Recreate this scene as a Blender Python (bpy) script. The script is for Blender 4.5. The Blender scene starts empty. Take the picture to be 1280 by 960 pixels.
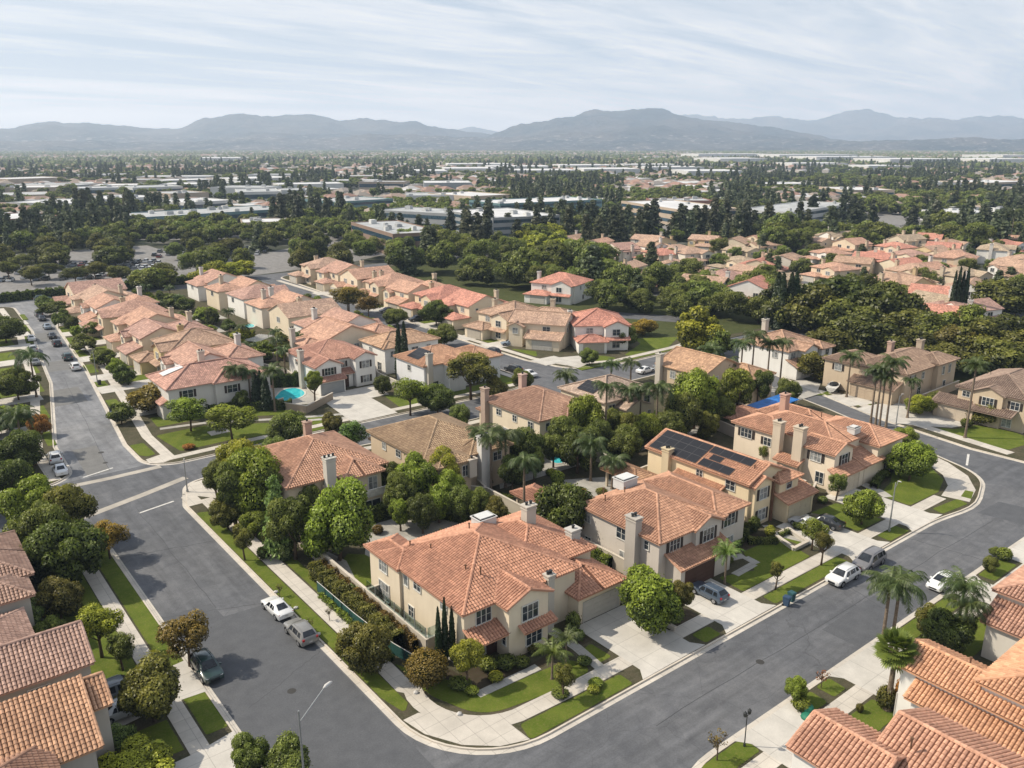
import bpy, math, random
import numpy as np
from mathutils import Vector, Matrix, noise as mnoise
random.seed(7)
SC = bpy.context.scene
COL = SC.collection
PI = math.pi
# ---------------------------------------------------------------- camera model (a drone 47 m up, pitched down about 16 degrees)
F, CX, CY, HOR, CAMH = 1035.0, 640.0, 480.0, 180.0, 47.0
TH = math.atan((CY - HOR) / F)
YAW = math.radians(38.4)
def ray(px, py):
    x = (px - CX) / F; y = -(py - CY) / F
    fw = math.cos(TH) + y * math.sin(TH); up = -math.sin(TH) + y * math.cos(TH)
    return fw * math.sin(YAW) + x * math.cos(YAW), fw * math.cos(YAW) - x * math.sin(YAW), up
def at(px, py, z=0.0):
    r = ray(px, py); t = (z - CAMH) / r[2]
    return (r[0] * t, r[1] * t)
def depth(x, y, z=0.0):
    f_ = x * math.sin(YAW) + y * math.cos(YAW)
    return f_ * math.cos(TH) - (z - CAMH) * math.sin(TH)
def polar(px, dist):
    """ground point in the direction of column px, dist metres out"""
    a = YAW + math.atan((px - CX) / math.hypot(F, CY - HOR))
    return (dist * math.sin(a), dist * math.cos(a))
# ---------------------------------------------------------------- materials
MATS = {}
def nt(m):
    m.use_nodes = True
    t = m.node_tree
    for n in list(t.nodes): t.nodes.remove(n)
    return t, t.nodes, t.links
class N:
    """tiny node helper"""
    def __init__(s, m):
        s.m = m; s.t, s.n, s.l = nt(m)
        s.out = s.n.new('ShaderNodeOutputMaterial')
    def __call__(s, typ, **kw):
        n = s.n.new(typ)
        for k, v in kw.items():
            if k.startswith('_'): setattr(n, k[1:], v)
        for k, v in kw.items():
            if k.startswith('_'): continue
            key = int(k[1:]) if k[0] == 'i' and k[1:].isdigit() else k.replace('__', ' ')
            sock = n.inputs[key]
            if isinstance(v, bpy.types.NodeSocket): s.l.new(v, sock)
            else: sock.default_value = v
        return n
    def noise(s, scale, detail=4, vec=None, rough=.55, dist=0):
        n = s('ShaderNodeTexNoise', Scale=scale, Detail=detail, Roughness=rough, Distortion=dist)
        if vec is not None: s.l.new(vec, n.inputs['Vector'])
        return n.outputs['Fac']
    def ramp(s, fac, pts):
        n = s.n.new('ShaderNodeValToRGB'); s.l.new(fac, n.inputs['Fac'])
        e = n.color_ramp.elements
        while len(e) < len(pts): e.new(.5)
        for i, (p, c) in enumerate(pts):
            e[i].position = p
            if not hasattr(c, '__len__'): c = (c, c, c)
            e[i].color = (*c[:3], 1)
        return n.outputs['Color']
    def mix(s, fac, a, b, mode='MIX'):
        n = s.n.new('ShaderNodeMix'); n.data_type = 'RGBA'; n.blend_type = mode
        for k, v in ((0, fac), (6, a), (7, b)):
            if isinstance(v, bpy.types.NodeSocket): s.l.new(v, n.inputs[k])
            elif k == 0: n.inputs[0].default_value = v
            else: n.inputs[k].default_value = (*v[:3], 1) if hasattr(v, '__len__') else (v, v, v, 1)
        return n.outputs[2]
    def math(s, op, a, b=0.0, c=None):
        n = s.n.new('ShaderNodeMath'); n.operation = op
        for k, v in enumerate((a, b, c)):
            if v is None: continue
            if isinstance(v, bpy.types.NodeSocket): s.l.new(v, n.inputs[k])
            else: n.inputs[k].default_value = v
        return n.outputs[0]
    def geo(s): return s.n.new('ShaderNodeNewGeometry')
    def objcol(s): return s.n.new('ShaderNodeObjectInfo')
    def bsdf(s, col, rough=.9, spec=.2, metal=0, bump=None, bstr=.3, bdist=.05):
        b = s.n.new('ShaderNodeBsdfPrincipled')
        for k, v in (('Base Color', col), ('Roughness', rough), ('Specular IOR Level', spec), ('Metallic', metal)):
            if isinstance(v, bpy.types.NodeSocket): s.l.new(v, b.inputs[k])
            elif k == 'Base Color': b.inputs[k].default_value = (*v[:3], 1)
            else: b.inputs[k].default_value = v
        if bump is not None:
            bn = s.n.new('ShaderNodeBump'); bn.inputs['Strength'].default_value = bstr; bn.inputs['Distance'].default_value = bdist
            s.l.new(bump, bn.inputs['Height']); s.l.new(bn.outputs[0], b.inputs['Normal'])
        s.l.new(b.outputs[0], s.out.inputs['Surface'])
        return b
def mat(name):
    m = bpy.data.materials.new(name); MATS[name] = m
    return m
def simple(name, col, rough=.8, spec=.3, metal=0, var=.12, scale=3.0, bstr=0):
    g = N(mat(name)); p = g.geo().outputs['Position']
    n = g.noise(scale, 4, p)
    c = g.mix(1.0, col, g.ramp(n, [(.3, 1 - var), (.7, 1 + var * .5)]), 'MULTIPLY')
    g.bsdf(c, rough, spec, metal, n if bstr else None, bstr)
    return g.m
# asphalt
def m_asphalt():
    g = N(mat('asphalt')); P = g.geo().outputs['Position']
    fine = g.noise(6, 6, P, .7); big = g.noise(.06, 3, P); mid = g.noise(.6, 5, P, .65, .6)
    map_ = g('ShaderNodeMapping', Vector=P, Scale=(.9, .07, 1)); tr1 = g.noise(1.0, 4, map_.outputs[0], .6)
    map2 = g('ShaderNodeMapping', Vector=P, Scale=(.07, .9, 1)); tr2 = g.noise(1.0, 4, map2.outputs[0], .6)
    sx = g('ShaderNodeSeparateXYZ', Vector=P)
    # the long streets carry streaks along their own direction
    alongx = g.math('LESS_THAN', sx.outputs[1], 48.0)
    tr = g.mix(alongx, tr1, tr2)
    c = g.mix(g.ramp(mid, [(.35, 0.), (.65, 1.)]), (.088, .091, .099), (.122, .125, .133))
    c = g.mix(g.ramp(big, [(.4, 0.), (.6, 1.)]), c, g.mix(1., c, (1.22, 1.2, 1.17), 'MULTIPLY'))
    c = g.mix(1., c, g.ramp(tr, [(.3, .8), (.7, 1.2)]), 'MULTIPLY')
    c = g.mix(1., c, g.ramp(fine, [(.25, .8), (.75, 1.2)]), 'MULTIPLY')
    # paler worn asphalt beyond the cross street
    far = g.math('MULTIPLY', g.math('GREATER_THAN', sx.outputs[1], 127.0), g.math('LESS_THAN', sx.outputs[0], 60.0))
    wear = g.mix(g.ramp(g.noise(.09, 2, P), [(.45, 0.), (.55, 1.)]), g.mix(1., c, (1.35, 1.35, 1.33), 'MULTIPLY'), g.mix(1., c, (1.75, 1.73, 1.68), 'MULTIPLY'))
    c = g.mix(far, c, wear)
    # thin cracks and tar seams
    v = g('ShaderNodeTexVoronoi', _feature='DISTANCE_TO_EDGE', Vector=g('ShaderNodeVectorMath', _operation='ADD', i0=P, i1=g('ShaderNodeTexNoise', Vector=P, Scale=.4, Detail=3).outputs['Color']).outputs[0], Scale=.11)
    c = g.mix(g.math('MULTIPLY', g.math('LESS_THAN', v.outputs['Distance'], .002), .35), c, (.05, .05, .053))
    g.bsdf(c, .85, .3, 0, fine, .15, .02)
m_asphalt()
def m_concrete(name, col, joint=1.5, var=.1):
    g = N(mat(name)); P = g.geo().outputs['Position']
    n1 = g.noise(.5, 5, P, .6); n2 = g.noise(9, 4, P)
    c = g.mix(1., col, g.ramp(n1, [(.25, 1 - var * 1.6), (.7, 1 + var)]), 'MULTIPLY')
    c = g.mix(1., c, g.ramp(n2, [(.2, .93), (.8, 1.05)]), 'MULTIPLY')
    if joint:
        sx = g('ShaderNodeSeparateXYZ', Vector=P)
        for k in (0, 1):
            w = g.math('FRACT', g.math('DIVIDE', sx.outputs[k], joint))
            j = g.math('LESS_THAN', w, .035 / joint * 1.5)
            c = g.mix(g.math('MULTIPLY', j, .38), c, (.12, .11, .10))
        # slabs differ a little from one another
        vx = g('ShaderNodeTexWhiteNoise', _noise_dimensions='2D', Vector=g('ShaderNodeVectorMath', _operation='FLOOR', i0=g('ShaderNodeVectorMath', _operation='DIVIDE', i0=P, i1=(joint * 2, joint * 2, 1)).outputs[0]).outputs[0])
        c = g.mix(1., c, g.ramp(vx.outputs['Value'], [(0, .93), (1, 1.05)]), 'MULTIPLY')
    g.bsdf(c, .88, .25, 0, n2, .1, .02)
m_concrete('sidewalk_concrete', (.54, .495, .43), 1.52)
m_concrete('driveway_concrete', (.53, .50, .45), 3.05)
m_concrete('kerb_concrete', (.56, .50, .42), 0)
m_concrete('patio_concrete', (.40, .38, .34), 1.2)
m_concrete('dark_concrete', (.26, .25, .235), 3.05)
def m_grass(name, c0, c1, c2):
    g = N(mat(name)); P = g.geo().outputs['Position']
    n1 = g.noise(.45, 5, P, .6); n2 = g.noise(5, 5, P, .75); n3 = g.noise(22, 3, P, .8)
    c = g.mix(g.ramp(n1, [(.35, 0.), (.65, 1.)]), c0, c1)
    c = g.mix(g.ramp(n2, [(.48, 0.), (.75, .8)]), c, c2)
    c = g.mix(1., c, g.ramp(n3, [(.25, .6), (.75, 1.35)]), 'MULTIPLY')
    g.bsdf(c, .95, .1, 0, n3, .8, .06)
m_grass('lawn_grass', (.085, .125, .016), (.135, .17, .026), (.20, .18, .06))
m_grass('dull_grass', (.05, .065, .022), (.075, .085, .03), (.11, .095, .05))
m_grass('yard_ground', (.055, .058, .03), (.10, .085, .055), (.15, .13, .09))
m_grass('planting_soil', (.06, .045, .03), (.085, .065, .045), (.05, .06, .025))
# roof clay tile: colour comes from the object, every tile island varies
def m_tile():
    g = N(mat('clay_tile')); ge = g.geo(); oi = g.objcol()
    rnd = ge.outputs['Random Per Island']
    n = g.noise(.5, 4, ge.outputs['Position'], .6)
    c = g.mix(1., oi.outputs['Color'], g.ramp(rnd, [(0, (.82, .80, .79)), (.35, (.96, .95, .94)), (.7, (1.04, 1.04, 1.03)), (1, (1.2, 1.22, 1.22))]), 'MULTIPLY')
    c = g.mix(1., c, g.ramp(n, [(.3, (.80, .79, .80)), (.7, (1.12, 1.12, 1.1))]), 'MULTIPLY')
    st = g.noise(2.2, 5, ge.outputs['Position'], .75); c = g.mix(g.ramp(st, [(.58, 0.), (.78, .5)]), c, (.17, .12, .10))
    g.bsdf(c, .82, .25)
m_tile()
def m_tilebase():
    g = N(mat('shaded_underlay')); oi = g.objcol()
    g.bsdf(g.mix(1., oi.outputs['Color'], (.3, .27, .26), 'MULTIPLY'), .9, .1)  # tile colour darkened to paint shade into gaps and open tile ends
m_tilebase()
def m_tileflat():
    # for roofs further off: the same tiles as relief from UV in metres
    g = N(mat('clay_tile_relief')); ge = g.geo(); oi = g.objcol()
    uv = g('ShaderNodeUVMap'); s = g('ShaderNodeSeparateXYZ', Vector=uv.outputs[0])
    U = s.outputs[0]; V = s.outputs[1]
    fu = g.math('FRACT', g.math('DIVIDE', U, .33)); fv = g.math('FRACT', g.math('DIVIDE', V, .40))
    barrel = g.math('SINE', g.math('MULTIPLY', fu, PI))
    barrel = g.math('POWER', barrel, .6)
    hgt = g.math('ADD', g.math('MULTIPLY', barrel, 1.0), g.math('MULTIPLY', fv, -.35))
    cell = g('ShaderNodeTexWhiteNoise', _noise_dimensions='2D', Vector=g('ShaderNodeVectorMath', _operation='FLOOR', i0=g('ShaderNodeVectorMath', _operation='DIVIDE', i0=uv.outputs[0], i1=(.33, .40, 1)).outputs[0]).outputs[0])
    n = g.noise(.4, 4, ge.outputs['Position'], .6)
    c = g.mix(1., oi.outputs['Color'], g.ramp(cell.outputs['Value'], [(0, (.75, .73, .73)), (.6, (1, 1, 1)), (1, (1.28, 1.28, 1.26))]), 'MULTIPLY')
    c = g.mix(1., c, g.ramp(n, [(.3, (.8, .8, .83)), (.7, (1.1, 1.1, 1.08))]), 'MULTIPLY')
    c = g.mix(1., c, g.ramp(barrel, [(0, (.5, .47, .46)), (.55, (1, 1, 1)), (1, (1.08, 1.08, 1.08))]), 'MULTIPLY')  # shade in the valleys between barrels painted into the colour
    c = g.mix(g.math('LESS_THAN', fv, .09), c, g.mix(1., c, (.62, .6, .6), 'MULTIPLY'))
    g.bsdf(c, .85, .2, 0, hgt, .9, .07)
m_tileflat()
def m_stucco():
    g = N(mat('stucco')); ge = g.geo(); oi = g.objcol(); P = ge.outputs['Position']
    n = g.noise(.35, 4, P); f = g.noise(12, 4, P, .7)
    mp = g('ShaderNodeMapping', Vector=P, Scale=(1.6, 1.6, .12)); st = g.noise(1.2, 4, mp.outputs[0], .6)
    sz = g('ShaderNodeSeparateXYZ', Vector=P).outputs[2]
    c = g.mix(1., oi.outputs['Color'], g.ramp(n, [(.3, (.94, .93, .92)), (.7, (1.03, 1.03, 1.03))]), 'MULTIPLY')
    c = g.mix(1., c, g.ramp(st, [(.25, (.955, .95, .94)), (.6, (1.01, 1.01, 1.01))]), 'MULTIPLY')
    low = g.math('SUBTRACT', 1.0, g.math('DIVIDE', sz, 1.0))
    c = g.mix(g.math('MULTIPLY', g.math('MAXIMUM', low, 0.), .25), c, (.22, .19, .15))
    g.bsdf(c, .92, .15, 0, f, .25, .02)
m_stucco()
def m_paint(name, rough=.5, spec=.5, metal=0):
    g = N(mat(name)); oi = g.objcol(); P = g.geo().outputs['Position']
    c = g.mix(1., oi.outputs['Color'], g.ramp(g.noise(2, 3, P), [(.3, .93), (.7, 1.04)]), 'MULTIPLY')
    return g.bsdf(c, rough, spec, metal)
m_paint('painted_trim', .6, .3)
b = m_paint('car_paint', .32, .5); b.inputs['Coat Weight'].default_value = .7; b.inputs['Coat Roughness'].default_value = .08
def m_glass(name, dark, light, p=.6):
    g = N(mat(name)); oi = g.objcol(); P = g.geo().outputs['Position']
    r = g.math('ADD', oi.outputs['Random'], 0.)
    w = g('ShaderNodeTexWhiteNoise', _noise_dimensions='1D', W=r)
    c = g.mix(g.math('GREATER_THAN', r, p), dark, light)
    mp = g('ShaderNodeMapping', Vector=P, Scale=(1, 1, 14)); 
    c = g.mix(1., c, g.ramp(g.noise(1.5, 3, P), [(.35, .55), (.65, 1.4)]), 'MULTIPLY')
    g.bsdf(c, .08, .6)
m_glass('window_glass', (.035, .045, .055), (.24, .25, .25), .55)
m_glass('car_glass', (.015, .018, .022), (.02, .024, .03), .5)
m_glass('office_glass', (.03, .06, .085), (.05, .085, .11), .5)
simple('dark_metal', (.025, .027, .028), .5, .4)
simple('galvanised', (.30, .31, .31), .45, .5, .4)
simple('rubber', (.018, .018, .018), .9, .1)
simple('alloy', (.35, .35, .36), .35, .5, .7)
simple('tail_lamp', (.35, .01, .01), .3, .5)
simple('head_lamp', (.6, .62, .65), .15, .6)
simple('plastic_dark', (.02, .022, .025), .6, .3)
simple('cast_iron', (.05, .048, .045), .8, .3)
simple('bark', (.12, .085, .06), .95, .1, 0, .35, 6)
simple('palm_bark', (.20, .155, .115), .95, .1, 0, .4, 5)
simple('white_paint', (.62, .60, .56), .8, .2, 0, .25, 2)
simple('pale_cap', (.55, .53, .5), .8, .2)
simple('pool_plaster', (.45, .7, .72), .6, .3)
simple('timber', (.16, .09, .055), .85, .2, 0, .3, 3)
simple('tarp_green', (.02, .16, .10), .6, .3)
simple('tarp_blue', (.03, .17, .50), .5, .4, 0, .5, .8)
simple('solar_rim', (.07, .07, .072), .5, .4, .3)
simple('flat_roof', (.42, .43, .43), .8, .2, 0, .25, .15)
simple('pale_roof', (.60, .60, .60), .8, .2, 0, .15, .08)
simple('rock', (.25, .23, .2), .9, .2, 0, .3, 3, .5)
def m_solar():
    g = N(mat('solar_cell')); uv = g('ShaderNodeUVMap'); s = g('ShaderNodeSeparateXYZ', Vector=uv.outputs[0])
    fu = g.math('FRACT', g.math('DIVIDE', s.outputs[0], .165)); fv = g.math('FRACT', g.math('DIVIDE', s.outputs[1], .165))
    l = g.math('MAXIMUM', g.math('LESS_THAN', fu, .07), g.math('LESS_THAN', fv, .07))
    g.bsdf(g.mix(l, (.016, .016, .019), (.045, .043, .045)), .4, .25)
m_solar()
def m_water():
    g = N(mat('pool_water')); P = g.geo().outputs['Position']
    n = g.noise(1.2, 3, P)
    g.bsdf(g.mix(g.ramp(n, [(.3, 0.), (.7, 1.)]), (.03, .42, .50), (.08, .60, .64)), .06, .5, 0, g.noise(2.5, 2, P), .2, .05)
m_water()
def m_leaf(name, dark, bright, trans=.25, sat=None):
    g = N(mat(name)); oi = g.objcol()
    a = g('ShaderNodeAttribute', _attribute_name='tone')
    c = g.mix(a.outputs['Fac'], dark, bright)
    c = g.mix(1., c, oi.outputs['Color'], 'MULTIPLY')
    # each plant a slightly different hue
    hv = g('ShaderNodeHueSaturation', Hue=g.math('ADD', g.math('MULTIPLY', oi.outputs['Random'], .03), .485), Value=g.math('ADD', g.math('MULTIPLY', oi.outputs['Random'], .3), .85), Color=c)
    d = g('ShaderNodeBsdfDiffuse', Color=hv.outputs[0]); tr = g('ShaderNodeBsdfTranslucent', Color=g.mix(1., hv.outputs[0], (1.3, 1.4, .6), 'MULTIPLY'))
    gl = g('ShaderNodeBsdfGlossy', Color=(.8, .8, .8, 1), Roughness=.5)
    m1 = g('ShaderNodeMixShader', Fac=trans); g.l.new(d.outputs[0], m1.inputs[1]); g.l.new(tr.outputs[0], m1.inputs[2])
    m2 = g('ShaderNodeMixShader', Fac=.035); g.l.new(m1.outputs[0], m2.inputs[1]); g.l.new(gl.outputs[0], m2.inputs[2])
    g.l.new(m2.outputs[0], g.out.inputs['Surface'])
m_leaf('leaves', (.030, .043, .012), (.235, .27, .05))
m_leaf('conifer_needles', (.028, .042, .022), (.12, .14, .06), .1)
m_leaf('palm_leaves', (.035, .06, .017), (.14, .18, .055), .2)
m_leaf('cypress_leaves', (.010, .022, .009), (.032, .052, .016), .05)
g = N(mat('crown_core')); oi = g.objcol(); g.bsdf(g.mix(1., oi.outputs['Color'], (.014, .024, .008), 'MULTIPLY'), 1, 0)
# ---------------------------------------------------------------- mesh builder
class MB:
    def __init__(s): s.v = []; s.f = []; s.m = []; s.uv = {}
    def poly(s, pts, m=0, uv=None):
        i = len(s.v); s.v += [tuple(p) for p in pts]; s.f.append(tuple(range(i, i + len(pts)))); s.m.append(m)
        if uv: s.uv[len(s.f) - 1] = uv
    def box(s, x0, x1, y0, y1, z0, z1, m=0):
        i = len(s.v)
        s.v += [(x0, y0, z0), (x1, y0, z0), (x1, y1, z0), (x0, y1, z0), (x0, y0, z1), (x1, y0, z1), (x1, y1, z1), (x0, y1, z1)]
        for q in ((3, 2, 1, 0), (4, 5, 6, 7), (0, 1, 5, 4), (1, 2, 6, 5), (2, 3, 7, 6), (3, 0, 4, 7)):
            s.f.append(tuple(i + k for k in q)); s.m.append(m)
    def prism(s, pts, z0, z1, m=0, top=None):
        n = len(pts); i = len(s.v)
        s.v += [(p[0], p[1], z0) for p in pts] + [(p[0], p[1], z1) for p in pts]
        s.f.append(tuple(i + n + k for k in range(n))); s.m.append(m if top is None else top)
        s.f.append(tuple(i + n - 1 - k for k in range(n))); s.m.append(m)
        for k in range(n):
            j = (k + 1) % n
            s.f.append((i + k, i + j, i + n + j, i + n + k)); s.m.append(m)
    def tube(s, pts, rs, n=8, m=0, caps=True):
        rings = []
        for k, p in enumerate(pts):
            a = Vector(pts[max(0, k - 1)]); b = Vector(pts[min(len(pts) - 1, k + 1)])
            d = (b - a).normalized()
            u = d.orthogonal().normalized() if abs(d.z) < .99 else Vector((1, 0, 0))
            if abs(d.z) < .99: u = Vector((0, 0, 1)).cross(d).normalized()
            w = d.cross(u)
            r = rs[k] if hasattr(rs, '__len__') else rs
            i = len(s.v)
            for q in range(n):
                an = 2 * PI * q / n
                s.v.append(tuple(Vector(p) + u * math.cos(an) * r + w * math.sin(an) * r))
            rings.append(i)
        for a, b in zip(rings, rings[1:]):
            for q in range(n):
                s.f.append((a + q, a + (q + 1) % n, b + (q + 1) % n, b + q)); s.m.append(m)
        if caps:
            s.f.append(tuple(rings[0] + n - 1 - q for q in range(n))); s.m.append(m)
            s.f.append(tuple(rings[-1] + q for q in range(n))); s.m.append(m)
    def lathe(s, prof, n=16, m=0, c=(0, 0)):
        rings = []
        for r, z in prof:
            i = len(s.v); rings.append(i)
            for q in range(n):
                an = 2 * PI * q / n; s.v.append((c[0] + r * math.cos(an), c[1] + r * math.sin(an), z))
        for a, b in zip(rings, rings[1:]):
            for q in range(n):
                s.f.append((a + q, a + (q + 1) % n, b + (q + 1) % n, b + q)); s.m.append(m)
        s.f.append(tuple(rings[0] + n - 1 - q for q in range(n))); s.m.append(m)
        s.f.append(tuple(rings[-1] + q for q in range(n))); s.m.append(m)
    def mesh(s, name, mats, smooth=False):
        me = bpy.data.meshes.new(name)
        me.from_pydata(s.v, [], s.f)
        for mm in (mats if isinstance(mats, (list, tuple)) else [mats]): me.materials.append(MATS[mm])
        if any(s.m): me.polygons.foreach_set('material_index', s.m)
        if s.uv:
            ul = me.uv_layers.new(name='UVMap')
            for fi, uv in s.uv.items():
                ls = me.polygons[fi].loop_start
                for k, c in enumerate(uv): ul.data[ls + k].uv = c
        if smooth: me.polygons.foreach_set('use_smooth', [True] * len(s.f))
        me.update()
        return me
    def build(s, name, mats, parent=None, color=None, smooth=False, loc=None):
        return link(name, s.mesh(name, mats, smooth), parent, color, loc)
def link(name, data, parent=None, color=None, loc=None, scale=None, rotz=None):
    o = bpy.data.objects.new(name, data); COL.objects.link(o)
    if parent is not None: o.parent = parent
    if color is not None: o.color = (*color[:3], 1)
    if loc is not None: o.location = loc
    if scale is not None: o.scale = scale if hasattr(scale, '__len__') else (scale,) * 3
    if rotz: o.rotation_euler = (0, 0, rotz)
    return o
def tag(o, label=None, cat=None, group=None, kind=None):
    if label: o['label'] = label
    if cat: o['category'] = cat
    if group: o['group'] = group
    if kind: o['kind'] = kind
    return o
def thing(name, label, cat, loc=(0, 0, 0), rotz=0, group=None):
    o = link(name, None, None, None, loc); o.rotation_euler = (0, 0, rotz); o.empty_display_size = .3
    return tag(o, label, cat, group)
KIDS = {}
def copy_tree(o, parent=None):
    c = o.copy(); COL.objects.link(c); c.parent = parent
    for ch in o.children: copy_tree(ch, c)
    return c
def struct(name, mb, mats): return tag(mb.build(name, mats), kind='structure')
def fillet(pts):
    """pts: (x, y, r) corners -> rounded outline"""
    out = []; n = len(pts)
    for i, p in enumerate(pts):
        r = p[2] if len(p) > 2 else 0
        P = Vector(p[:2])
        if not r: out.append(tuple(P)); continue
        A = Vector(pts[i - 1][:2]); B = Vector(pts[(i + 1) % n][:2])
        a = (A - P).normalized(); b_ = (B - P).normalized()
        ang = a.angle(b_); t = r / math.tan(ang / 2)
        c = P + (a + b_).normalized() * (r / math.sin(ang / 2))
        s0 = P + a * t - c; s1 = P + b_ * t - c
        a0 = math.atan2(s0.y, s0.x); a1 = math.atan2(s1.y, s1.x)
        da = (a1 - a0 + PI) % (2 * PI) - PI
        k = max(3, int(abs(da) / .14))
        for q in range(k + 1):
            an = a0 + da * q / k; out.append((c.x + r * math.cos(an), c.y + r * math.sin(an)))
    return out
def offset(poly, d):
    """inward offset of a ccw polygon"""
    n = len(poly); out = []
    for i in range(n):
        p0 = Vector(poly[i - 1]); p = Vector(poly[i]); p1 = Vector(poly[(i + 1) % n])
        e0 = (p - p0).normalized(); e1 = (p1 - p).normalized()
        n0 = Vector((-e0.y, e0.x)); n1 = Vector((-e1.y, e1.x))
        m = (n0 + n1)
        if m.length < 1e-6: m = n0
        m.normalize(); k = d / max(.35, m.dot(n0))
        out.append(tuple(p + m * k))
    return out
# ================================================================ GROUND AND STREETS
mb = MB(); R0 = 22000
mb.poly([(-R0, -R0, -.03), (R0, -R0, -.03), (R0, R0, -.03), (-R0, R0, -.03)])
def m_plain():
    g = N(mat('plain_ground')); P = g.geo().outputs['Position']
    n = g.noise(.004, 8, P, .65); n2 = g.noise(.05, 6, P, .7)
    c = g.mix(g.ramp(n, [(.4, 0.), (.6, 1.)]), (.026, .038, .02), (.075, .072, .055))
    c = g.mix(g.ramp(n2, [(.52, 0.), (.62, 1.)]), c, (.14, .135, .12))
    g.bsdf(c, .95, .1)
m_plain()
struct('ground', mb, 'plain_ground')
mb = MB(); mb.poly([(-120, -60, 0), (260, -60, 0), (260, 300, 0), (-120, 300, 0)])
struct('road', mb, 'asphalt')
BLOCKS = {
 'A': fillet([(29.4, 43.4, 9), (104, 43.0, 30), (113, 41.6, 14), (124.5, 45.5, 9), (129.5, 59, 30), (136, 78, 12), (141, 96, 8), (147, 113.5, 3), (60, 113.5, 40), (44, 117.5, 30), (31.8, 115.6, 3.5), (29.4, 108, 5)]),
 'W': fillet([(18, -20), (18, 104, 30), (16.8, 110.8, 5), (-110, 108), (-110, -20)]),
 'SE': fillet([(38, -30), (134, -30), (134, 20, 8), (119, 33.4, 12), (38, 33.4, 9)]),
 'N': fillet([(29.4, 124.8, 5), (60, 124.6, 30), (104, 123.4, 8), (105.5, 135), (106, 170), (110, 240), (111, 284, 6), (44, 288, 6), (39, 240), (35.5, 195), (32, 162), (29.4, 138)]),
 'NW': fillet([(19.5, 127, 5), (20, 144), (23, 162), (27, 186), (30, 218), (33, 243), (35, 288, 6), (-110, 282), (-110, 124)]),
 'E': fillet([(136.5, 20, 6), (250, 20), (250, 112), (158, 112, 6), (150, 101, 6), (143, 82), (138, 68), (135.2, 52)]),
 'NE': fillet([(118, 128, 7), (130, 124.6, 30), (165, 125.5), (250, 122), (250, 292), (121, 292, 6), (119, 240), (115.5, 170), (115.2, 140)]),
}
kerb = MB(); gut = MB(); land = MB()
for k, P in BLOCKS.items():
    inn = offset(P, .17); outp = offset(P, -.48); n = len(P)
    for i in range(n):
        j = (i + 1) % n
        if abs(P[i][0]) > 100 and abs(P[j][0]) > 245 or P[i][0] < -100 or P[j][0] < -100: continue
        a, b_, c, d = P[i], P[j], inn[j], inn[i]
        kerb.poly([(*a, .15), (*b_, .15), (*c, .15), (*d, .15)])
        kerb.poly([(*a, 0), (*b_, 0), (*b_, .15), (*a, .15)])
        kerb.poly([(*d, .15), (*c, .15), (*c, .05), (*d, .05)])
        o1, o2 = outp[i], outp[j]
        gut.poly([(*o1, .010), (*o2, .010), (*b_, .014), (*a, .014)])
    land.prism(inn, -.02, .12)
struct('kerb', kerb, 'kerb_concrete'); struct('gutter', gut, 'sidewalk_concrete'); struct('yard_land', land, 'yard_ground')
def strip_pts(line, w):
    L = []; Rr = []
    n = len(line)
    for i in range(n):
        p = Vector(line[i]); a = Vector(line[max(0, i - 1)]); b_ = Vector(line[min(n - 1, i + 1)])
        d = (b_ - a).normalized(); nn = Vector((-d.y, d.x))
        L.append(tuple(p + nn * w / 2)); Rr.append(tuple(p - nn * w / 2))
    return L, Rr
def strip(mb, line, w, z, zb=.05):
    L, Rr = strip_pts(line, w)
    for i in range(len(line) - 1):
        mb.prism([Rr[i], Rr[i + 1], L[i + 1], L[i]], zb, z)
def arc(cx, cy, r, a0, a1, n=8):
    return [(cx + r * math.cos(math.radians(a0 + (a1 - a0) * i / n)), cy + r * math.sin(math.radians(a0 + (a1 - a0) * i / n))) for i in range(n + 1)]
# cross-gutters (pale concrete bands across the mouth of the streets) and painted bars
m_concrete('worn_concrete', (.40, .365, .315), 0, .16)
mb = MB()
strip(mb, [(14.5, 112.0), (18.6, 113.0), (26, 115.6), (32.6, 118.2)], 1.25, .010, -.01); strip(mb, [(15.5, 125.2), (24, 124.8), (31, 125.0)], 1.25, .010, -.01)
struct('cross_gutter', mb, 'worn_concrete')
mb = MB()
for a, b_ in (((23.8, 109.6), (28.6, 110.7)), ((20.8, 127.6), (25.2, 128.9)), ((127.4, 49.2), (132.5, 51.2)), ((129.3, 58.2), (132.5, 59.2))):
    strip(mb, [a, b_], .32, .006, -.01)
struct('road_marking', mb, 'white_paint')
# asphalt repair patches
mb = MB()
def m_patch():
    g = N(mat('asphalt_patch')); P = g.geo().outputs['Position']; f = g.noise(7, 6, P, .7); b_ = g.noise(.8, 5, P, .6)
    g.bsdf(g.mix(1., g.ramp(b_, [(.3, (.083, .086, .093)), (.7, (.106, .109, .116))]), g.ramp(f, [(.25, .8), (.75, 1.2)]), 'MULTIPLY'), .85, .3, 0, f, .15, .02)
    g = N(mat('asphalt_pale')); P = g.geo().outputs['Position']; f = g.noise(7, 6, P, .7); b_ = g.noise(.8, 5, P, .6)
    g.bsdf(g.mix(1., g.ramp(b_, [(.3, (.15, .148, .143)), (.7, (.19, .187, .18))]), g.ramp(f, [(.25, .8), (.75, 1.2)]), 'MULTIPLY'), .9, .2, 0, f, .15, .02)
    simple('tar_seal', (.066, .067, .072), .7, .3)
m_patch()
for p in ([(18.5, 44), (28.8, 44), (28.8, 77.4), (23.6, 77.8), (23.4, 81.2), (18.5, 81.6)], [(70, 34.2), (86, 34.2), (86, 38.3), (70, 38.0)], [(112, 35), (118, 36.5), (117, 40.4), (111, 40.6)]): mb.prism(p, -.01, .005)
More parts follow.
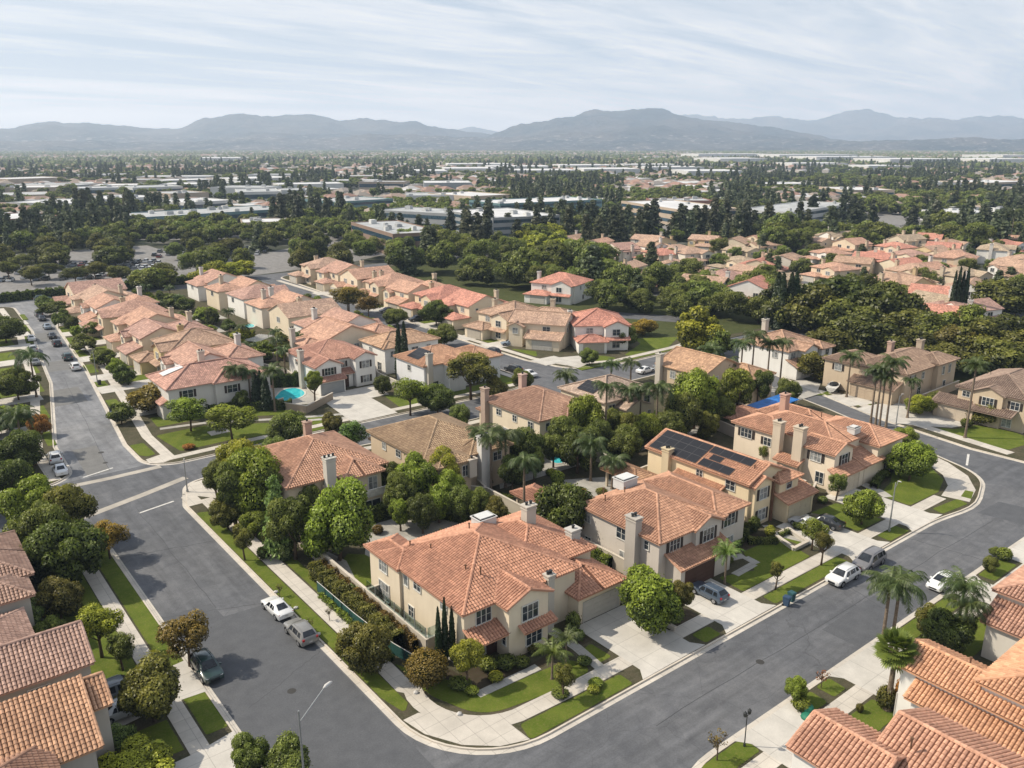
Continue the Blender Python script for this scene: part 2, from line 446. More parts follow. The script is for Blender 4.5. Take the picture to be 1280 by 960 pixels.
struct('road_patch', mb, 'asphalt_patch'); mb = MB()
for p in ([(21.4, 127.6), (24.6, 127.8), (25.6, 141), (22.0, 141)], [(24.0, 168), (30.2, 168), (31, 180), (24.6, 180)], [(28, 196), (33.4, 195.6), (34.2, 205), (29, 205.6)], [(31, 228), (36.4, 228), (37, 240), (32, 240)]): mb.prism(p, -.01, .005)
struct('road_repair', mb, 'asphalt_pale'); mb = MB()
def wob(a, b_, n=18, amp=.12): return [(a[0] + (b_[0] - a[0]) * i / n + random.uniform(-amp, amp), a[1] + (b_[1] - a[1]) * i / n + random.uniform(-amp, amp)) for i in range(n + 1)]
for a, b_ in (((18.4, 81.6), (28.9, 77.4)), ((23.6, 80), (23.9, 112)), ((24.6, 128), (30.2, 190)), ((46, 38.7), (110, 38.4)), ((78, 33.9), (80.5, 43)), ((98, 34), (96.6, 42.6)), ((18.3, 98), (29.2, 95.4)), ((34, 118.6), (60, 118.2)), ((20, 62), (28.8, 66))): strip(mb, wob(a, b_), .055, .0075, -.01)
struct('tar_seam', mb, 'tar_seal'); mb = MB()
for (x, y, r) in ((25.4, 137, .45), (24.8, 131.8, .38), (60.5, 38.6, .4), (24, 62, .4)):
    mb.prism([(x + r * math.cos(q * PI / 8), y + r * math.sin(q * PI / 8)) for q in range(16)], -.01, .008)
tag(mb.build('manhole_cover', 'cast_iron'), kind='structure')
# sidewalks
sw = MB()
strip(sw, [(32.2, 108.5), (32.2, 60), (32.1, 56)] + arc(38.6, 53.2, 6.5, 160, 262, 10) + [(44, 46.5), (80, 46.4), (112, 46.0)], 1.7, .146)
strip(sw, [(113, 44.4), (117.6, 45.6), (121.6, 48.3), (124.4, 52.2), (127.0, 58.2), (130.5, 68)], 3.5, .147)
sw.prism(fillet([(31.2, 52.3), (29.7, 52.3), (30.2, 49.7), (31.9, 46.7), (34.2, 44.7), (36.6, 43.8), (36.5, 46.2), (34.6, 47.5), (32.9, 49.8)]), .05, .1465)
sw.prism([(31.6, 107.3), (31.6, 112.6), (29.7, 111), (29.6, 107.3)], .05, .1472)
sw.prism([(30.2, 112.0), (33.4, 107.8), (40, 113), (44.5, 115.0), (44, 117.2), (32.4, 115.2)], .05, .1465)
strip(sw, [(44, 115.9), (60, 112), (100, 112)], 1.5, .1475)
strip(sw, [(15.0, -10), (15.0, 105)], 1.6, .146)
strip(sw, [(42, 30.2), (112, 30.2)], 1.7, .146)
strip(sw, [(31.6, 127.2), (44, 127.6), (64, 127.2), (100, 126.2), (104.5, 126.2)], 1.5, .1465)
strip(sw, [(33.2, 127.5), (33.2, 140), (35.6, 162), (39.0, 195), (42.6, 240), (44, 284)], 1.6, .147)
strip(sw, [(17.3, 128.5), (17.3, 142), (20.3, 162), (24.3, 186), (27.3, 218), (30.3, 243), (31.5, 284)], 1.6, .146)
strip(sw, [(104, 127), (104, 170), (108, 240), (109, 282)], 1.5, .147)
strip(sw, [(117.6, 283), (117.5, 200), (117.2, 140), (119.5, 131.5), (130, 127.2), (150, 127.6), (175, 131)], 1.6, .147)
strip(sw, [(137.6, 47), (140.8, 68), (146, 83)], 2.0, .147)
sw.prism([(30, 127), (31.8, 126), (33.8, 126.9), (32.9, 130), (30, 129)], .05, .1478)
struct('sidewalk', sw, 'sidewalk_concrete')
# driveways and aprons
dw = MB()
def slab(mb, pts, z=.157): mb.prism(pts, .03, z)
def drive_y(x0, x1, yg, yk, z=.157):      # garage at yg, kerb at yk
    s = 1 if yk > yg else -1
    slab(dw, [(x0, yg), (x1, yg), (x1, yk - s * 1.2), (x1 + .9, yk - s * .0), (x0 - .9, yk - s * .0), (x0, yk - s * 1.2)][::(1 if s < 0 else 1)], z)
drive_y(50.6, 57.6, 53.6, 43.5); drive_y(62.6, 69.2, 52.6, 43.45, .158); drive_y(86.2, 92.6, 54.6, 43.35); drive_y(99.4, 105.6, 56.0, 43.1)
drive_y(50.4, 57.0, 24, 33.35); drive_y(64.2, 74.4, 25, 33.4, .158); drive_y(87.0, 92.5, 24, 33.4); drive_y(100.5, 106.5, 24, 33.4)
slab(dw, [(8.5, 54), (14.6, 54.4), (17.98, 53.5), (17.98, 59.9), (14.6, 59.2), (8.5, 59)]); slab(dw, [(9.2, 66), (14.2, 66.8), (17.98, 66.5), (17.98, 72.4), (14.2, 71.9), (9.2, 71.8)], .1575)
slab(dw, [(65.5, 144), (71.8, 144), (73.5, 139), (72.5, 124.9), (63.5, 124.9), (64.5, 134)]); slab(dw, [(71.8, 143.5), (78.3, 143.5), (77.2, 136), (73, 136)], .1585)
for y in (152, 171, 181, 200, 216, 231, 246, 262): slab(dw, [(46, y), (46, y + 5.4), (32.6 + (y - 162) * .085, y + 5.4), (32.6 + (y - 162) * .085, y)], .156)
for y in (153, 174, 190, 207, 223, 238, 254): slab(dw, [(5, y), (22.2 + (y - 162) * .13, y), (22.2 + (y - 162) * .13, y + 5.2), (5, y + 5.2)], .156)
for y in (133.5, 153, 164, 182, 198, 210, 232, 246): slab(dw, [(115.5, y), (122.5, y), (122.5, y + 5.5), (115.5, y + 5.5)], .156)
for y in (141, 158, 182, 197, 214, 232, 250): slab(dw, [(99, y), (106.2 + max(0, y - 170) * .05, y), (106.2 + max(0, y - 170) * .05, y + 5.4), (99, y + 5.4)], .156)
slab(dw, [(118.5, 138.5), (127, 135.5), (125, 129), (119.5, 127.6)], .1585)
slab(dw, [(137.6, 66), (139.6, 62.5), (143, 58.6), (147.8, 57.2), (151, 64), (151, 70.6), (146, 73.5), (139.8, 74.6)], .1565); slab(dw, [(140.5, 76), (146, 74), (148.5, 80), (143.2, 82.5)], .158)
slab(dw, [(144, 85), (150, 88), (150, 92.5), (145.5, 92)], .159)
struct('driveway', dw, 'driveway_concrete')
pt = MB()
slab(pt, [(42.8, 72.8), (41.5, 80.5), (45.5, 87.2), (55, 86.4), (58.4, 79), (57.5, 70), (50, 70.4)], .15)
slab(pt, [(37.6, 55), (37.6, 72.2), (39, 72.2), (39, 55)], .15)
slab(pt, [(63.8, 79), (75, 83), (80.5, 80), (81, 67), (64, 66.5)], .15)
slab(pt, [(70.5, 92.5), (83.5, 92), (83, 85.6), (66, 86)], .151)
slab(pt, [(56.5, 142), (66, 138.6), (67.6, 151), (59.8, 155.5)], .151)
slab(pt, [(119, 84), (146, 84), (144, 92), (119, 93)], .15)
slab(pt, [(92, 84), (110, 84), (110, 88), (92, 88)], .15)
for (x, y) in ((64, 213), (68, 176), (66, 190), (70, 230)): slab(pt, [(x, y), (x + 9, y - 2), (x + 9, y + 8), (x, y + 8)], .15)
struct('patio', pt, 'patio_concrete')
# garden paths
gp = MB()
strip(gp, [(36.6, 51.1), (42.9, 50.9)], .95, .15); strip(gp, [(43, 51.4), (43, 50.4)], .9, .151)
strip(gp, [(48.3, 56.5), (48.4, 51), (47.9, 47.2)], 1.1, .152); strip(gp, [(73.2, 53.4), (76.6, 52.4)], 1.1, .151); strip(gp, [(76.4, 52.0), (76.2, 50.2)], 1.0, .1525); strip(gp, [(75.8, 50.4), (72.0, 50.2)], 1.0, .1515)
strip(gp, [(85.6, 55.6), (84.4, 53.6), (86, 49), (85.7, 47.2)], 1.1, .151); strip(gp, [(108, 55.2), (107.2, 52), (106.3, 50.4)], 1.4, .151)
strip(gp, [(36, 142.5), (43, 141), (55, 134.5), (66, 129.6)], 1.1, .15); strip(gp, [(63.9, 128.2), (56, 132)], 1.0, .151)
strip(gp, [(37.3, 86), (38.4, 80.5), (36.9, 75)], 1.3, .15)
struct('garden_path', gp, 'patio_concrete')
# lawns
LW = MB(); DL = MB()
LN = [0]
def ragged(P):
    out = []
    for i, a in enumerate(P):
        b_ = P[(i + 1) % len(P)]; L_ = math.hypot(b_[0] - a[0], b_[1] - a[1]); k = max(1, min(60, int(L_ / .45)))
        for q in range(k):
            t = q / k; x = a[0] + (b_[0] - a[0]) * t; y = a[1] + (b_[1] - a[1]) * t
            w = .055 * min(1, L_) ; out.append((x + w * mnoise.noise(Vector((x * 1.7, y * 1.7, 0))), y + w * mnoise.noise(Vector((x * 1.7, y * 1.7, 7)))))
    return out
def lawn(*pts, r=.0): LN[0] += 1; LW.prism(ragged(fillet([(p[0], p[1], r) if r else p for p in pts])), .05, .1405 + .0003 * (LN[0] % 12))
def dull(*pts): DL.prism(list(pts), .05, .139)
LW.prism(fillet([(33.2, 59.5), (33.3, 53.6, 4), (35.2, 48.4, 4), (41.5, 47.4), (47.0, 47.4, .8), (47.0, 50.0, 1.5), (42.4, 50.3), (37.2, 50.6, .8), (35.6, 54.8, 1)]), .05, .143)
lawn((30.1, 104.5), (31.2, 104), (31.2, 54), (30.3, 53), (29.7, 56), (29.65, 104.5), r=.25)
lawn((30.2, 107.8), (31.1, 107.4), (31.1, 110.2), (30.2, 109.8), r=.2)
lawn((36.6, 43.75), (48.6, 43.65), (48.6, 45.4), (37.1, 45.7), r=.35)
lawn((47.3, 47.8), (50.0, 47.8), (49.9, 50.6), (48.0, 50.2), r=.3)
lawn((69.7, 47.4), (82.6, 47.4), (83.8, 52.8), (77.3, 53.0), (74.6, 49.4), (70.1, 51.0), r=.3)
lawn((58.8, 43.7), (61.2, 43.7), (61.3, 45.4), (58.8, 45.4), r=.3)
lawn((70.3, 43.7), (85, 43.6), (85, 45.4), (70.5, 45.4), r=.3)
lawn((93.8, 43.5), (98.4, 43.45), (98.4, 45.3), (94, 45.3), r=.3)
lawn((93.2, 47.4), (98.9, 47.3), (98.9, 53.8), (93.4, 54.2), r=.4)
lawn((105.9, 47.2), (113.5, 46.95), (118.6, 48.6), (121.4, 51.6), (123.8, 57.2), (119, 56.6), (112, 53), (106.2, 51.6), r=.6)
lawn((106.8, 43.2), (112.6, 42.6), (113.4, 44.2), (107.3, 44.8), r=.3); LW.prism([(114.6, 43.0), (117.4, 43.9), (117.1, 44.9), (114.4, 44.3)], .05, .152)
lawn((84.2, 49.6), (85.1, 49.8), (85.3, 52.6), (83.9, 52.8), r=.2); lawn((86.4, 49.4), (86, 47.5), (85.9, 52.4), (86.4, 53))
lawn((33.3, 63), (34.6, 62.6), (34.6, 104), (33.3, 104)); lawn((37.8, 74), (44, 73.4), (42, 80), (40, 82), (37.8, 80))
lawn((16.0, 60.8), (17.8, 60.8), (17.8, 104), (16.0, 104), r=.2); lawn((9.8, 60.2), (14.0, 60.2), (14.0, 64.8), (9.8, 64.8)); lawn((10, 73.5), (14.1, 73.5), (14.1, 103), (10, 100))
lawn((44.0, 33.1), (50.3, 33.1), (50.3, 31.3), (44.0, 31.3), r=.3); lawn((44, 29.2), (49.6, 29.2), (49.6, 26.8), (44, 26.8))
lawn((57.9, 33.1), (60.2, 33.1), (60.0, 31.3), (57.6, 31.3), r=.3); lawn((61.1, 33.1), (63.2, 33.1), (63, 31.3), (61.1, 31.3), r=.3)
lawn((57.8, 29.1), (63.5, 29.1), (63.4, 26.6), (57.8, 26.6), r=.3)
lawn((75.6, 33.1), (86.0, 33.1), (86.0, 31.3), (75.6, 31.3), r=.3); lawn((93.6, 33.1), (99.5, 33.1), (99.5, 31.3), (93.6, 31.3), r=.3)
lawn((76, 29.1), (86.2, 29.1), (86.2, 26.6), (76, 26.4)); lawn((107.6, 33.1), (112, 33.1), (112, 31.3), (107.6, 31.3)); lawn((93.5, 29), (99.6, 29), (99.6, 25), (93.5, 25))
lawn((29.7, 137.2), (31.8, 137), (31.9, 130.6), (30.6, 130.2), (29.7, 131.6), r=.4)
lawn((34.4, 139.4), (42.5, 139.6), (52, 134), (50, 129), (44, 129.6), (35.4, 129.4, 2), r=.6)
lawn((36, 143.8), (44, 143.6), (56, 136.6), (58, 141), (46, 146), (36.4, 150), r=.5)
lawn((44.6, 126.7), (62, 126.3), (62, 125.1), (44.6, 125.2), r=.2); lawn((45, 128.6), (63, 128.1), (62.5, 132), (54, 134.5), r=.3)
lawn((74.5, 127), (80, 127), (80, 132), (76, 136), r=.3); lawn((80, 127.2), (103, 127.0), (103, 130), (82, 131))
lawn((103.2, 130), (102, 139), (100, 139), (100, 130))
lawn((118.8, 140.5), (122, 144.8), (118.8, 151.5), r=.4); lawn((126.5, 128.9), (132.5, 128.2), (131.5, 132), (128, 135), r=.8); lawn((133, 128.2), (150, 128.6), (160, 134), (150, 140), (147, 135), (139, 131), r=.8)
lawn((119, 125.8), (128.5, 125.2), (150, 126), (150, 126.6), (130, 126.1), (119.5, 129.4))
for y in (159, 177.5, 190, 206.5, 222, 237, 252, 268):
    o = (y - 162) * .085; lawn((36.6 + o, y - 1), (44.6, y - 1), (44.6, y + 7), (37 + o, y + 7), r=.6); lawn((32.6 + o, y - 1), (34.6 + o, y - 1), (34.9 + o, y + 7), (33 + o, y + 7), r=.3)
for y in (146, 162, 181, 197, 213, 229, 245, 262):
    o = (y - 162) * .125; lawn((6, y - 1), (18.6 + o, y - 1), (18.8 + o, y + 8), (6, y + 8)); lawn((21.3 + o, y - 1), (22.6 + o, y - 1), (23 + o, y + 8), (21.7 + o, y + 8), r=.3)
for y in (160, 189, 204, 217, 239): lawn((118.6, y - 1.4), (122.4, y - 1.4), (122.4, y + 3.6), (118.6, y + 3.6), r=.4)
for y in (148, 165, 190, 204, 222, 240): lawn((98.6, y), (103.2 + max(0, y - 170) * .05, y), (103.2 + max(0, y - 170) * .05, y + 7), (98.6, y + 7), r=.4)
lawn((138.8, 48), (147, 46.8), (149, 51), (147.6, 56.6), (142.6, 57.8), (140.6, 60.6), r=.6); lawn((141.6, 75.2), (144.8, 74), (145.2, 75.8), (142.4, 76.9), r=.3)
lawn((142, 84), (146, 84), (145, 82))
lawn((93, 92), (110, 92), (110, 108), (93, 108)); lawn((158, 112.8), (190, 112.8), (190, 100), (163, 100))
struct('lawn', LW, 'lawn_grass')
dull((-60, 0), (8, 0), (8, 104), (-60, 104)); dull((60, 62), (62.2, 62), (62.2, 108), (53, 108), (53, 92), (60, 88)); dull((160, 128), (248, 126), (248, 288), (150, 288), (145, 150)); dull((170, 24), (248, 24), (248, 110), (170, 99)); dull((-100, 130), (12, 130), (20, 278), (-100, 278))
struct('rough_grass', DL, 'dull_grass')
BD = MB()
for pts in ([(37, 54.6), (41.6, 54.6), (41.6, 51.7), (47.2, 51.7), (47.2, 53), (47.6, 53), (47.6, 50.6), (37.4, 51.0), (35.9, 53.4), (35.5, 57), (35.9, 62)], [(58.2, 46.9), (62.1, 46.9), (61.9, 56), (58.6, 56)], [(48.9, 54), (50.5, 54), (50.5, 50.9), (48.9, 50.9)], [(71.5, 53.2), (82.2, 56), (83.2, 53), (77, 53.3), (76.5, 52), (72.3, 53)], [(93.2, 54.4), (98.6, 54.2), (98.6, 56), (93.2, 57)],
            [(33.3, 61.5), (36.2, 58), (36.2, 80), (34.7, 80)], [(106.3, 53), (112, 53.5), (119, 57), (126, 60), (124, 66), (118, 62), (107, 55.5)]):
    BD.prism(pts, .05, .136)
struct('planting_bed', BD, 'planting_soil')
# ================================================================ HOUSE BUILDER
PITCH = .40
def tile_plane(P, mt, base, U, Wv, tw=.32, th=.38, seed=0):
    """P: polygon (3D, planar) of one roof slope; U along the eave, Wv up the slope. Half-barrel tiles in courses"""
    o = Vector(P[0]); n = U.cross(Wv).normalized()
    if n.z < 0: n = -n
    q = [((Vector(p) - o).dot(U), (Vector(p) - o).dot(Wv)) for p in P]
    u0 = min(a for a, b in q); u1 = max(a for a, b in q)
    k = int((u1 - u0) / tw)
    if k < 1: return
    tw = (u1 - u0) / k; vmin = min(b for a, b in q)
    rnd = random.Random(seed)
    prof = [(-.5, -.01), (-.36, .075), (0, .125), (.36, .075), (.5, -.01)]
    for i in range(k):
        uc = u0 + (i + .5) * tw
        xs = []
        for j in range(len(q)):
            (a, b), (c, d) = q[j], q[(j + 1) % len(q)]
            if (a - uc) * (c - uc) < 0: xs.append(b + (d - b) * (uc - a) / (c - a))
        if len(xs) < 2: continue
        va, vb = min(xs), max(xs)
        c0 = math.floor((va - vmin) / th)
        v = vmin + c0 * th
        while v < vb - .05:
            a = max(v, va) - .03; b_ = min(v + th * 1.04, vb)
            if b_ - a > .06:
                j1 = rnd.uniform(-.012, .012); lift = .035 + rnd.uniform(-.008, .012)
                s = len(mt.v)
                for (t, h) in prof:
                    mt.v.append(tuple(o + U * (uc + t * tw * .92 + j1) + Wv * a + n * (h + lift)))
                for (t, h) in prof:
                    mt.v.append(tuple(o + U * (uc + t * tw * .8 + j1) + Wv * b_ + n * (h * .85 + .008)))
                for e in range(4):
                    mt.f.append((s + e, s + e + 1, s + 6 + e, s + 5 + e)); mt.m.append(0)
                mt.f.append((s + 4, s + 3, s + 2, s + 1, s)); mt.m.append(1)
            v += th
def cap_line(mt, a, b_, m=0, r=.16):
    a = Vector(a); b_ = Vector(b_); L = (b_ - a).length
    k = max(1, int(L / .42)); d = (b_ - a) / L
    s_ = d.cross(Vector((0, 0, 1))).normalized(); up = s_.cross(d).normalized()
    for i in range(k):
        p = a + d * (L * i / k); q = a + d * (L * (i + 1) / k + .03)
        s = len(mt.v)
        for (pp, rr) in ((p, r * 1.08), (q, r * .92)):
            for an in (0, 45, 90, 135, 180):
                t = math.radians(an); mt.v.append(tuple(pp + s_ * math.cos(t) * rr + up * (math.sin(t) * rr * .95 + .04)))
        for e in range(4): mt.f.append((s + e, s + e + 1, s + 6 + e, s + 5 + e)); mt.m.append(m)
        mt.f.append((s + 4, s + 3, s + 2, s + 1, s)); mt.m.append(m)
def slope(mt, P, up, tiled, seed):
    """one slope: slab with thickness + tiles. P ccw seen from above, up = horizontal direction of rise"""
    P = [Vector(p) for p in P]
    n = (P[1] - P[0]).cross(P[2] - P[0]).normalized()
    if n.z < 0: P.reverse(); n = -n
    U = Vector((up[1], -up[0], 0)); W = n.cross(U).normalized()
    if W.dot(Vector((up[0], up[1], 0))) < 0: W = -W
    o = P[0]
    uv = [((p - o).dot(U), (p - o).dot(W)) for p in P]
    vm = min(b for a, b in uv); um = min(a for a, b in uv)
    uv = [(a - um, b - vm) for a, b in uv]
    mt.poly(P, 1 if tiled else 2, uv)
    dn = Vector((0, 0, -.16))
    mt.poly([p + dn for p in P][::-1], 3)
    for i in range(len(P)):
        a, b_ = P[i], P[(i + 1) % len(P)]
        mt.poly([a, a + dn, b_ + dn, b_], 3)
    if tiled: tile_plane([tuple(p) for p in P], mt, o, U, W, seed=seed)
def roof_of(mt, v, tiled, seed=0, caps=True):
    """v: dict x0 x1 y0 y1 h roof pitch ov ; returns function z(x,y) for gable walls"""
    x0, x1, y0, y1, h = v['x0'], v['x1'], v['y0'], v['y1'], v['h']
    p = v.get('pitch', PITCH); ov = v.get('ov', .45); r = v['roof']
    ex0, ex1, ey0, ey1 = x0 - ov, x1 + ov, y0 - ov, y1 + ov
    if r == 'hip':
        w, d = ex1 - ex0, ey1 - ey0; m = min(w, d) / 2; z = h + m * p
        A, B, C, D = (ex0, ey0, h), (ex1, ey0, h), (ex1, ey1, h), (ex0, ey1, h)
        if w >= d: R1, R2 = (ex0 + m, ey0 + m, z), (ex1 - m, ey0 + m, z)
        else: R1, R2 = (ex0 + m, ey0 + m, z), (ex0 + m, ey1 - m, z)
        if w >= d:
            slope(mt, [A, B, R2, R1], (0, 1), tiled, seed); slope(mt, [C, D, R1, R2], (0, -1), tiled, seed + 1)
            slope(mt, [D, A, R1], (1, 0), tiled, seed + 2); slope(mt, [B, C, R2], (-1, 0), tiled, seed + 3)
            hips = [(A, R1), (D, R1), (B, R2), (C, R2)]
        else:
            slope(mt, [D, A, R1, R2], (1, 0), tiled, seed); slope(mt, [B, C, R2, R1], (-1, 0), tiled, seed + 1)
            slope(mt, [A, B, R1], (0, 1), tiled, seed + 2); slope(mt, [C, D, R2], (0, -1), tiled, seed + 3)
            hips = [(A, R1), (B, R1), (D, R2), (C, R2)]
        if caps:
            for a, b_ in hips: cap_line(mt, a, b_)
            if (Vector(R1) - Vector(R2)).length > .3: cap_line(mt, R1, R2)
    elif r in ('gx', 'gy', 'hgS', 'hgN'):
        if r == 'gx':
            m = (ey1 - ey0) / 2; z = h + m * p; R1, R2 = (ex0 + ov * .4, ey0 + m, z), (ex1 - ov * .4, ey0 + m, z)
            g0, g1 = ex0 + ov * .4, ex1 - ov * .4
            slope(mt, [(g0, ey0, h), (g1, ey0, h), R2, R1], (0, 1), tiled, seed); slope(mt, [(g1, ey1, h), (g0, ey1, h), R1, R2], (0, -1), tiled, seed + 1)
            rak = [((g0, ey0, h), R1), ((g0, ey1, h), R1), ((g1, ey0, h), R2), ((g1, ey1, h), R2)]
        else:
            m = (ex1 - ex0) / 2; z = h + m * p; g0, g1 = ey0 + ov * .4, ey1 - ov * .4
            R1, R2 = (ex0 + m, g0, z), (ex0 + m, g1, z)
            slope(mt, [(ex0, g1, h), (ex0, g0, h), R1, R2], (1, 0), tiled, seed); slope(mt, [(ex1, g0, h), (ex1, g1, h), R2, R1], (-1, 0), tiled, seed + 1)
            rak = [((ex0, g0, h), R1), ((ex1, g0, h), R1), ((ex0, g1, h), R2), ((ex1, g1, h), R2)]
        if caps:
            cap_line(mt, R1, R2)
            for a, b_ in rak: cap_line(mt, a, b_, r=.12)
    elif r[0] == 's':      # shed, falls towards S/N/E/W
        d = r[1]; dz = v.get('rise', None)
        if d == 'S': slope(mt, [(ex0, ey0, h), (ex1, ey0, h), (ex1, y1, h + (y1 - ey0) * p), (ex0, y1, h + (y1 - ey0) * p)], (0, 1), tiled, seed); e = [((ex0, ey0, h), (ex0, y1, h + (y1 - ey0) * p)), ((ex1, ey0, h), (ex1, y1, h + (y1 - ey0) * p))]
        if d == 'N': slope(mt, [(ex1, ey1, h), (ex0, ey1, h), (ex0, y0, h + (ey1 - y0) * p), (ex1, y0, h + (ey1 - y0) * p)], (0, -1), tiled, seed); e = [((ex0, ey1, h), (ex0, y0, h + (ey1 - y0) * p)), ((ex1, ey1, h), (ex1, y0, h + (ey1 - y0) * p))]
        if d == 'W': slope(mt, [(ex0, ey1, h), (ex0, ey0, h), (x1, ey0, h + (x1 - ex0) * p), (x1, ey1, h + (x1 - ex0) * p)], (1, 0), tiled, seed); e = [((ex0, ey0, h), (x1, ey0, h + (x1 - ex0) * p)), ((ex0, ey1, h), (x1, ey1, h + (x1 - ex0) * p))]
        if d == 'E': slope(mt, [(ex1, ey0, h), (ex1, ey1, h), (x0, ey1, h + (ex1 - x0) * p), (x0, ey0, h + (ex1 - x0) * p)], (-1, 0), tiled, seed); e = [((ex1, ey0, h), (x0, ey0, h + (ex1 - x0) * p)), ((ex1, ey1, h), (x0, ey1, h + (ex1 - x0) * p))]
        if caps:
            for a, b_ in e: cap_line(mt, a, b_, r=.12)
def walls_of(mw, v, eps):
    x0, x1, y0, y1, h = v['x0'] + eps, v['x1'] - eps, v['y0'] + eps, v['y1'] - eps, v['h']
    p = v.get('pitch', PITCH); ov = v.get('ov', .45); r = v['roof']; z0 = v.get('z0', 0)
    t = h + ov * p - .13
    if r in ('hip', 'flat'): mw.box(x0, x1, y0, y1, z0, t if r == 'hip' else h)
    elif r == 'gy':
        zr = t + (x1 - x0) / 2 * p; xm = (x0 + x1) / 2
        for y, s in ((y0, 1), (y1, -1)): mw.poly([(x0, y, z0), (x1, y, z0), (x1, y, t), (xm, y, zr), (x0, y, t)][::s])
        mw.poly([(x0, y1, z0), (x0, y0, z0), (x0, y0, t), (x0, y1, t)]); mw.poly([(x1, y0, z0), (x1, y1, z0), (x1, y1, t), (x1, y0, t)])
    elif r == 'gx':
        zr = t + (y1 - y0) / 2 * p; ym = (y0 + y1) / 2
        for x, s in ((x0, -1), (x1, 1)): mw.poly([(x, y0, z0), (x, y1, z0), (x, y1, t), (x, ym, zr), (x, y0, t)][::s])
        mw.poly([(x0, y0, z0), (x1, y0, z0), (x1, y0, t), (x0, y0, t)]); mw.poly([(x1, y1, z0), (x0, y1, z0), (x0, y1, t), (x1, y1, t)])
    elif r[0] == 's':
        d = r[1]; e = ov * p - .13
        if d in 'SN':
            zl, zh = h + e, h + e + (y1 - y0) * p
            za, zb = (zl, zh) if d == 'S' else (zh, zl)
            mw.poly([(x0, y0, z0), (x1, y0, z0), (x1, y0, za), (x0, y0, za)]); mw.poly([(x1, y1, z0), (x0, y1, z0), (x0, y1, zb), (x1, y1, zb)])
            mw.poly([(x0, y1, z0), (x0, y0, z0), (x0, y0, za), (x0, y1, zb)]); mw.poly([(x1, y0, z0), (x1, y1, z0), (x1, y1, zb), (x1, y0, za)])
        else:
            zl, zh = h + e, h + e + (x1 - x0) * p
            za, zb = (zl, zh) if d == 'W' else (zh, zl)
            mw.poly([(x0, y1, z0), (x0, y0, z0), (x0, y0, za), (x0, y1, za)]); mw.poly([(x1, y0, z0), (x1, y1, z0), (x1, y1, zb), (x1, y0, zb)])
            mw.poly([(x0, y0, z0), (x1, y0, z0), (x1, y0, zb), (x0, y0, za)]); mw.poly([(x1, y1, z0), (x0, y1, z0), (x0, y1, za), (x1, y1, zb)])
# window pieces in local coordinates: x across, y outwards(-), z up ; origin at the window's centre on the wall plane
WCACHE = {}
def win_meshes(w, h, n, fine):
    key = (w, h, n, fine)
    if key in WCACHE: return WCACHE[key]
    f = MB(); t = .09 if fine else .12
    f.box(-w / 2 - t, w / 2 + t, -.07, .02, h / 2, h / 2 + t); f.box(-w / 2 - t, w / 2 + t, -.11, .02, -h / 2 - t, -h / 2)
    f.box(-w / 2 - t, -w / 2, -.07, .02, -h / 2, h / 2); f.box(w / 2, w / 2 + t, -.07, .02, -h / 2, h / 2)
    if fine:
        for k in range(1, n): f.box(-w / 2 + w * k / n - .035, -w / 2 + w * k / n + .035, -.06, .0, -h / 2, h / 2)
        f.box(-w / 2, w / 2, -.05, -.03, h * .04 - .015, h * .04 + .015)
    elif n > 1: f.box(-.05, .05, -.06, 0, -h / 2, h / 2)
    g = MB(); g.poly([(-w / 2, -.025, -h / 2), (w / 2, -.025, -h / 2), (w / 2, -.025, h / 2), (-w / 2, -.025, h / 2)])
    s = MB(); soff = w / 2 + t + .24
    for a in (0,):
        s.box(a - .21, a + .21, -.055, .01, -h / 2, h / 2)
        k = 8
        for q in range(k): s.box(a - .16, a + .16, -.072, -.052, -h / 2 + h * (q + .25) / k, -h / 2 + h * (q + .7) / k)
    r = (f.mesh('window_frame', 'painted_trim'), g.mesh('window_pane', 'window_glass'), s.mesh('shutter', 'painted_trim'), soff)
    WCACHE[key] = r
    return r
FACE = {'S': 0, 'E': PI / 2, 'N': PI, 'W': -PI / 2}
TRIMC = (.62, .60, .55)
def add_window(root, face, a, b_, z, w, h, n=2, shut=None, fine=True, trim=TRIMC):
    fm, gm, sm, so_ = win_meshes(w, h, n, fine)
    loc = (a, b_, z) if face in 'SN' else (b_, a, z)
    o = link('window', fm, root, trim, loc, rotz=FACE[face])
    link('pane', gm, o)
    if shut is not None:
        for sx in (-1, 1): link('shutter', sm, o, shut, (sx * so_, 0, 0))
    return o
GD = {}
def add_garage_door(root, face, a, b_, w, h, col):
    if (w, h) not in GD:
        m = MB(); rows = 4; cols = int(w / 1.2)
        m.box(-w / 2, w / 2, -.01, .02, 0, h)
        for r in range(rows):
            for c in range(cols):
                m.box(-w / 2 + w * c / cols + .07, -w / 2 + w * (c + 1) / cols - .07, -.035, -.008, h * r / rows + .05, h * (r + 1) / rows - .05)
        t = .14
        m.box(-w / 2 - t, -w / 2, -.06, .03, 0, h); m.box(w / 2, w / 2 + t, -.06, .03, 0, h); m.box(-w / 2 - t, w / 2 + t, -.06, .03, h, h + t)
        GD[(w, h)] = m.mesh('garage_door', 'painted_trim')
    loc = (a, b_, .16) if face in 'SN' else (b_, a, .16)
    return link('garage_door', GD[(w, h)], root, col, loc, rotz=FACE[face])
DOOR = {}
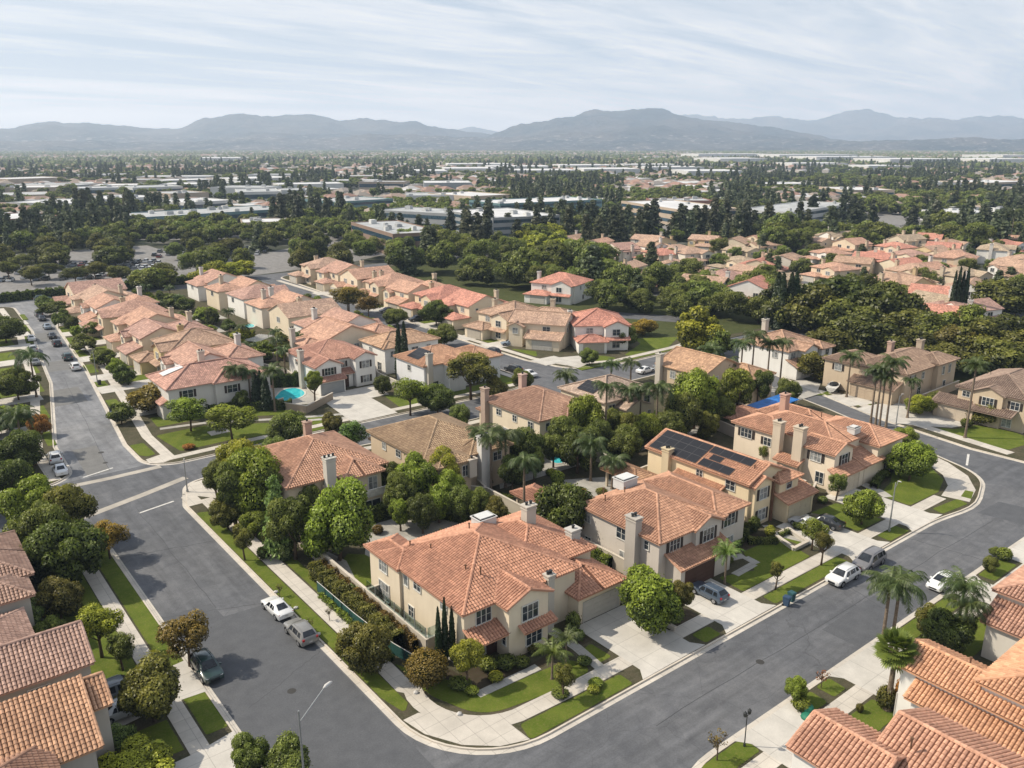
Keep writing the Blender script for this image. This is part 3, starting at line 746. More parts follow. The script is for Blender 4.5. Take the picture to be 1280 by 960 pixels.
def add_door(root, face, a, b_, col=(.06, .03, .02), w=1.1, h=2.3):
    if (w, h) not in DOOR:
        m = MB(); m.box(-w / 2, w / 2, -.05, .02, 0, h); m.box(-w / 2 - .12, -w / 2, -.09, .02, 0, h + .12); m.box(w / 2, w / 2 + .12, -.09, .02, 0, h + .12); m.box(-w / 2, w / 2, -.09, .02, h, h + .12)
        for z0, z1 in ((.2, .95), (1.1, 2.1)):
            for s in (-1, 1): m.box(s * w / 4 - w * .17, s * w / 4 + w * .17, -.07, -.045, z0, z1)
        k = MB(); k.lathe([(.02, 0), (.05, .03), (.05, .06), (.02, .09)], 8)
        DOOR[(w, h)] = (m.mesh('door', 'painted_trim'), k.mesh('handle', 'galvanised'))
    loc = (a, b_, .16) if face in 'SN' else (b_, a, .16)
    o = link('door', DOOR[(w, h)][0], root, col, loc, rotz=FACE[face])
    link('handle', DOOR[(w, h)][1], o, None, (w * .38, -.1, 1.05))
    return o
def add_chimney(root, x, y, z0, z1, w=1.1, d=.8, col=(.5, .46, .4), flues=2, tilecap=False):
    m = MB(); m.box(x - w / 2, x + w / 2, y - d / 2, y + d / 2, z0, z1)
    m.box(x - w / 2 - .08, x + w / 2 + .08, y - d / 2 - .08, y + d / 2 + .08, z1 - .35, z1 - .22)
    m.box(x - w / 2 - .13, x + w / 2 + .13, y - d / 2 - .13, y + d / 2 + .13, z1, z1 + .14)
    o = m.build('chimney', 'stucco', root, col)
    c = MB()
    for k in range(flues):
        px = x + (k - (flues - 1) / 2) * w * .45
        c.lathe([(.15, z1 + .14), (.15, z1 + .4), (.2, z1 + .42), (.2, z1 + .48), (.05, z1 + .52)], 10, 0, (px, y))
    c.build('flue', 'dark_metal' if not tilecap else 'timber', o)
    return o
def skylight_box(root, x, y, z, w, d, h, col=(.6, .6, .58)):
    m = MB(); m.box(x - w / 2, x + w / 2, y - d / 2, y + d / 2, z - .6, z + h); m.box(x - w / 2 - .1, x + w / 2 + .1, y - d / 2 - .1, y + d / 2 + .1, z + h - .12, z + h)
    m.box(x - w / 2 + .2, x + w / 2 - .2, y - d / 2 + .2, y + d / 2 - .2, z + h, z + h + .12)
    return m.build('roof_hatch', 'painted_trim', root, col)
def vents(root, pts):
    for (x, y, z) in pts:
        m = MB(); m.lathe([(.07, z - .4), (.07, z + .35), (.12, z + .37), (.12, z + .47)], 8, 0, (x, y)); m.build('vent_pipe', 'timber', root)
TERRA = [(.40, .19, .13), (.37, .18, .125), (.42, .21, .145), (.36, .19, .14), (.39, .22, .16), (.33, .18, .13)]
def house(label, vols, wall, roofc, loc=(0, 0), rot=0, tiled=False, wins=(), shut=None, gdoors=(), doors=(), chims=(), fine=True, gcol=(.5, .47, .42), name='stucco_house', group=None, trim=TRIMC):
    wall = tuple(min(.76, c * 1.29) for c in wall); roofc = (roofc[0] * 1.2, roofc[1] * 1.36, roofc[2] * 1.34)
    root = thing(name, label, 'house', (loc[0], loc[1], 0), rot, group)
    mw = MB(); mt = MB()
    for i, v in enumerate(vols):
        v = dict(zip(('x0', 'x1', 'y0', 'y1', 'h', 'roof'), v[:6])) | (v[6] if len(v) > 6 else {})
        if not v.get('open'): walls_of(mw, v, .004 * i)
        if v['roof'] != 'flat': roof_of(mt, v, tiled, i * 10, caps=tiled or fine)
    mw.build('wall', 'stucco', root, wall)
    if mt.f: mt.build('roof', ['clay_tile', 'shaded_underlay', 'clay_tile_relief', 'stucco'], root, roofc)
    for w in wins:
        add_window(root, *w[:6], n=(w[6] if len(w) > 6 else 2), shut=(shut if (len(w) > 7 and w[7]) else None), fine=fine, trim=trim)
    for gd in gdoors: add_garage_door(root, *gd, col=gcol)
    for d in doors: add_door(root, *d)
    for c in chims: add_chimney(root, *c)
    return root
# ================================================================ THE NEAR HOUSES
CREAM = (.54, .465, .355); GREYB = (.43, .39, .345); YEL = (.56, .46, .31); TAN = (.42, .335, .24); WHT = (.60, .575, .54); SAND = (.50, .42, .32)
DK = (.045, .035, .03); DGREEN = (.04, .05, .045)
# A corner house
hA = house('large cream corner house with broad terracotta hip roof and glass-railed side patio', [
    (38.2, 52, 55.3, 70, 5.75, 'hip'), (41.9, 46.7, 53.3, 61, 5.78, 'gy', {'pitch': .42}), (37.9, 41.2, 66.3, 72.4, 5.7, 'hip', {'pitch': .38}),
    (47.3, 57, 58.2, 69.4, 5.2, 'hip'), (51.1, 57.2, 53.7, 64, 3.35, 'hip'), (38.4, 41.9, 53.6, 55.4, 3.0, 'sS', {'open': 1, 'ov': .25}), (43.2, 46.9, 52.5, 53.4, 3.0, 'sS', {'open': 1, 'ov': .15})],
    CREAM, (.43, .20, .135), tiled=True, shut=DK,
    wins=[('S', 40.4, 55.28, 4.6, 1.7, 1.4, 3), ('S', 44.4, 53.27, 4.5, 1.9, 1.55, 3), ('S', 44.9, 53.27, 1.6, 1.9, 1.4, 3), ('W', 58.6, 38.18, 4.9, 1.0, 1.0), ('W', 63.3, 38.18, 4.9, 1.2, 1.0), ('W', 65.4, 38.18, 4.6, .7, 1.2, 1), ('W', 69.5, 37.88, 4.6, 1.5, 1.4, 3), ('W', 69.5, 37.88, 1.6, 2.0, 2.0, 3), ('W', 64.6, 38.18, 1.4, .9, 1.2), ('W', 54.0, 41.88, 2.0, .5, .9, 1), ('S', 39.8, 55.28, 1.5, 1.6, 1.9, 2)],
    gdoors=[('S', 54.3, 53.68, 4.9, 2.2)], doors=[('S', 41.3, 55.26), ], chims=[(48.2, 54.9, 0, 6.3, .8, .7), (53.2, 64.2, 5, 9.0, 1.3, 1.0, (.5, .46, .4), 2), (56.0, 60.0, 3, 6.9, 1.3, 1.0, (.5, .48, .44), 1)], gcol=(.46, .43, .38))
skylight_box(hA, 49.6, 67.6, 7.0, 2.2, 1.7, .55); vents(hA, [(41.2, 65.4, 7.2), (41.4, 59.5, 7.3), (42.1, 58.0, 7.5), (40.2, 67.8, 6.9), (46.2, 65.6, 8)])
m = MB()   # balcony-level railing of the side patio is glass set on the yard wall
# B grey house
hB = house('greige two-storey house with dark brown garage door and tall side chimney', [
    (62.8, 73.5, 53.6, 66, 5.75, 'hip'), (68.2, 72.4, 53.0, 58, 5.77, 'gy', {'pitch': .45}), (72.8, 78.4, 54.0, 66, 5.74, 'hip'), (64, 72.6, 51.4, 53.7, 2.95, 'sS', {'ov': .3}), (62.9, 67, 65.8, 72, 3.1, 'hip'), (77.8, 81, 59, 66, 3.2, 'hip')],
    GREYB, (.40, .20, .135), tiled=True, shut=DK,
    wins=[('S', 65.3, 53.58, 4.7, 1.6, 1.4, 3, 1), ('S', 70.3, 52.98, 4.6, 1.8, 1.5, 3, 1), ('S', 75.4, 53.98, 4.6, 2.0, 1.6, 3, 1), ('W', 59.2, 62.78, 4.6, 1.5, 1.3), ('W', 55.4, 62.78, 4.7, .6, 1.0, 1), ('W', 58.7, 62.78, 1.7, 1.3, 1.5), ('W', 64.8, 62.78, 4.4, .9, .9), ('W', 64.6, 62.78, 1.6, .9, .9), ('S', 75.5, 53.98, 1.5, 1.8, 1.6, 3)],
    gdoors=[('S', 67.2, 51.38, 4.7, 2.2)], doors=[('S', 73.2, 53.96)], chims=[(62.3, 57.0, 0, 7.6, 1.0, 1.5, (.42, .385, .34), 2)], gcol=(.085, .045, .032))
skylight_box(hB, 69.5, 65.3, 7.1, 2.4, 1.8, .7, (.62, .62, .6)); vents(hB, [(64.4, 63.6, 6.9), (65.3, 64.8, 7.2), (66.5, 62.5, 7.7)])
# C solar house
hC = house('pale yellow two-storey house with black solar panels on its terracotta roof', [
    (83.2, 90.8, 57.0, 74, 5.95, 'gy', {'pitch': .42}), (83.6, 87.0, 56.3, 60, 5.6, 'gy', {'pitch': .5}), (88.2, 92.4, 55.9, 61, 5.3, 'hip', {'pitch': .45}), (88, 93.9, 54.4, 60, 3.0, 'sS', {'pitch': .3}), (79.6, 83.4, 61, 68, 3.0, 'sW', {'pitch': .36}), (90.6, 96, 62, 72, 3.2, 'hip')],
    YEL, (.45, .22, .145), tiled=True, shut=DK,
    wins=[('S', 85.3, 56.28, 4.4, 1.5, 1.5, 2, 1), ('S', 85.3, 56.28, 1.5, 1.5, 1.5, 2, 1), ('W', 59.8, 83.18, 4.9, 1.4, 1.2), ('W', 64.8, 83.18, 4.9, 1.0, 1.0), ('W', 70.5, 83.18, 4.8, .8, 1.3, 1), ('S', 90.3, 55.88, 4.5, 1.1, 1.1, 1), ('W', 57.9, 83.18, 1.6, .7, .9)],
    gdoors=[('S', 90.9, 54.38, 4.8, 2.2)], doors=[('S', 87.6, 56.8)], chims=[(82.9, 70.2, 0, 6.9, 1.0, 1.2, (.56, .46, .31), 2)], gcol=(.52, .44, .31))
vents(hC, [(85.5, 58, 7.2)])
m = MB(); m.box(87.05, 87.35, 56.0, 56.28, 0, 6.3); m.build('downpipe', 'timber', hC)
def solar(root, pts_x, y0, y1, xs, h, p, ex, nx, ny, label=None):
    """panel field on the west slope: x from xs[0] to xs[1], y from y0 to y1; slope z = h + (x-ex)*p"""
    f = MB(); c = MB(); dx = (xs[1] - xs[0]) / nx; dy = (y1 - y0) / ny
    def Z(x): return h + (x - ex) * p + .22
    for i in range(nx):
        for j in range(ny):
            a, b_ = xs[0] + i * dx, xs[0] + (i + 1) * dx; u, w = y0 + j * dy, y0 + (j + 1) * dy
            for off, M, dz, uvs in ((.01, f, 0, 0), (.05, c, .006, 1)):
                P = [(a + off, w - off, Z(a + off) + dz), (a + off, u + off, Z(a + off) + dz), (b_ - off, u + off, Z(b_ - off) + dz), (b_ - off, w - off, Z(b_ - off) + dz)]
                M.poly(P, 0, [(0, 0), (dy, 0), (dy, dx * 1.08), (0, dx * 1.08)] if uvs else None)
                if not uvs:
                    Q = [(x, y, z - .05) for x, y, z in P]
                    for k in range(4): M.poly([P[k], Q[k], Q[(k + 1) % 4], P[(k + 1) % 4]])
    o = f.build('solar_panel', 'solar_rim', root); c.build('solar_cells', 'solar_cell', o)
ex = 83.2 - .45
solar(hC, 0, 65.5, 73.7, (83.0, 86.75), 5.95, .42, ex, 3, 5); solar(hC, 0, 58.6, 65.3, (85.5, 86.75), 5.95, .42, ex, 1, 4); solar(hC, 0, 60.0, 65.1, (83.0, 84.25), 5.95, .42, ex, 1, 3); solar(hC, 0, 62.6, 64.4, (84.4, 85.35), 5.95, .42, ex, 1, 1)
# D right-hand house
hD = house('cream two-storey house with twin tapered chimneys and stepped terracotta roofs', [
    (104.0, 112, 58.0, 72, 5.9, 'hip'), (101.9, 106.5, 56.4, 61.5, 5.6, 'gy', {'pitch': .45}), (102.2, 108, 66, 73.5, 5.85, 'hip'), (111.4, 118.4, 55.2, 66, 5.1, 'hip'), (100.9, 107.5, 54.9, 56.6, 2.9, 'sS', {'ov': .3}), (107.6, 112.4, 54.9, 58.4, 3.0, 'sS', {'ov': .3}), (112, 118, 66, 76, 5.0, 'hip'), (100.6, 102, 61.4, 64.6, 2.8, 'sW')],
    (.57, .49, .385), (.44, .22, .15), tiled=True, shut=DK,
    wins=[('W', 59.3, 101.88, 4.5, 1.6, 1.3, 3, 1), ('S', 104.4, 56.38, 4.4, 1.5, 1.5, 2, 1), ('W', 71.3, 102.18, 4.6, 1.9, 1.3, 3, 1), ('W', 67.5, 102.18, 4.3, 1.2, 1.2, 2, 1), ('W', 58.4, 101.88, 1.6, 1.2, 1.6), ('S', 114.8, 55.18, 1.4, 1.2, 1.7, 2, 1), ('W', 63, 103.98, 4.4, .9, 1.1)],
    gdoors=[('S', 103.7, 54.88, 4.8, 2.2)], doors=[('S', 110.6, 58.0)], chims=[(101.6, 61.9, 0, 8.2, 1.1, 1.5, (.57, .49, .385), 2), (101.9, 65.6, 0, 8.0, 1.1, 1.3, (.57, .49, .385), 2), (110.4, 70.5, 6, 9.4, 1.2, 1.0, (.5, .32, .25), 1)], gcol=(.54, .46, .35))
skylight_box(hD, 110.2, 58.6, 7.0, 1.6, 1.2, .35, (.6, .58, .55)); vents(hD, [(108.6, 63, 8.4)])
# houses behind: E, F, G
hF = house('cream house with faded terracotta hip roof and white south chimney', [
    (37.6, 51.2, 92.4, 107.5, 5.8, 'hip'), (44.4, 49.6, 90.4, 98, 5.78, 'hip', {'pitch': .42}), (42, 48, 91.8, 92.5, 5.0, 'flat', {'z0': 0}), (44.4, 49.8, 89.2, 90.6, 3.0, 'flat'), (40, 46, 107, 111, 3.2, 'hip')],
    SAND, (.42, .215, .15), tiled=True, shut=DK,
    wins=[('S', 40.4, 92.38, 1.6, 2.4, 1.8, 3), ('S', 45.6, 90.38, 4.3, 1.6, 1.7, 3), ('S', 48.3, 90.38, 4.3, 1.2, 1.7, 2), ('S', 46.8, 89.18, 1.5, 3.6, 2.0, 3), ('S', 40.4, 92.38, 4.7, 1.4, 1.2, 2)],
    chims=[(42.9, 91.6, 0, 8.7, 1.3, 1.1, (.55, .52, .46), 3), (46.0, 104.5, 6, 9.4, 1.0, .8, (.42, .3, .24), 1)])
m = MB(); m.box(44.3, 49.9, 89.0, 89.1, 3.0, 4.0); [m.box(44.4 + k * .5, 44.46 + k * .5, 88.95, 89.14, 2.9, 4.05) for k in range(11)]; m.build('balcony_rail', 'white_paint', hF)
hE = house('tan two-storey house with brown tile hip roof and broad white chimney', [
    (55.9, 68.5, 89.6, 104.5, 5.9, 'hip'), (62, 68.8, 87.4, 92, 5.88, 'hip'), (55.9, 61, 86.0, 92, 5.87, 'hip'), (58, 66, 104, 108, 3.2, 'hip')],
    TAN, (.33, .205, .135), tiled=True, shut=DK,
    wins=[('S', 60.3, 85.98, 4.4, 1.4, 1.5, 3), ('S', 66.6, 87.38, 4.6, 1.4, 1.2), ('W', 100.5, 55.88, 4.7, .9, 1.0), ('W', 96.5, 55.88, 4.7, 1.2, 1.0), ('W', 90.2, 55.88, 4.7, .8, 1.0), ('S', 58, 85.98, 1.6, 1.6, 1.4)],
    chims=[(63.8, 86.7, 0, 8.3, 1.7, 1.1, (.62, .6, .56), 2), (61.0, 85.8, 3.4, 5.9, 1.2, .8, (.56, .5, .42), 1)])
hG = house('cream house with dusky pink-brown hip roof behind the palms', [
    (78.9, 90.5, 92.6, 107, 5.85, 'hip'), (83.4, 88.6, 91.2, 97, 5.83, 'hip'), (80, 88, 106.5, 110, 3.2, 'hip')],
    CREAM, (.34, .185, .135), tiled=True, shut=DK,
    wins=[('W', 103, 78.88, 4.6, 1.2, 1.0), ('W', 98.8, 78.88, 4.6, 1.0, 1.0), ('W', 94.8, 78.88, 4.5, 1.2, 1.1), ('S', 80.8, 92.58, 4.5, 1.4, 1.3), ('S', 86, 91.18, 4.5, 1.4, 1.3, 3), ('W', 101, 78.88, 1.5, 1.6, 1.6)],
    chims=[(78.4, 106.2, 0, 8.0, .9, 1.2, (.42, .32, .26), 1), (86, 105.6, 6, 9.2, 1.1, .9, (.5, .36, .3), 1)])
hG2 = house('cream house with grey solar slope half hidden by palms', [
    (93.4, 105.5, 93.0, 104, 5.9, 'hip'), (96, 101, 90.4, 95, 4.8, 'gy')], CREAM, (.36, .24, .19), tiled=False, shut=DK,
    wins=[('S', 95, 92.98, 4.5, 1.4, 1.3), ('S', 103.5, 92.98, 4.5, 1.4, 1.3), ('S', 103.5, 92.98, 1.4, 2.2, 2.0, 3), ('W', 98, 93.38, 4.5, 1.2, 1.2)])
exg = 93.4 - .45
solar(hG2, 0, 96.6, 100.6, (94.0, 96.6), 5.9, .40, exg, 3, 4)
hH = house('tan house with long orange-brown gable roof and pale end wall', [
    (119.5, 131, 93.5, 105, 5.8, 'gy', {'pitch': .4}), (126, 133, 88, 96, 5.2, 'hip')], TAN, (.40, .22, .14), tiled=False, shut=DK,
    wins=[('S', 123, 93.48, 4.4, 1.2, 1.3), ('W', 96, 119.48, 1.6, 1.2, 1.4), ('W', 101, 119.48, 4.4, 1.2, 1.3), ('S', 127.4, 87.98, 4.0, 1.2, 1.3)], chims=[(118.9, 104, 0, 8, .9, 1.2, (.5, .46, .4), 1)])
hI = house('white two-storey house with brown hip roof and blue-shaded bay window', [
    (148.2, 160.5, 94.8, 107, 5.8, 'hip'), (151.6, 156, 93.0, 98, 5.75, 'gy', {'pitch': .42}), (157, 161, 92.6, 98, 5.5, 'hip'), (148, 153, 92.4, 95, 2.9, 'sS')], WHT, (.36, .20, .14), tiled=False, shut=DK,
    wins=[('S', 149.8, 94.78, 4.5, 1.5, 1.5), ('S', 153.8, 92.98, 4.3, 1.9, 1.5, 3), ('S', 159, 92.58, 4.5, 1.2, 1.2), ('S', 154, 92.98, 1.4, 2.0, 2.0, 3), ('W', 98, 148.18, 4.5, 1.2, 1.2), ('W', 94, 156.98, 4.5, .8, 1.2)], chims=[(155.5, 106, 6, 9.8, 1.2, 1.0)])
hJ = house('tan two-storey house with dusky brown roof, bay tower and twin chimneys', [
    (149.5, 167, 70.6, 81, 5.9, 'hip'), (149.0, 157, 78, 87, 5.85, 'hip'), (146.8, 150, 71.5, 80, 3.0, 'sW', {'pitch': .36}), (160, 167.3, 69.6, 75, 6.3, 'hip')], (.42, .34, .25), (.265, .165, .125), tiled=True, shut=DK,
    wins=[('W', 84, 148.98, 4.6, 1.4, 1.3, 2, 1), ('W', 76, 149.48, 4.9, 1.3, 1.2, 2, 1), ('S', 152, 70.58, 4.6, 1.2, 1.3, 2, 1), ('S', 156, 70.58, 4.6, .9, 1.2, 1), ('S', 155, 70.58, 1.6, 1.2, 1.6), ('S', 162, 69.58, 4.8, .9, 1.6, 1), ('S', 164.6, 69.58, 4.8, .9, 1.6, 1), ('S', 163, 69.58, 1.8, 1.0, 1.6, 1)],
    gdoors=[('W', 77.4, 146.78, 4.6, 2.2)], chims=[(160, 79.5, 6, 8.9, 1.2, .9, (.45, .32, .26), 1), (166, 76.5, 6, 9.0, 1.2, 1.1, (.44, .36, .28), 2)], gcol=(.42, .33, .24))
hK = house('tan house with slate-brown tile roof and pale double garage door', [
    (149.2, 166, 49.8, 61, 5.9, 'hip'), (148.6, 153, 53.4, 58, 5.8, 'gx', {'pitch': .45}), (147.4, 150, 57.4, 64.0, 2.8, 'sW', {'pitch': .36}), (147.2, 149.6, 51.5, 57.3, 2.9, 'sW', {'pitch': .3, 'open': 1})], (.43, .35, .255), (.24, .155, .125), tiled=True, shut=DK,
    wins=[('W', 55.7, 148.58, 4.4, 1.8, 1.4, 3, 1), ('W', 51.6, 149.18, 4.5, 1.3, 1.3, 2, 1), ('W', 52.5, 149.18, 1.5, 1.4, 1.8, 2), ('S', 155, 49.78, 4.5, 1.2, 1.2), ('W', 59.6, 149.18, 4.8, 1.2, .9)],
    gdoors=[('W', 60.8, 147.38, 4.7, 2.2)], doors=[('W', 54.8, 149.16)], gcol=(.5, .42, .33))
# left edge houses (their backs run out of the frame)
hL1 = house('grey-walled house with pinkish clay roof beside the big tree cluster', [(-6, 8.2, 88.0, 99, 5.9, 'hip'), (-5, 7.6, 84, 89, 5.6, 'hip')], (.40, .37, .33), (.36, .21, .165), tiled=True, wins=[('S', 4, 83.98, 1.6, 1.4, 1.4)])
hL2 = house('grey-walled house whose rose-brown gable roof ends at the driveway', [(-8, 9.4, 67.6, 74.0, 6.3, 'gx', {'pitch': .55}), (-8, 6.4, 74, 83, 4.6, 'hip', {'pitch': .33})], (.36, .33, .29), (.40, .235, .19), tiled=True, wins=[('S', 5.6, 67.58, 4.9, 1.5, 1.3, 3)])
hL3 = house('grey-walled house with bright orange stepped clay roof at the lower left', [(-8, 9.3, 61.6, 65.4, 6.0, 'gx', {'pitch': .6}), (-8, 7.6, 58.4, 63.5, 5.0, 'sS', {'pitch': .52})], (.37, .34, .30), (.47, .245, .155), tiled=True, wins=[])
hL4 = house('house with deep brown tile roof at the lower left corner', [(-8, 4.6, 52, 60.2, 5.4, 'hip', {'pitch': .45})], (.36, .34, .30), (.30, .155, .11), tiled=True)
# bottom right houses
hN1 = house('house nearest the camera with two parallel terracotta gables and vent pipe', [
    (45.9, 51.4, 20.4, 26.0, 6.3, 'gy', {'pitch': .42}), (48.3, 56.8, 8, 21.8, 6.3, 'gy', {'pitch': .42}), (43.8, 48, 17, 21.6, 4.6, 'hip')], WHT, (.46, .225, .155), tiled=True, wins=[('W', 23, 45.88, 4.6, 1.6, 1.4)])
vents(hN1, [(50.2, 20.0, 8.2)])
hN2 = house('white-walled house with wide orange clay slopes around a tall upper storey', [
    (62.7, 67.4, 12, 26.7, 5.3, 'gy', {'pitch': .42}), (63.5, 72.6, 4, 20.8, 6.6, 'hip', {'pitch': .3}), (61.2, 66.2, 10, 24.9, 3.8, 'sW', {'pitch': .42})], WHT, (.52, .255, .155), tiled=True, wins=[('W', 23, 61.18, 2.2, 1.6, 1.4, 2)], gdoors=[('N', 65, 26.72, 4.4, 2.2)])
vents(hN2, [(65.2, 22.5, 6.7), (66.5, 17.5, 7.7)])
hN4 = house('white-walled house with rose clay roofs at the right edge', [
    (80.4, 92, 12, 26.4, 6.0, 'hip'), (77.6, 81.2, 18, 26.0, 3.9, 'sW', {'pitch': .4}), (79.2, 84, 8, 16, 5.8, 'hip')], (.50, .47, .42), (.40, .205, .15), tiled=True, wins=[('W', 22, 77.58, 1.7, 1.5, 1.3)])
# ================================================================ PLANTS
def leaf_mesh(name, pos, nrm, size, tone, mats, core=None, aspect=1.0, updir=None, seed=0):
    """pos, nrm (n,3), size (n,), tone (n,) -> mesh of small four-sided leaves; core = (verts, faces) of a dark inner body"""
    r = np.random.RandomState(seed); n = len(pos)
    nrm = nrm / (np.linalg.norm(nrm, axis=1, keepdims=True) + 1e-9)
    t = r.normal(size=(n, 3)) if updir is None else updir
    u = np.cross(nrm, t); u /= (np.linalg.norm(u, axis=1, keepdims=True) + 1e-9); v = np.cross(nrm, u)
    s = size[:, None] * .5
    a = s * aspect
    bend = nrm * s * .25
    P = np.stack([pos - v * a, pos + u * s * .62 - bend, pos + v * a, pos - u * s * .62 - bend], 1).reshape(-1, 3)
    Fq = np.arange(n * 4).reshape(n, 4)
    cv, cf = core if core else ([], [])
    nv, ncf = len(cv), len(cf)
    V = np.concatenate([P, np.array(cv).reshape(-1, 3)]) if nv else P
    me = bpy.data.meshes.new(name)
    me.vertices.add(len(V)); me.vertices.foreach_set('co', V.astype(np.float32).ravel())
    loops = np.concatenate([Fq.ravel(), (np.array(cf) + n * 4).ravel()]) if ncf else Fq.ravel()
    tot = np.concatenate([np.full(n, 4), np.full(ncf, 3)]) if ncf else np.full(n, 4)
    st = np.concatenate([[0], np.cumsum(tot)[:-1]])
    me.loops.add(len(loops)); me.loops.foreach_set('vertex_index', loops.astype(np.int32))
    me.polygons.add(n + ncf); me.polygons.foreach_set('loop_start', st.astype(np.int32)); me.polygons.foreach_set('loop_total', tot.astype(np.int32))
    if ncf: me.polygons.foreach_set('material_index', np.concatenate([np.zeros(n), np.ones(ncf)]).astype(np.int32))
    for m_ in mats: me.materials.append(MATS[m_])
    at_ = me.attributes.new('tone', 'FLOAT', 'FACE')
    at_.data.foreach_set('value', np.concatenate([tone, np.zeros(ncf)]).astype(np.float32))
    me.update(); me.validate()
    return me
def ico(sub=1):
    import bmesh
    bm = bmesh.new(); bmesh.ops.create_icosphere(bm, subdivisions=sub, radius=1)
    v = [tuple(x.co) for x in bm.verts]; f = [tuple(y.index for y in x.verts) for x in bm.faces]; bm.free()
    return np.array(v), np.array(f)
ICO1 = ico(1); ICO2 = ico(2)
def crown_broad(name, seed, nl=16, nleaf=5200, size=.16, flat=.82, gap=.0, leafmat='leaves', corek=.72, spread=.62, lobe=(.30, .46), hang=0):
    """unit crown, radius about 1, centre at origin"""
    r = np.random.RandomState(seed)
    C = []
    for i in range(nl):
        for _ in range(40):
            d = r.normal(size=3); d /= np.linalg.norm(d); rad = spread * r.uniform(.55, 1.0) if i else 0
            c = d * rad * np.array([1, 1, flat]); c[2] += .05
            if c[2] < -.62 * flat: continue
            if all(np.linalg.norm(c - k[0]) > .24 for k in C): break
        C.append((c, r.uniform(*lobe) * (1.0 if i else 1.5), r.uniform(.0, 1)))
    pos = []; nr = []; tone = []; sz = []
    A = np.array([c[1] ** 2 for c in C]); cnt = (nleaf * A / A.sum()).astype(int)
    for (c, R, lt), k in zip(C, cnt):
        d = r.normal(size=(k, 3)); d /= np.linalg.norm(d, axis=1, keepdims=True)
        rr = R * r.uniform(.72, 1.08, size=(k, 1)) ** .8 * np.where(r.uniform(size=(k, 1)) < .08, r.uniform(1.0, 1.3, size=(k, 1)), 1)
        p = c + d * rr * np.array([1, 1, .9])
        if hang: p[:, 2] -= hang * r.uniform(0, 1, k) ** 2 * (np.hypot(p[:, 0], p[:, 1]))
        nn_ = d * 1.0 + r.normal(size=(k, 3)) * .55 + np.array([0, 0, .25])
        pos.append(p); nr.append(nn_)
        tone.append(np.clip(.34 + .34 * d[:, 2] + (lt - .5) * .35 + r.normal(size=k) * .24 + .14 * p[:, 2], 0, 1)); sz.append(size * r.uniform(.6, 1.35, k))  # light painted into the tone: lobe tops brighter, undersides darker
    pos, nr, tone, sz = (np.concatenate(x) for x in (pos, nr, tone, sz))
    # drop leaves buried inside other lobes
    keep = np.ones(len(pos), bool)
    for (c, R, lt) in C: keep &= np.linalg.norm((pos - c) / np.array([1, 1, .9]), axis=1) > R * .68
    if gap: keep &= r.uniform(size=len(pos)) > gap
    pos, nr, tone, sz = pos[keep], nr[keep], tone[keep], sz[keep]
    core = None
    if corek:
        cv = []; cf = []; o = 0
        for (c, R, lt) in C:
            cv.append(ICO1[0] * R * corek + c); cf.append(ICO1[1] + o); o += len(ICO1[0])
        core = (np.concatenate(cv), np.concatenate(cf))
    return leaf_mesh(name, pos, nr, sz, tone, [leafmat, 'crown_core'], core, seed=seed)
def crown_conifer(name, seed, nleaf=4200, size=.075, tiers=15, wide=.30, ragged=.35, leafmat='conifer_needles', corek=.6, top=.02):
    """unit height 1 from 0 to 1"""
    r = np.random.RandomState(seed); pos = []; nr = []; tone = []
    per = nleaf // (tiers * 7)
    for t in range(tiers):
        z = .06 + .92 * t / tiers; R0_ = wide * ((1 - z) ** .75) * r.uniform(.85, 1.1) + top
        nb = 7
        for b_ in range(nb):
            an = r.uniform(0, 2 * PI); Rb = R0_ * r.uniform(1 - ragged, 1.08)
            q = r.uniform(0, 1, per) ** .6
            p = np.stack([np.cos(an) * Rb * q, np.sin(an) * Rb * q, z - .05 * q * (1 - z) + r.normal(size=per) * .010], 1)
            p += r.normal(size=(per, 3)) * np.array([1, 1, .35]) * (.035 + .045 * (1 - z)) * wide * 2.3
            nn_ = np.stack([np.cos(an) * np.ones(per) * .6, np.sin(an) * np.ones(per) * .6, np.ones(per) * .8], 1) + r.normal(size=(per, 3)) * .5
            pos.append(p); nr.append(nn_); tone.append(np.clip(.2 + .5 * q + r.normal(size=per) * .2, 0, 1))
    pos, nr, tone = (np.concatenate(x) for x in (pos, nr, tone))
    sz = size * r.uniform(.6, 1.4, len(pos)) * (1.2 - .5 * pos[:, 2])
    k = 9; cv = []; zz = [.04, .3, .6, .95]; rr = [wide * corek, wide * corek * .8, wide * corek * .5, .004]
    for z, R in zip(zz, rr):
        for q in range(k): cv.append((R * math.cos(2 * PI * q / k), R * math.sin(2 * PI * q / k), z))
    cf = []
    for t in range(3):
        for q in range(k):
            a, b_, c, d_ = t * k + q, t * k + (q + 1) % k, (t + 1) * k + (q + 1) % k, (t + 1) * k + q
            cf += [(a, b_, c), (a, c, d_)]
    return leaf_mesh(name, pos, nr, sz, tone, [leafmat, 'crown_core'], (np.array(cv), np.array(cf)), seed=seed)
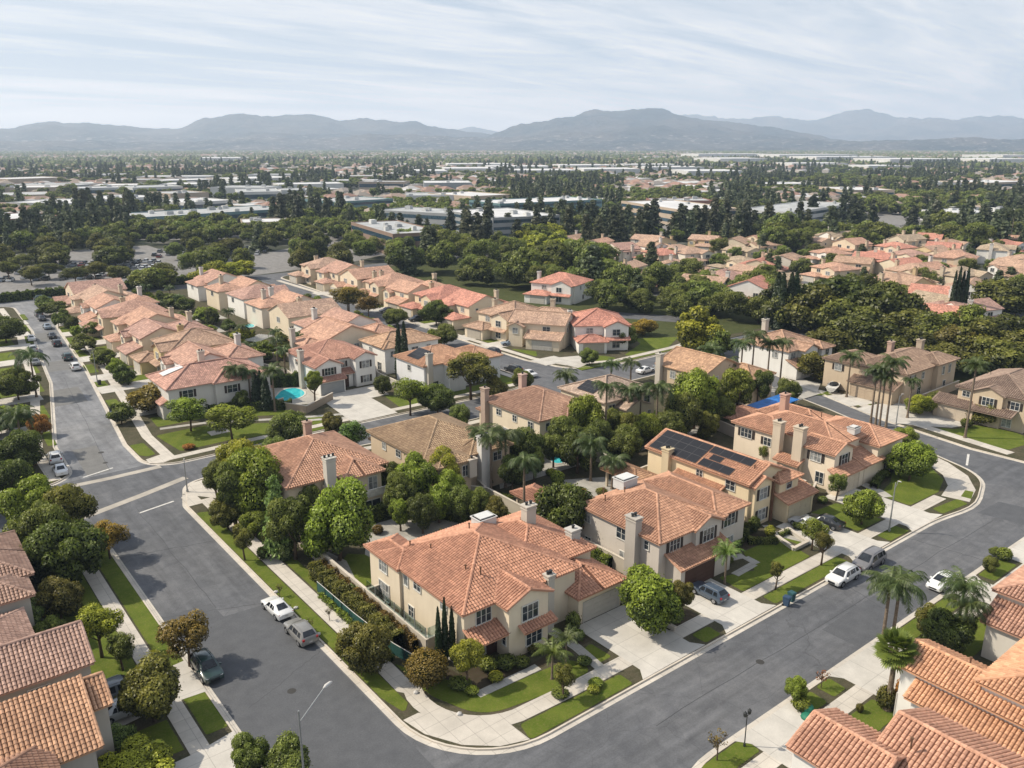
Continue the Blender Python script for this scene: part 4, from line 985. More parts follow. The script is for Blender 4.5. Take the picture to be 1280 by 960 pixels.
def crown_cypress(name, seed, nleaf=1500, wide=.09):
    r = np.random.RandomState(seed); z = r.uniform(0, 1, nleaf); an = r.uniform(0, 2 * PI, nleaf)
    R = wide * np.minimum(1, np.minimum(z / .12 + .4, ((1 - z) * 1.6) ** .6)) * r.uniform(.8, 1.1, nleaf)
    pos = np.stack([np.cos(an) * R, np.sin(an) * R, z], 1); nr = np.stack([np.cos(an), np.sin(an), .3 + 0 * z], 1) + r.normal(size=(nleaf, 3)) * .4
    cv = []; k = 8; zz = [0, .15, .6, .98]; rr = [wide * .4, wide * .8, wide * .7, .003]
    for q0, R0_ in zip(zz, rr):
        for q in range(k): cv.append((R0_ * math.cos(2 * PI * q / k), R0_ * math.sin(2 * PI * q / k), q0))
    cf = []
    for t in range(3):
        for q in range(k):
            a, b_, c, d_ = t * k + q, t * k + (q + 1) % k, (t + 1) * k + (q + 1) % k, (t + 1) * k + q
            cf += [(a, b_, c), (a, c, d_)]
    return leaf_mesh(name, pos, nr, np.full(nleaf, .045) * r.uniform(.7, 1.3, nleaf), np.clip(.4 + r.normal(size=nleaf) * .25, 0, 1), ['cypress_leaves', 'crown_core'], (np.array(cv), np.array(cf)), seed=seed)
def crown_palm(name, seed, nf=26, L=2.9, droop=1.0, lw=.055, ll=.62, up=.9, nl=22):
    """queen-palm head: arching fronds with hanging leaflets, origin at the trunk top"""
    r = random.Random(seed); V = []; Fc = []; tone = []
    def quad(a, b_, c, d_, t): i = len(V); V.extend([a, b_, c, d_]); Fc.append((i, i + 1, i + 2, i + 3)); tone.append(t)
    for k in range(nf):
        an = 2 * PI * k / nf * 2.4 + r.uniform(-.2, .2); e0 = r.uniform(.0, 1.25) * up; l = L * r.uniform(.8, 1.1)
        d = Vector((math.cos(an), math.sin(an), 0)); p = Vector((0, 0, 0)); ang = e0; pts = []
        n = nl
        for i in range(n + 1):
            pts.append((p.copy(), ang)); p = p + (d * math.cos(ang) + Vector((0, 0, 1)) * math.sin(ang)) * (l / n); ang -= droop * 2.1 / n * (.4 + 1.3 * i / n)
        side = d.cross(Vector((0, 0, 1)))
        for i in range(1, n + 1):
            (a, g0), (b_, g1) = pts[i - 1], pts[i]
            quad(a - side * .02, a + side * .02, b_ + side * .015, b_ - side * .015, .5)
            f = i / n; w = ll * (math.sin(PI * min(1, f * .85 + .15)) ** .6)
            for s in (-1, 1):
                for q in range(2):
                    o = a.lerp(b_, q * .5 + .25); fw = (b_ - a).normalized()
                    t_ = (side * s * r.uniform(.65, .9) + fw * .45 + Vector((0, 0, r.uniform(-.75, -.1)))).normalized() * w * r.uniform(.8, 1.15)
                    x = fw * lw
                    quad(o - x * .6, o + x * .6, o + t_ + x * .2 + Vector((0, 0, -.12 * w)), o + t_ - x * .2 + Vector((0, 0, -.12 * w)), min(1, max(0, .35 + .35 * math.sin(g0) + r.uniform(-.2, .3))))
    return V, Fc, tone
def plain_leafmesh(name, V, Fc, tone, mats):
    me = bpy.data.meshes.new(name); me.from_pydata([tuple(v) for v in V], [], Fc)
    for m_ in mats: me.materials.append(MATS[m_])
    a = me.attributes.new('tone', 'FLOAT', 'FACE'); a.data.foreach_set('value', tone); me.update(); return me
def crown_fan(name, seed, nf=46, R=1.35):
    """fan / date palm head: stiff radiating fronds, golden ones low down"""
    r = random.Random(seed); V = []; Fc = []; tone = []
    for k in range(nf):
        an = 2 * PI * k * .381966 + r.uniform(-.1, .1); e = 1.35 - 2.3 * k / nf + r.uniform(-.1, .1)
        d = Vector((math.cos(an) * math.cos(e), math.sin(an) * math.cos(e), math.sin(e))); s = d.cross(Vector((0, 0, 1))).normalized() if abs(d.z) < .99 else Vector((1, 0, 0)); u = s.cross(d)
        o = d * R * .55
        for q in range(13):
            a = (q - 6) / 6 * 1.25; dd = (d * math.cos(a) + s * math.sin(a)).normalized(); Lq = R * .8 * (1 - .25 * abs(a))
            tip = o + dd * Lq + Vector((0, 0, -.16 * Lq * (.3 + abs(a) * .4))); mid = o + dd * Lq * .5; x = (s * math.cos(a) - d * math.sin(a)) * .13
            i = len(V); V += [o, mid + x, tip, mid - x]; Fc.append((i, i + 1, i + 2, i + 3)); tone.append(max(0, min(1, .55 + .45 * (1 if k > nf * .75 else -.2) * r.random() + r.uniform(-.15, .15))))
        i = len(V); V += [s * .03, -s * .03, o - s * .02, o + s * .02]; Fc.append((i, i + 1, i + 2, i + 3)); tone.append(.5)
    return plain_leafmesh(name, V, Fc, tone, ['palm_leaves'])
CR = {}
for i in range(5): CR['full%d' % i] = crown_broad('crown', 10 + i, 30, 22000, .072, .82, lobe=(.14, .42), spread=.80, corek=.6)
for i in range(3): CR['glossy%d' % i] = crown_broad('crown', 30 + i, 30, 20000, .078, .8, corek=.66, spread=.76, lobe=(.15, .4))
for i in range(4): CR['airy%d' % i] = crown_broad('crown', 50 + i, 24, 13000, .068, .75, gap=.25, corek=.42, spread=.75, lobe=(.15, .34), hang=.15)
for i in range(5): CR['mid%d' % i] = crown_broad('crown', 70 + i, 24, 6500, .12, .85, lobe=(.13, .42), spread=.82, corek=.6)
for i in range(3): CR['dome%d' % i] = crown_broad('crown', 90 + i, 9, 11000, .07, .75, corek=.86, spread=.34, lobe=(.5, .62))
for i in range(4): CR['far%d' % i] = crown_broad('crown', 110 + i, 16, 1900, .21, .85, lobe=(.15, .42), spread=.82)
for i in range(3): CR['conifer%d' % i] = crown_conifer('crown', 130 + i)
for i in range(3): CR['farcon%d' % i] = crown_conifer('crown', 140 + i, 1100, .12, 11, .3, .45)
for i in range(2): CR['spruce%d' % i] = crown_conifer('crown', 150 + i, 5200, .055, 18, .33, .5, 'leaves', .4)
for i in range(2): CR['cypress%d' % i] = crown_cypress('crown', 160 + i)
for i in range(3): CR['shrub%d' % i] = crown_broad('foliage', 170 + i, 8, 2600, .17, .7, corek=.8, spread=.42, lobe=(.42, .6))
for i in range(3): CR['bare%d' % i] = crown_broad('crown', 180 + i, 16, 420, .13, .9, gap=.2, corek=0, spread=.75, lobe=(.15, .25))
for i in range(3): V_, F_, T_ = crown_palm('crown', 190 + i, 26); CR['queen%d' % i] = plain_leafmesh('crown', V_, F_, T_, ['palm_leaves'])
for i in range(2): V_, F_, T_ = crown_palm('crown', 195 + i, 18, 2.0, .8, .05, .4, 1.1, 14); CR['smallpalm%d' % i] = plain_leafmesh('crown', V_, F_, T_, ['palm_leaves'])
CR['fan0'] = crown_fan('crown', 200); CR['fan1'] = crown_fan('crown', 201)
# trunks: unit height, scaled per plant
def trunk_mesh(seed, branches=5, r0=.026, spread=.30):
    r = random.Random(seed); m = MB()
    bend = (r.uniform(-.03, .03), r.uniform(-.03, .03))
    m.tube([(0, 0, -.02), (bend[0] * .5, bend[1] * .5, .2), (bend[0], bend[1], .45), (bend[0] * 1.2, bend[1] * 1.2, .8)], [r0 * 1.25, r0, r0 * .8, r0 * .3], 8)
    for k in range(branches):
        an = 2 * PI * k / branches + r.uniform(-.4, .4); z = r.uniform(.32, .5); e = spread * r.uniform(.7, 1.1)
        m.tube([(bend[0], bend[1], z), (bend[0] + math.cos(an) * e * .5, bend[1] + math.sin(an) * e * .5, z + .16), (bend[0] + math.cos(an) * e, bend[1] + math.sin(an) * e, z + .38)], [r0 * .5, r0 * .36, r0 * .12], 5)
    return m.mesh('trunk', 'bark', True)
TRUNK = [trunk_mesh(i, 6) for i in range(4)]
def bare_trunk(seed):
    r = random.Random(seed); m = MB(); m.tube([(0, 0, 0), (0, 0, .35), (.01, 0, .6)], [.022, .018, .01], 6)
    for k in range(16):
        an = r.uniform(0, 6.3); z = r.uniform(.3, .6); e = r.uniform(.15, .34); t = z + r.uniform(.15, .4)
        p1 = (math.cos(an) * e * .5, math.sin(an) * e * .5, z + (t - z) * .55); p2 = (math.cos(an) * e, math.sin(an) * e, t)
        m.tube([(0, 0, z), p1, p2], [.009, .006, .002], 4)
        for q in range(2):
            a2 = an + r.uniform(-.9, .9); m.tube([p1, (p1[0] + math.cos(a2) * .12, p1[1] + math.sin(a2) * .12, p1[2] + .14)], [.005, .0015], 3)
    return m.mesh('trunk', 'bark')
BTR = [bare_trunk(i) for i in range(2)]
m = MB(); m.tube([(0, 0, 0), (0, 0, .04), (0, 0, .12), (0, 0, .6), (0, 0, 1)], [1.9, 1.35, 1.1, .9, .8], 9); PALMTR = m.mesh('trunk', 'palm_bark', True)
m = MB(); m.tube([(0, 0, 0), (0, 0, .5), (0, 0, .97)], [1.2, .8, .2], 6); POLETR = m.mesh('trunk', 'bark', True)
GREEN = {'bright': (1.4, 1.42, .8), 'mid': (1, 1, .9), 'dark': (.66, .70, .56), 'olive': (1.15, .92, .8), 'brown': (1.3, .76, .7), 'grey': (1.15, 1.3, 1.7), 'lime': (2.0, 1.75, .8), 'autumn': (1.9, 1.0, .7), 'blue': (.9, 1.15, 1.3), 'red': (2.4, .8, .9), 'deep': (.5, .55, .45)}
_cnt = {}
def pick(kind, n=None):
    ks = sorted(k for k in CR if k.rstrip('0123456789') == kind); _cnt[kind] = _cnt.get(kind, -1) + 1
    return CR[ks[_cnt[kind] % len(ks)]]
RT = random.Random(11)
def tree(kind, x, y, R, H, tint='mid', label=None, group=None, name=None, z0=.12):
    """R crown radius, H total height, metres"""
    col = GREEN[tint] if isinstance(tint, str) else tint
    nm = name or {'full': 'broadleaf_tree', 'glossy': 'broadleaf_tree', 'airy': 'broadleaf_tree', 'mid': 'broadleaf_tree', 'far': 'broadleaf_tree', 'dome': 'dome_tree', 'conifer': 'conifer_tree', 'farcon': 'conifer_tree', 'spruce': 'blue_spruce', 'cypress': 'cypress_tree', 'shrub': 'shrub', 'bare': 'young_tree', 'queen': 'palm_tree', 'smallpalm': 'small_palm', 'fan': 'fan_palm'}[kind]
    cat = {'shrub': 'shrub', 'queen': 'palm', 'smallpalm': 'palm', 'fan': 'palm'}.get(kind, 'tree')
    t = thing(nm, label or 'tree', cat, (x, y, z0), RT.uniform(0, 2 * PI), group)
    me = pick(kind)
    if kind in ('queen', 'smallpalm', 'fan'):
        r = {'queen': .17, 'smallpalm': .11, 'fan': .24}[kind]
        sc = R / {'queen': 2.6, 'smallpalm': 1.8, 'fan': 1.75}[kind]
        h = H - sc * {'queen': .9, 'smallpalm': .6, 'fan': 1.2}[kind]
        link('trunk', PALMTR, t, None, None, (r, r, h)); link('crown', me, t, col, (0, 0, h), sc)
    elif kind in ('conifer', 'farcon', 'spruce'):
        zb = .08 * H; w = R / .30
        link('trunk', POLETR, t, None, None, (.022 * H, .022 * H, H * .9)); link('crown', me, t, col, (0, 0, zb), (w, w, H - zb))
    elif kind == 'cypress':
        link('trunk', POLETR, t, None, None, (.08, .08, H * .5)); link('crown', me, t, col, (0, 0, .15), (R / .09, R / .09, H - .15))
    elif kind == 'shrub':
        link('foliage', me, t, col, (0, 0, H * .42), (R, R, H * .62))
        m_ = POLETR; link('stem', m_, t, None, None, (.04, .04, H * .4))
    elif kind == 'bare':
        link('trunk', BTR[_cnt[kind] % 2], t, None, None, (H, H, H)); link('crown', me, t, col, (0, 0, H * .68), (R, R, H * .36))
    else:
        R = R * (1.2 if kind != 'airy' else 1.1); rv = min(R * 1.3, H * (.54 if kind in ('full', 'glossy', 'mid') else .42)); zc = H - rv * .95
        if kind == 'dome': rv = min(R * .95, H * .5); zc = H - rv
        link('trunk', TRUNK[_cnt[kind] % 4], t, None, None, (max(H, R * 1.4) * .9, max(H, R * 1.4) * .9, min(H, zc + rv * .6))); link('crown', me, t, col, (0, 0, zc), (R, R, rv))
    return t
def tp(kind, px, py, rpx, H, tint='mid', label=None, group=None, **k):
    """place by where the crown's middle shows in the survey photo; crown radius in the same pixels"""
    zc = H * (.55 if kind not in ('queen', 'fan', 'smallpalm') else .92)
    if kind in ('conifer', 'farcon', 'cypress', 'spruce'): zc = H * .5
    x, y = at(px, py, zc); R = rpx * depth(x, y, zc) / F
    return tree(kind, x, y, R, H, tint, label, group, **k)
def base(kind, px, py, R, H, tint='mid', label=None, group=None, **k):
    x, y = at(px, py, 0); return tree(kind, x, y, R, H, tint, label, group, **k)
def hedge(x0, y0, x1, y1, w, h, tint='mid', label='hedge', seed=0, dens=150, z0=.1, size=.19):
    r = np.random.RandomState(seed + 5); L = math.hypot(x1 - x0, y1 - y0); n = int(L * (w + 2 * h) * dens)
    s = r.uniform(0, L, n); f = r.uniform(0, 1, n); per = w + 2 * h; q = f * per
    a = np.where(q < h, -w / 2, np.where(q < h + w, q - h - w / 2, w / 2)); z = np.where(q < h, q, np.where(q < h + w, h, per - q))
    nx = np.where(q < h, -1, np.where(q < h + w, 0, 1)); nz = np.where((q >= h) & (q < h + w), 1, .2)
    wob = .16 * np.sin(s * 2.1 + seed) + .12 * np.sin(s * 4.7); z = z * (1 + wob * .6) ; a = a * (1 + .5 * wob) + r.normal(size=n) * .07
    dx, dy = (x1 - x0) / L, (y1 - y0) / L
    pos = np.stack([s * dx - a * dy, s * dy + a * dx, z + r.normal(size=n) * .07], 1)
    nr = np.stack([-nx * dy, nx * dx, nz], 1) + r.normal(size=(n, 3)) * .5
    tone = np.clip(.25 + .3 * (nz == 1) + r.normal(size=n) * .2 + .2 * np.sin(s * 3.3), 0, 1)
    k = max(2, int(L / .8)); cv = []; cf = []
    for i in range(k + 1):
        t = L * i / k; wb = .16 * math.sin(t * 2.1 + seed)
        for (aa, zz) in ((-w / 2 + .12, 0), (-w / 2 + .12, h * (1 + wb * .6) - .12), (w / 2 - .12, h * (1 + wb * .6) - .12), (w / 2 - .12, 0)): cv.append((t * dx - aa * dy, t * dy + aa * dx, zz))
    for i in range(k):
        for e in range(3): a_ = i * 4 + e; cf += [(a_, a_ + 1, a_ + 5), (a_, a_ + 5, a_ + 4)]
    me = leaf_mesh('hedge', pos, nr, size * r.uniform(.6, 1.3, n), tone, ['leaves', 'crown_core'], (np.array(cv), np.array(cf)), seed=seed)
    o = link('hedge', me, None, GREEN[tint], (x0, y0, z0)); return tag(o, label, 'hedge')
# ---------------------------------------------------------------- the corner house and its street sides
tp('glossy', 812, 745, 40, 7.2, 'bright', 'big round bright green tree between the corner garage and the brown garage door')
tp('full', 850, 750, 15, 5.0, 'olive', 'small olive-leaved street tree beside the big round tree by the dark hatchback')
tp('glossy', 706, 633, 35, 9.0, 'dark', 'dense dark green tree behind the greige house wall')
tp('full', 454, 806, 28, 5.4, 'olive', 'olive green street tree in the parkway below the green mesh fence')
tp('dome', 533, 834, 27, 4.3, 'brown', 'clipped brownish dome tree at the corner garden')
tp('glossy', 583, 826, 18, 4.8, 'lime', 'bright yellow-green small tree by the corner house porch')
for i, (a, b_, h) in enumerate(((548, 796, 6.0), (556, 789, 6.8), (565, 794, 5.8))):
    tp('cypress', a, b_, 4.5, h, 'mid', 'slim dark cypress in the trio against the cream corner wall', 'cypress trio by the corner house')
tree('smallpalm', *at(690, 850), 2.0, 3.4, 'bright', 'low arching palm by the corner house front path'); tree('smallpalm', *at(707, 836), 1.8, 3.6, 'mid', 'taller of the low palms in front of the corner house')
tp('airy', 705, 850, 15, 3.8, 'olive', 'small olive parkway tree throwing a shadow on the road below the corner house')
for i, (a, b_, r_, h, c, l) in enumerate([(610, 838, 1.1, 1.3, 'bright', 'bright low shrub beside the corner house porch path'), (632, 836, 1.3, 1.4, 'dark', 'dark rounded shrub at the foot of the corner house gable'), (652, 834, 1.0, 1.1, 'mid', 'clipped green shrub right of the corner house gable'), (668, 818, .8, 1.0, 'olive', 'olive shrub under the awning window'), (620, 852, .9, .9, 'lime', 'yellow-green shrub on the lawn edge by the porch'),
    (722, 800, 1.0, 1.1, 'mid', 'green shrub beside the corner house entry walk'), (716, 790, .9, 2.4, 'mid', 'upright shrub in the entry court'), (730, 832, .9, .9, 'dark', 'dark low shrub next to the small front lawn square'), (745, 858, .9, .7, 'bright', 'bright low plants at the end of the parkway strip'), (742, 866, .7, .6, 'lime', 'lime ground plant in the parkway strip'), (700, 872, 1.0, .8, 'mid', 'green shrub ringed by kerb under the small parkway tree'),
    (548, 850, 1.0, 1.0, 'dark', 'dark shrub under the dome tree'), (575, 860, 1.2, .9, 'mid', 'rounded bed of shrubs behind the kerb ring by the yellow-green tree'), (590, 868, .8, .7, 'bright', 'small bright shrub at the kerb ring')]):
    tree('shrub', *at(a, b_), r_, h, c, l)
hedge(34.6, 79.5, 34.6, 61.2, 1.3, 1.7, 'olive', 'long loose olive hedge between the green mesh fence and the patio wall', 1)
hedge(35.75, 80.0, 35.75, 60.0, .7, 1.4, 'brown', 'brownish hedge against the side patio wall', 2)
hedge(33.05, 75, 33.2, 60, .4, .6, 'bright', 'low bright shrubs along the pavement side of the mesh fence', 3)
hedge(58.6, 74.5, 52, 88.6, 1.3, 2.2, 'dark', 'dark creeper hedge on the curved back garden wall', 4)
hedge(53.5, 89.2, 46, 87.6, 1.2, 2.0, 'mid', 'green hedge closing the corner house back patio', 5)
tree('shrub', *at(585, 645), 1.7, 2.8, 'autumn', 'golden-orange shrub at the back patio of the corner house'); tree('shrub', *at(612, 650), 1.0, 1.5, 'mid', 'round green shrub beside the golden one')
tp('bare', 550, 668, 10, 1.8, 'brown', 'sparse little bush on the pale back patio')
tp('full', 421, 648, 40, 10.0, 'bright', 'tall bright green tree between the chimney house and the corner house')
tp('full', 366, 655, 26, 8.5, 'mid', 'green oval tree left of the tall bright one')
tp('spruce', 345, 645, 19, 10.5, 'grey', 'silvery blue-grey conifer beside the faded-roof house')
tp('full', 316, 600, 36, 10.5, 'bright', 'tallest bright tree at the cross-street corner'); tp('full', 290, 612, 22, 9, 'mid', 'darker tree on the left flank of the tall corner tree'); tp('full', 300, 580, 25, 9, 'lime', 'yellow-green topped tree behind the tall corner tree'); tp('glossy', 283, 640, 18, 4.5, 'olive', 'low olive bush-tree at the pavement bend')
tp('glossy', 318, 652, 17, 4.0, 'bright', 'round bright shrub-tree on the bank by the pavement'); tp('airy', 304, 678, 13, 4.4, 'olive', 'thin young street tree on the right verge'); tp('shrub', 339, 668, 14, 3, 'dark', 'dark bush at the bottom of the blue-grey conifer'); tp('shrub', 356, 688, 12, 2.6, 'grey', 'grey-green bush at the top end of the mesh fence')
tp('shrub', 300, 662, 10, 2, 'olive', 'olive shrub on the bank above the right pavement'); tp('shrub', 330, 690, 11, 1.8, 'mid', 'green shrub above the right pavement')
tp('shrub', 283, 622, 9, 1.6, 'red', 'reddish shrub by the pavement bend')
for i, (a, b_) in enumerate(((350, 735), (388, 780), (412, 765), (452, 835))):
    tree('bare', *at(a, b_ + 12), .5, 1.7, 'olive', 'thin staked sapling on the verge beside the mesh fence', 'staked saplings on the verge')
tree('smallpalm', *at(445, 750), 1.1, 1.3, 'bright', 'low bright fern-like palm in the garden behind the hedge')
tree('shrub', *at(472, 668), .9, 1.2, 'brown', 'brown shrub beside the garden path')
# trees between the houses
for a in [('glossy', 520, 600, 24, 8.5, 'bright', 'bright tree left of the broad white chimney'), ('full', 500, 620, 18, 7, 'mid', 'green tree below the tan house corner'), ('full', 552, 590, 22, 8, 'lime', 'yellow-green tree under the tan house windows'), ('glossy', 548, 625, 20, 6, 'bright', 'bright green tree above the back garden wall'), ('full', 575, 628, 16, 5.5, 'mid', 'leafy green tree at the foot of the white chimney'), ('full', 488, 600, 14, 6, 'dark', 'dark tree between the faded-roof house and the tan house'), ('full', 655, 560, 20, 8, 'dark', 'dark tree beside the palm row under the pink-brown roof'),
          ('glossy', 728, 520, 25, 10, 'bright', 'big bright tree against the pink-brown roof'), ('full', 722, 558, 24, 8, 'dark', 'dark shaggy tree under the big bright one'), ('full', 692, 560, 14, 6, 'mid', 'slim green tree at the cream wall with the pool'), ('glossy', 870, 493, 28, 11.5, 'bright', 'tall bright tree behind the solar panel roof'), ('full', 853, 518, 22, 9, 'mid', 'green tree left behind the solar panel roof'), ('glossy', 922, 487, 21, 10.5, 'bright', 'columnar bright tree left of the blue shade'), ('full', 890, 505, 15, 7, 'dark', 'dark tree in the gap behind the solar roof'),
          ('full', 780, 552, 20, 6, 'mid', 'wide green tree above the clay pergola'), ('full', 795, 535, 16, 6, 'olive', 'olive tree at the timber fence'), ('full', 835, 560, 10, 4, 'mid', 'small green tree at the timber fence end'), ('full', 1140, 573, 25, 6.5, 'bright', 'round bright tree on the curved lawn at the road bend'), ('glossy', 1080, 630, 22, 5.4, 'bright', 'wide green tree between two driveways on the right road'), ('airy', 1047, 606, 13, 4.5, 'mid', 'small green tree by the pale yellow garage'), ('airy', 1017, 665, 18, 4.6, 'bright', 'leafy light green tree by the raised planter'), ('airy', 1029, 683, 13, 4.6, 'olive', 'thin olive street tree beside the leafy light green one'),
          ('airy', 971, 718, 10, 3.6, 'olive', 'thin young street tree above the blue bins'), ('smallpalm', 909, 688, 24, 4.6, 'bright', 'bushy palm in front of the greige house'), ('shrub', 943, 654, 9, 2.6, 'dark', 'dark clipped shrub at the pale yellow house corner'), ('shrub', 963, 663, 9, 1.6, 'lime', 'yellow-green shrub on the pale yellow house front'), ('airy', 955, 568, 8, 3.8, 'bright', 'small bright shrub-tree between the solar house and the chimney house')]:
    tp(a[0], a[1], a[2], a[3], a[4], a[5], a[6])
hedge(76.5, 53.9, 82.6, 56.2, 1.1, 1.1, 'dark', 'dark hedge in front of the greige house side', 6); hedge(79.5, 54, 82.5, 51.8, .8, .7, 'mid', 'low hedge by the curving path', 7)
hedge(64, 91.6, 78, 91.6, 1.3, 2.4, 'mid', 'thick green hedge below the garden pool', 8); hedge(85, 84.4, 97, 88.6, 1.6, 2.6, 'mid', 'deep green hedge behind the clay pergola roof', 9); hedge(97, 88.6, 104, 84.5, 1.4, 2.6, 'bright', 'bright hedge along the timber fence', 10)
hedge(107.5, 53.2, 118, 56.6, 1.0, .9, 'dark', 'dark low hedge before the far right house front', 11); hedge(83.9, 52.6, 86.2, 52.6, .5, .5, 'mid', 'clipped hedge around the raised planter', 12)
hedge(62.0, 69, 62.0, 60, .8, 1.5, 'bright', 'green shrubs between the two front houses', 13)
for (x, y, R_, h, c, l) in [(59.6, 50.6, 1.1, 1.5, 'olive', 'olive shrub under the big round tree'), (59.4, 54, 1.0, 1.5, 'dark', 'dark shrub by the corner garage wall'), (73.6, 52.4, .8, 1.1, 'mid', 'green shrub by the greige house entrance'), (88.0, 52.5, .9, 1.0, 'mid', 'green shrub at the end of the raised planter'), (94.4, 56.5, 1.0, 1.4, 'bright', 'bright shrub beside the dark parked cars'), (97.5, 55.0, .9, 1.1, 'mid', 'green shrub at the pale yellow driveway edge'), (99.0, 57.5, .9, 1.6, 'dark', 'dark shrub under the twin chimney wall'), (112.6, 54.4, 1.1, 1.3, 'dark', 'dark shrub at the right end house door'), (116, 54.6, 1.0, 1.2, 'olive', 'olive shrub left of the round bend tree'), (121.5, 60, 1.1, 1.4, 'mid', 'green shrub behind the round bend tree'),
                         (93.0, 58.0, .7, 3.2, 'mid', 'slim climbing shrub on the twin-chimney side wall'), (98.0, 62, .9, 1.2, 'mid', 'shrub in the side yard below the twin chimneys'), (93.3, 66, 1.1, 1.4, 'mid', 'green shrub near the back wall of the pale yellow house'), (95.5, 77.8, 1.2, 1.2, 'bright', 'bright shrub by the pale back-garden wall'), (77.6, 73.5, .9, 1.3, 'lime', 'yellow-green shrub in the greige house back garden'), (75.8, 75.5, 1.0, 1.2, 'olive', 'golden shrub under the small back-garden palm'), (73.8, 77.5, .9, 1.0, 'red', 'reddish shrub at the back-garden palm foot'), (71.5, 79.0, .9, 1.0, 'lime', 'lime shrub at the edge of the back patio')]:
    tree('shrub', x, y, R_, h, c, l)
# palms
PL = [('queen', 632, 610, 3.2, 9.2, 'second palm from the tan house, with a full drooping head'), ('queen', 600, 600, 2.6, 8.0, 'slim palm at the tan house back wall'), ('queen', 614, 618, 2.4, 9.0, 'slim palm with a swept head left of the full one'), ('queen', 655, 655, 2.7, 9.6, 'tall thin palm rising from the clay garden roof'), ('queen', 738, 602, 3.0, 6.8, 'wide-headed palm beside the garden pool'), ('queen', 765, 612, 2.6, 5.2, 'shorter palm among yellow-green shrubs behind the greige house'),
      ('queen', 756, 563, 2.6, 11.5, 'tallest slim palm behind the pool hedge'), ('queen', 784, 542, 2.9, 8.4, 'palm before the grey solar slope'), ('queen', 799, 541, 2.7, 8.2, 'neighbouring palm to the right before the grey solar slope'), ('queen', 819, 556, 3.4, 10.8, 'broad-headed palm left of the solar panel roof'), ('queen', 707, 505, 2.9, 6.4, 'palm crown showing above the pink-brown roof'), ('queen', 763, 490, 2.5, 6.4, 'small palm at the road behind the grey solar slope'), ('queen', 788, 478, 2.6, 5, 'palm beside the white cars on the cross road'),
      ('queen', 886, 490, 3.2, 9.4, 'palm in front of the long orange gable'), ('queen', 905, 494, 3.0, 7.5, 'lower palm in front of the long orange gable'), ('queen', 924, 488, 3.0, 10.6, 'palm between the orange gable and the white house'), ('queen', 958, 484, 2.7, 9.8, 'left palm of the pair before the white house'), ('queen', 974, 486, 2.6, 10.2, 'right palm of the pair before the white house'), ('queen', 938, 486, 3.0, 12, 'dark palm left of the white house bay'),
      ('queen', 1058, 497, 2.9, 9.0, 'palm before the brown-roofed house by the white boat'), ('queen', 1088, 530, 2.6, 10.2, 'leftmost trunk of the palm clump by the right road'), ('queen', 1094, 533, 2.4, 11.2, 'second trunk of the palm clump by the right road'), ('queen', 1099, 534, 2.5, 9.6, 'short thick palm in the clump by the right road'), ('queen', 1107, 535, 2.9, 12.6, 'tallest palm of the clump by the right road'), ('queen', 1134, 523, 2.0, 7.6, 'slender palm on the driveway island'), ('queen', 1206, 548, 2.7, 13.4, 'very tall thin palm before the slate-brown roof'),
      ('queen', 1100, 822, 2.7, 8.6, 'left one of the twin palms at the near kerb'), ('queen', 1112, 822, 3.0, 8.9, 'right one of the twin palms at the near kerb'), ('queen', 1194, 802, 2.6, 6.8, 'shorter palm beside the white car across the road'), ('queen', 1200, 812, 2.4, 5.6, 'lower palm head beside the white car across the road'),
      ('queen', 46, 497, 3.8, 9.6, 'large leaning palm on the left street verge'), ('queen', 30, 570, 3.4, 7.6, 'palm in the left front yard above the cars'), ('queen', 297, 510, 2.8, 8.2, 'palm before the corner grey house on the left street'), ('queen', 314, 508, 2.2, 7.4, 'second palm before the corner grey house'), ('queen', 344, 515, 2.8, 8.6, 'palm by the turquoise swimming pool'), ('queen', 545, 380, 2.6, 8.0, 'palm among the middle row of roofs'), ('queen', 435, 395, 2.4, 7.0, 'palm in front of the upper tan house')]
for k, a, b_, R_, h, l in PL: base(k, a, b_, R_, h, 'mid', l)
base('fan', 1109, 888, 1.95, 7.3, (1.5, 1.35, .8), 'stout fan palm with golden lower fronds in front of the clay roofs')
base('fan', 1195, 812, 1.6, 3.2, 'mid', 'low fan palm under the twin-headed palm'); 
# cypress pair behind
for a, b_, h in ((500, 476, 12), (507, 478, 12.6)): base('cypress', a, b_, .9, h, 'mid', 'tall dark cypress in the pair before the white solar hip house', 'cypress pair')
for i in range(4): base('cypress', 1185 + i * 5, 413, .85, 15.5 + (i % 2), 'mid', 'tall pencil cypress in the row before the white gabled house', 'cypress row on the right')
for a in ((322, 512), (328, 510), (334, 514)): base('cypress', a[0], a[1], .9, 7, 'mid', 'dark cypress against the grey corner house end wall', 'cypresses at the grey corner house')
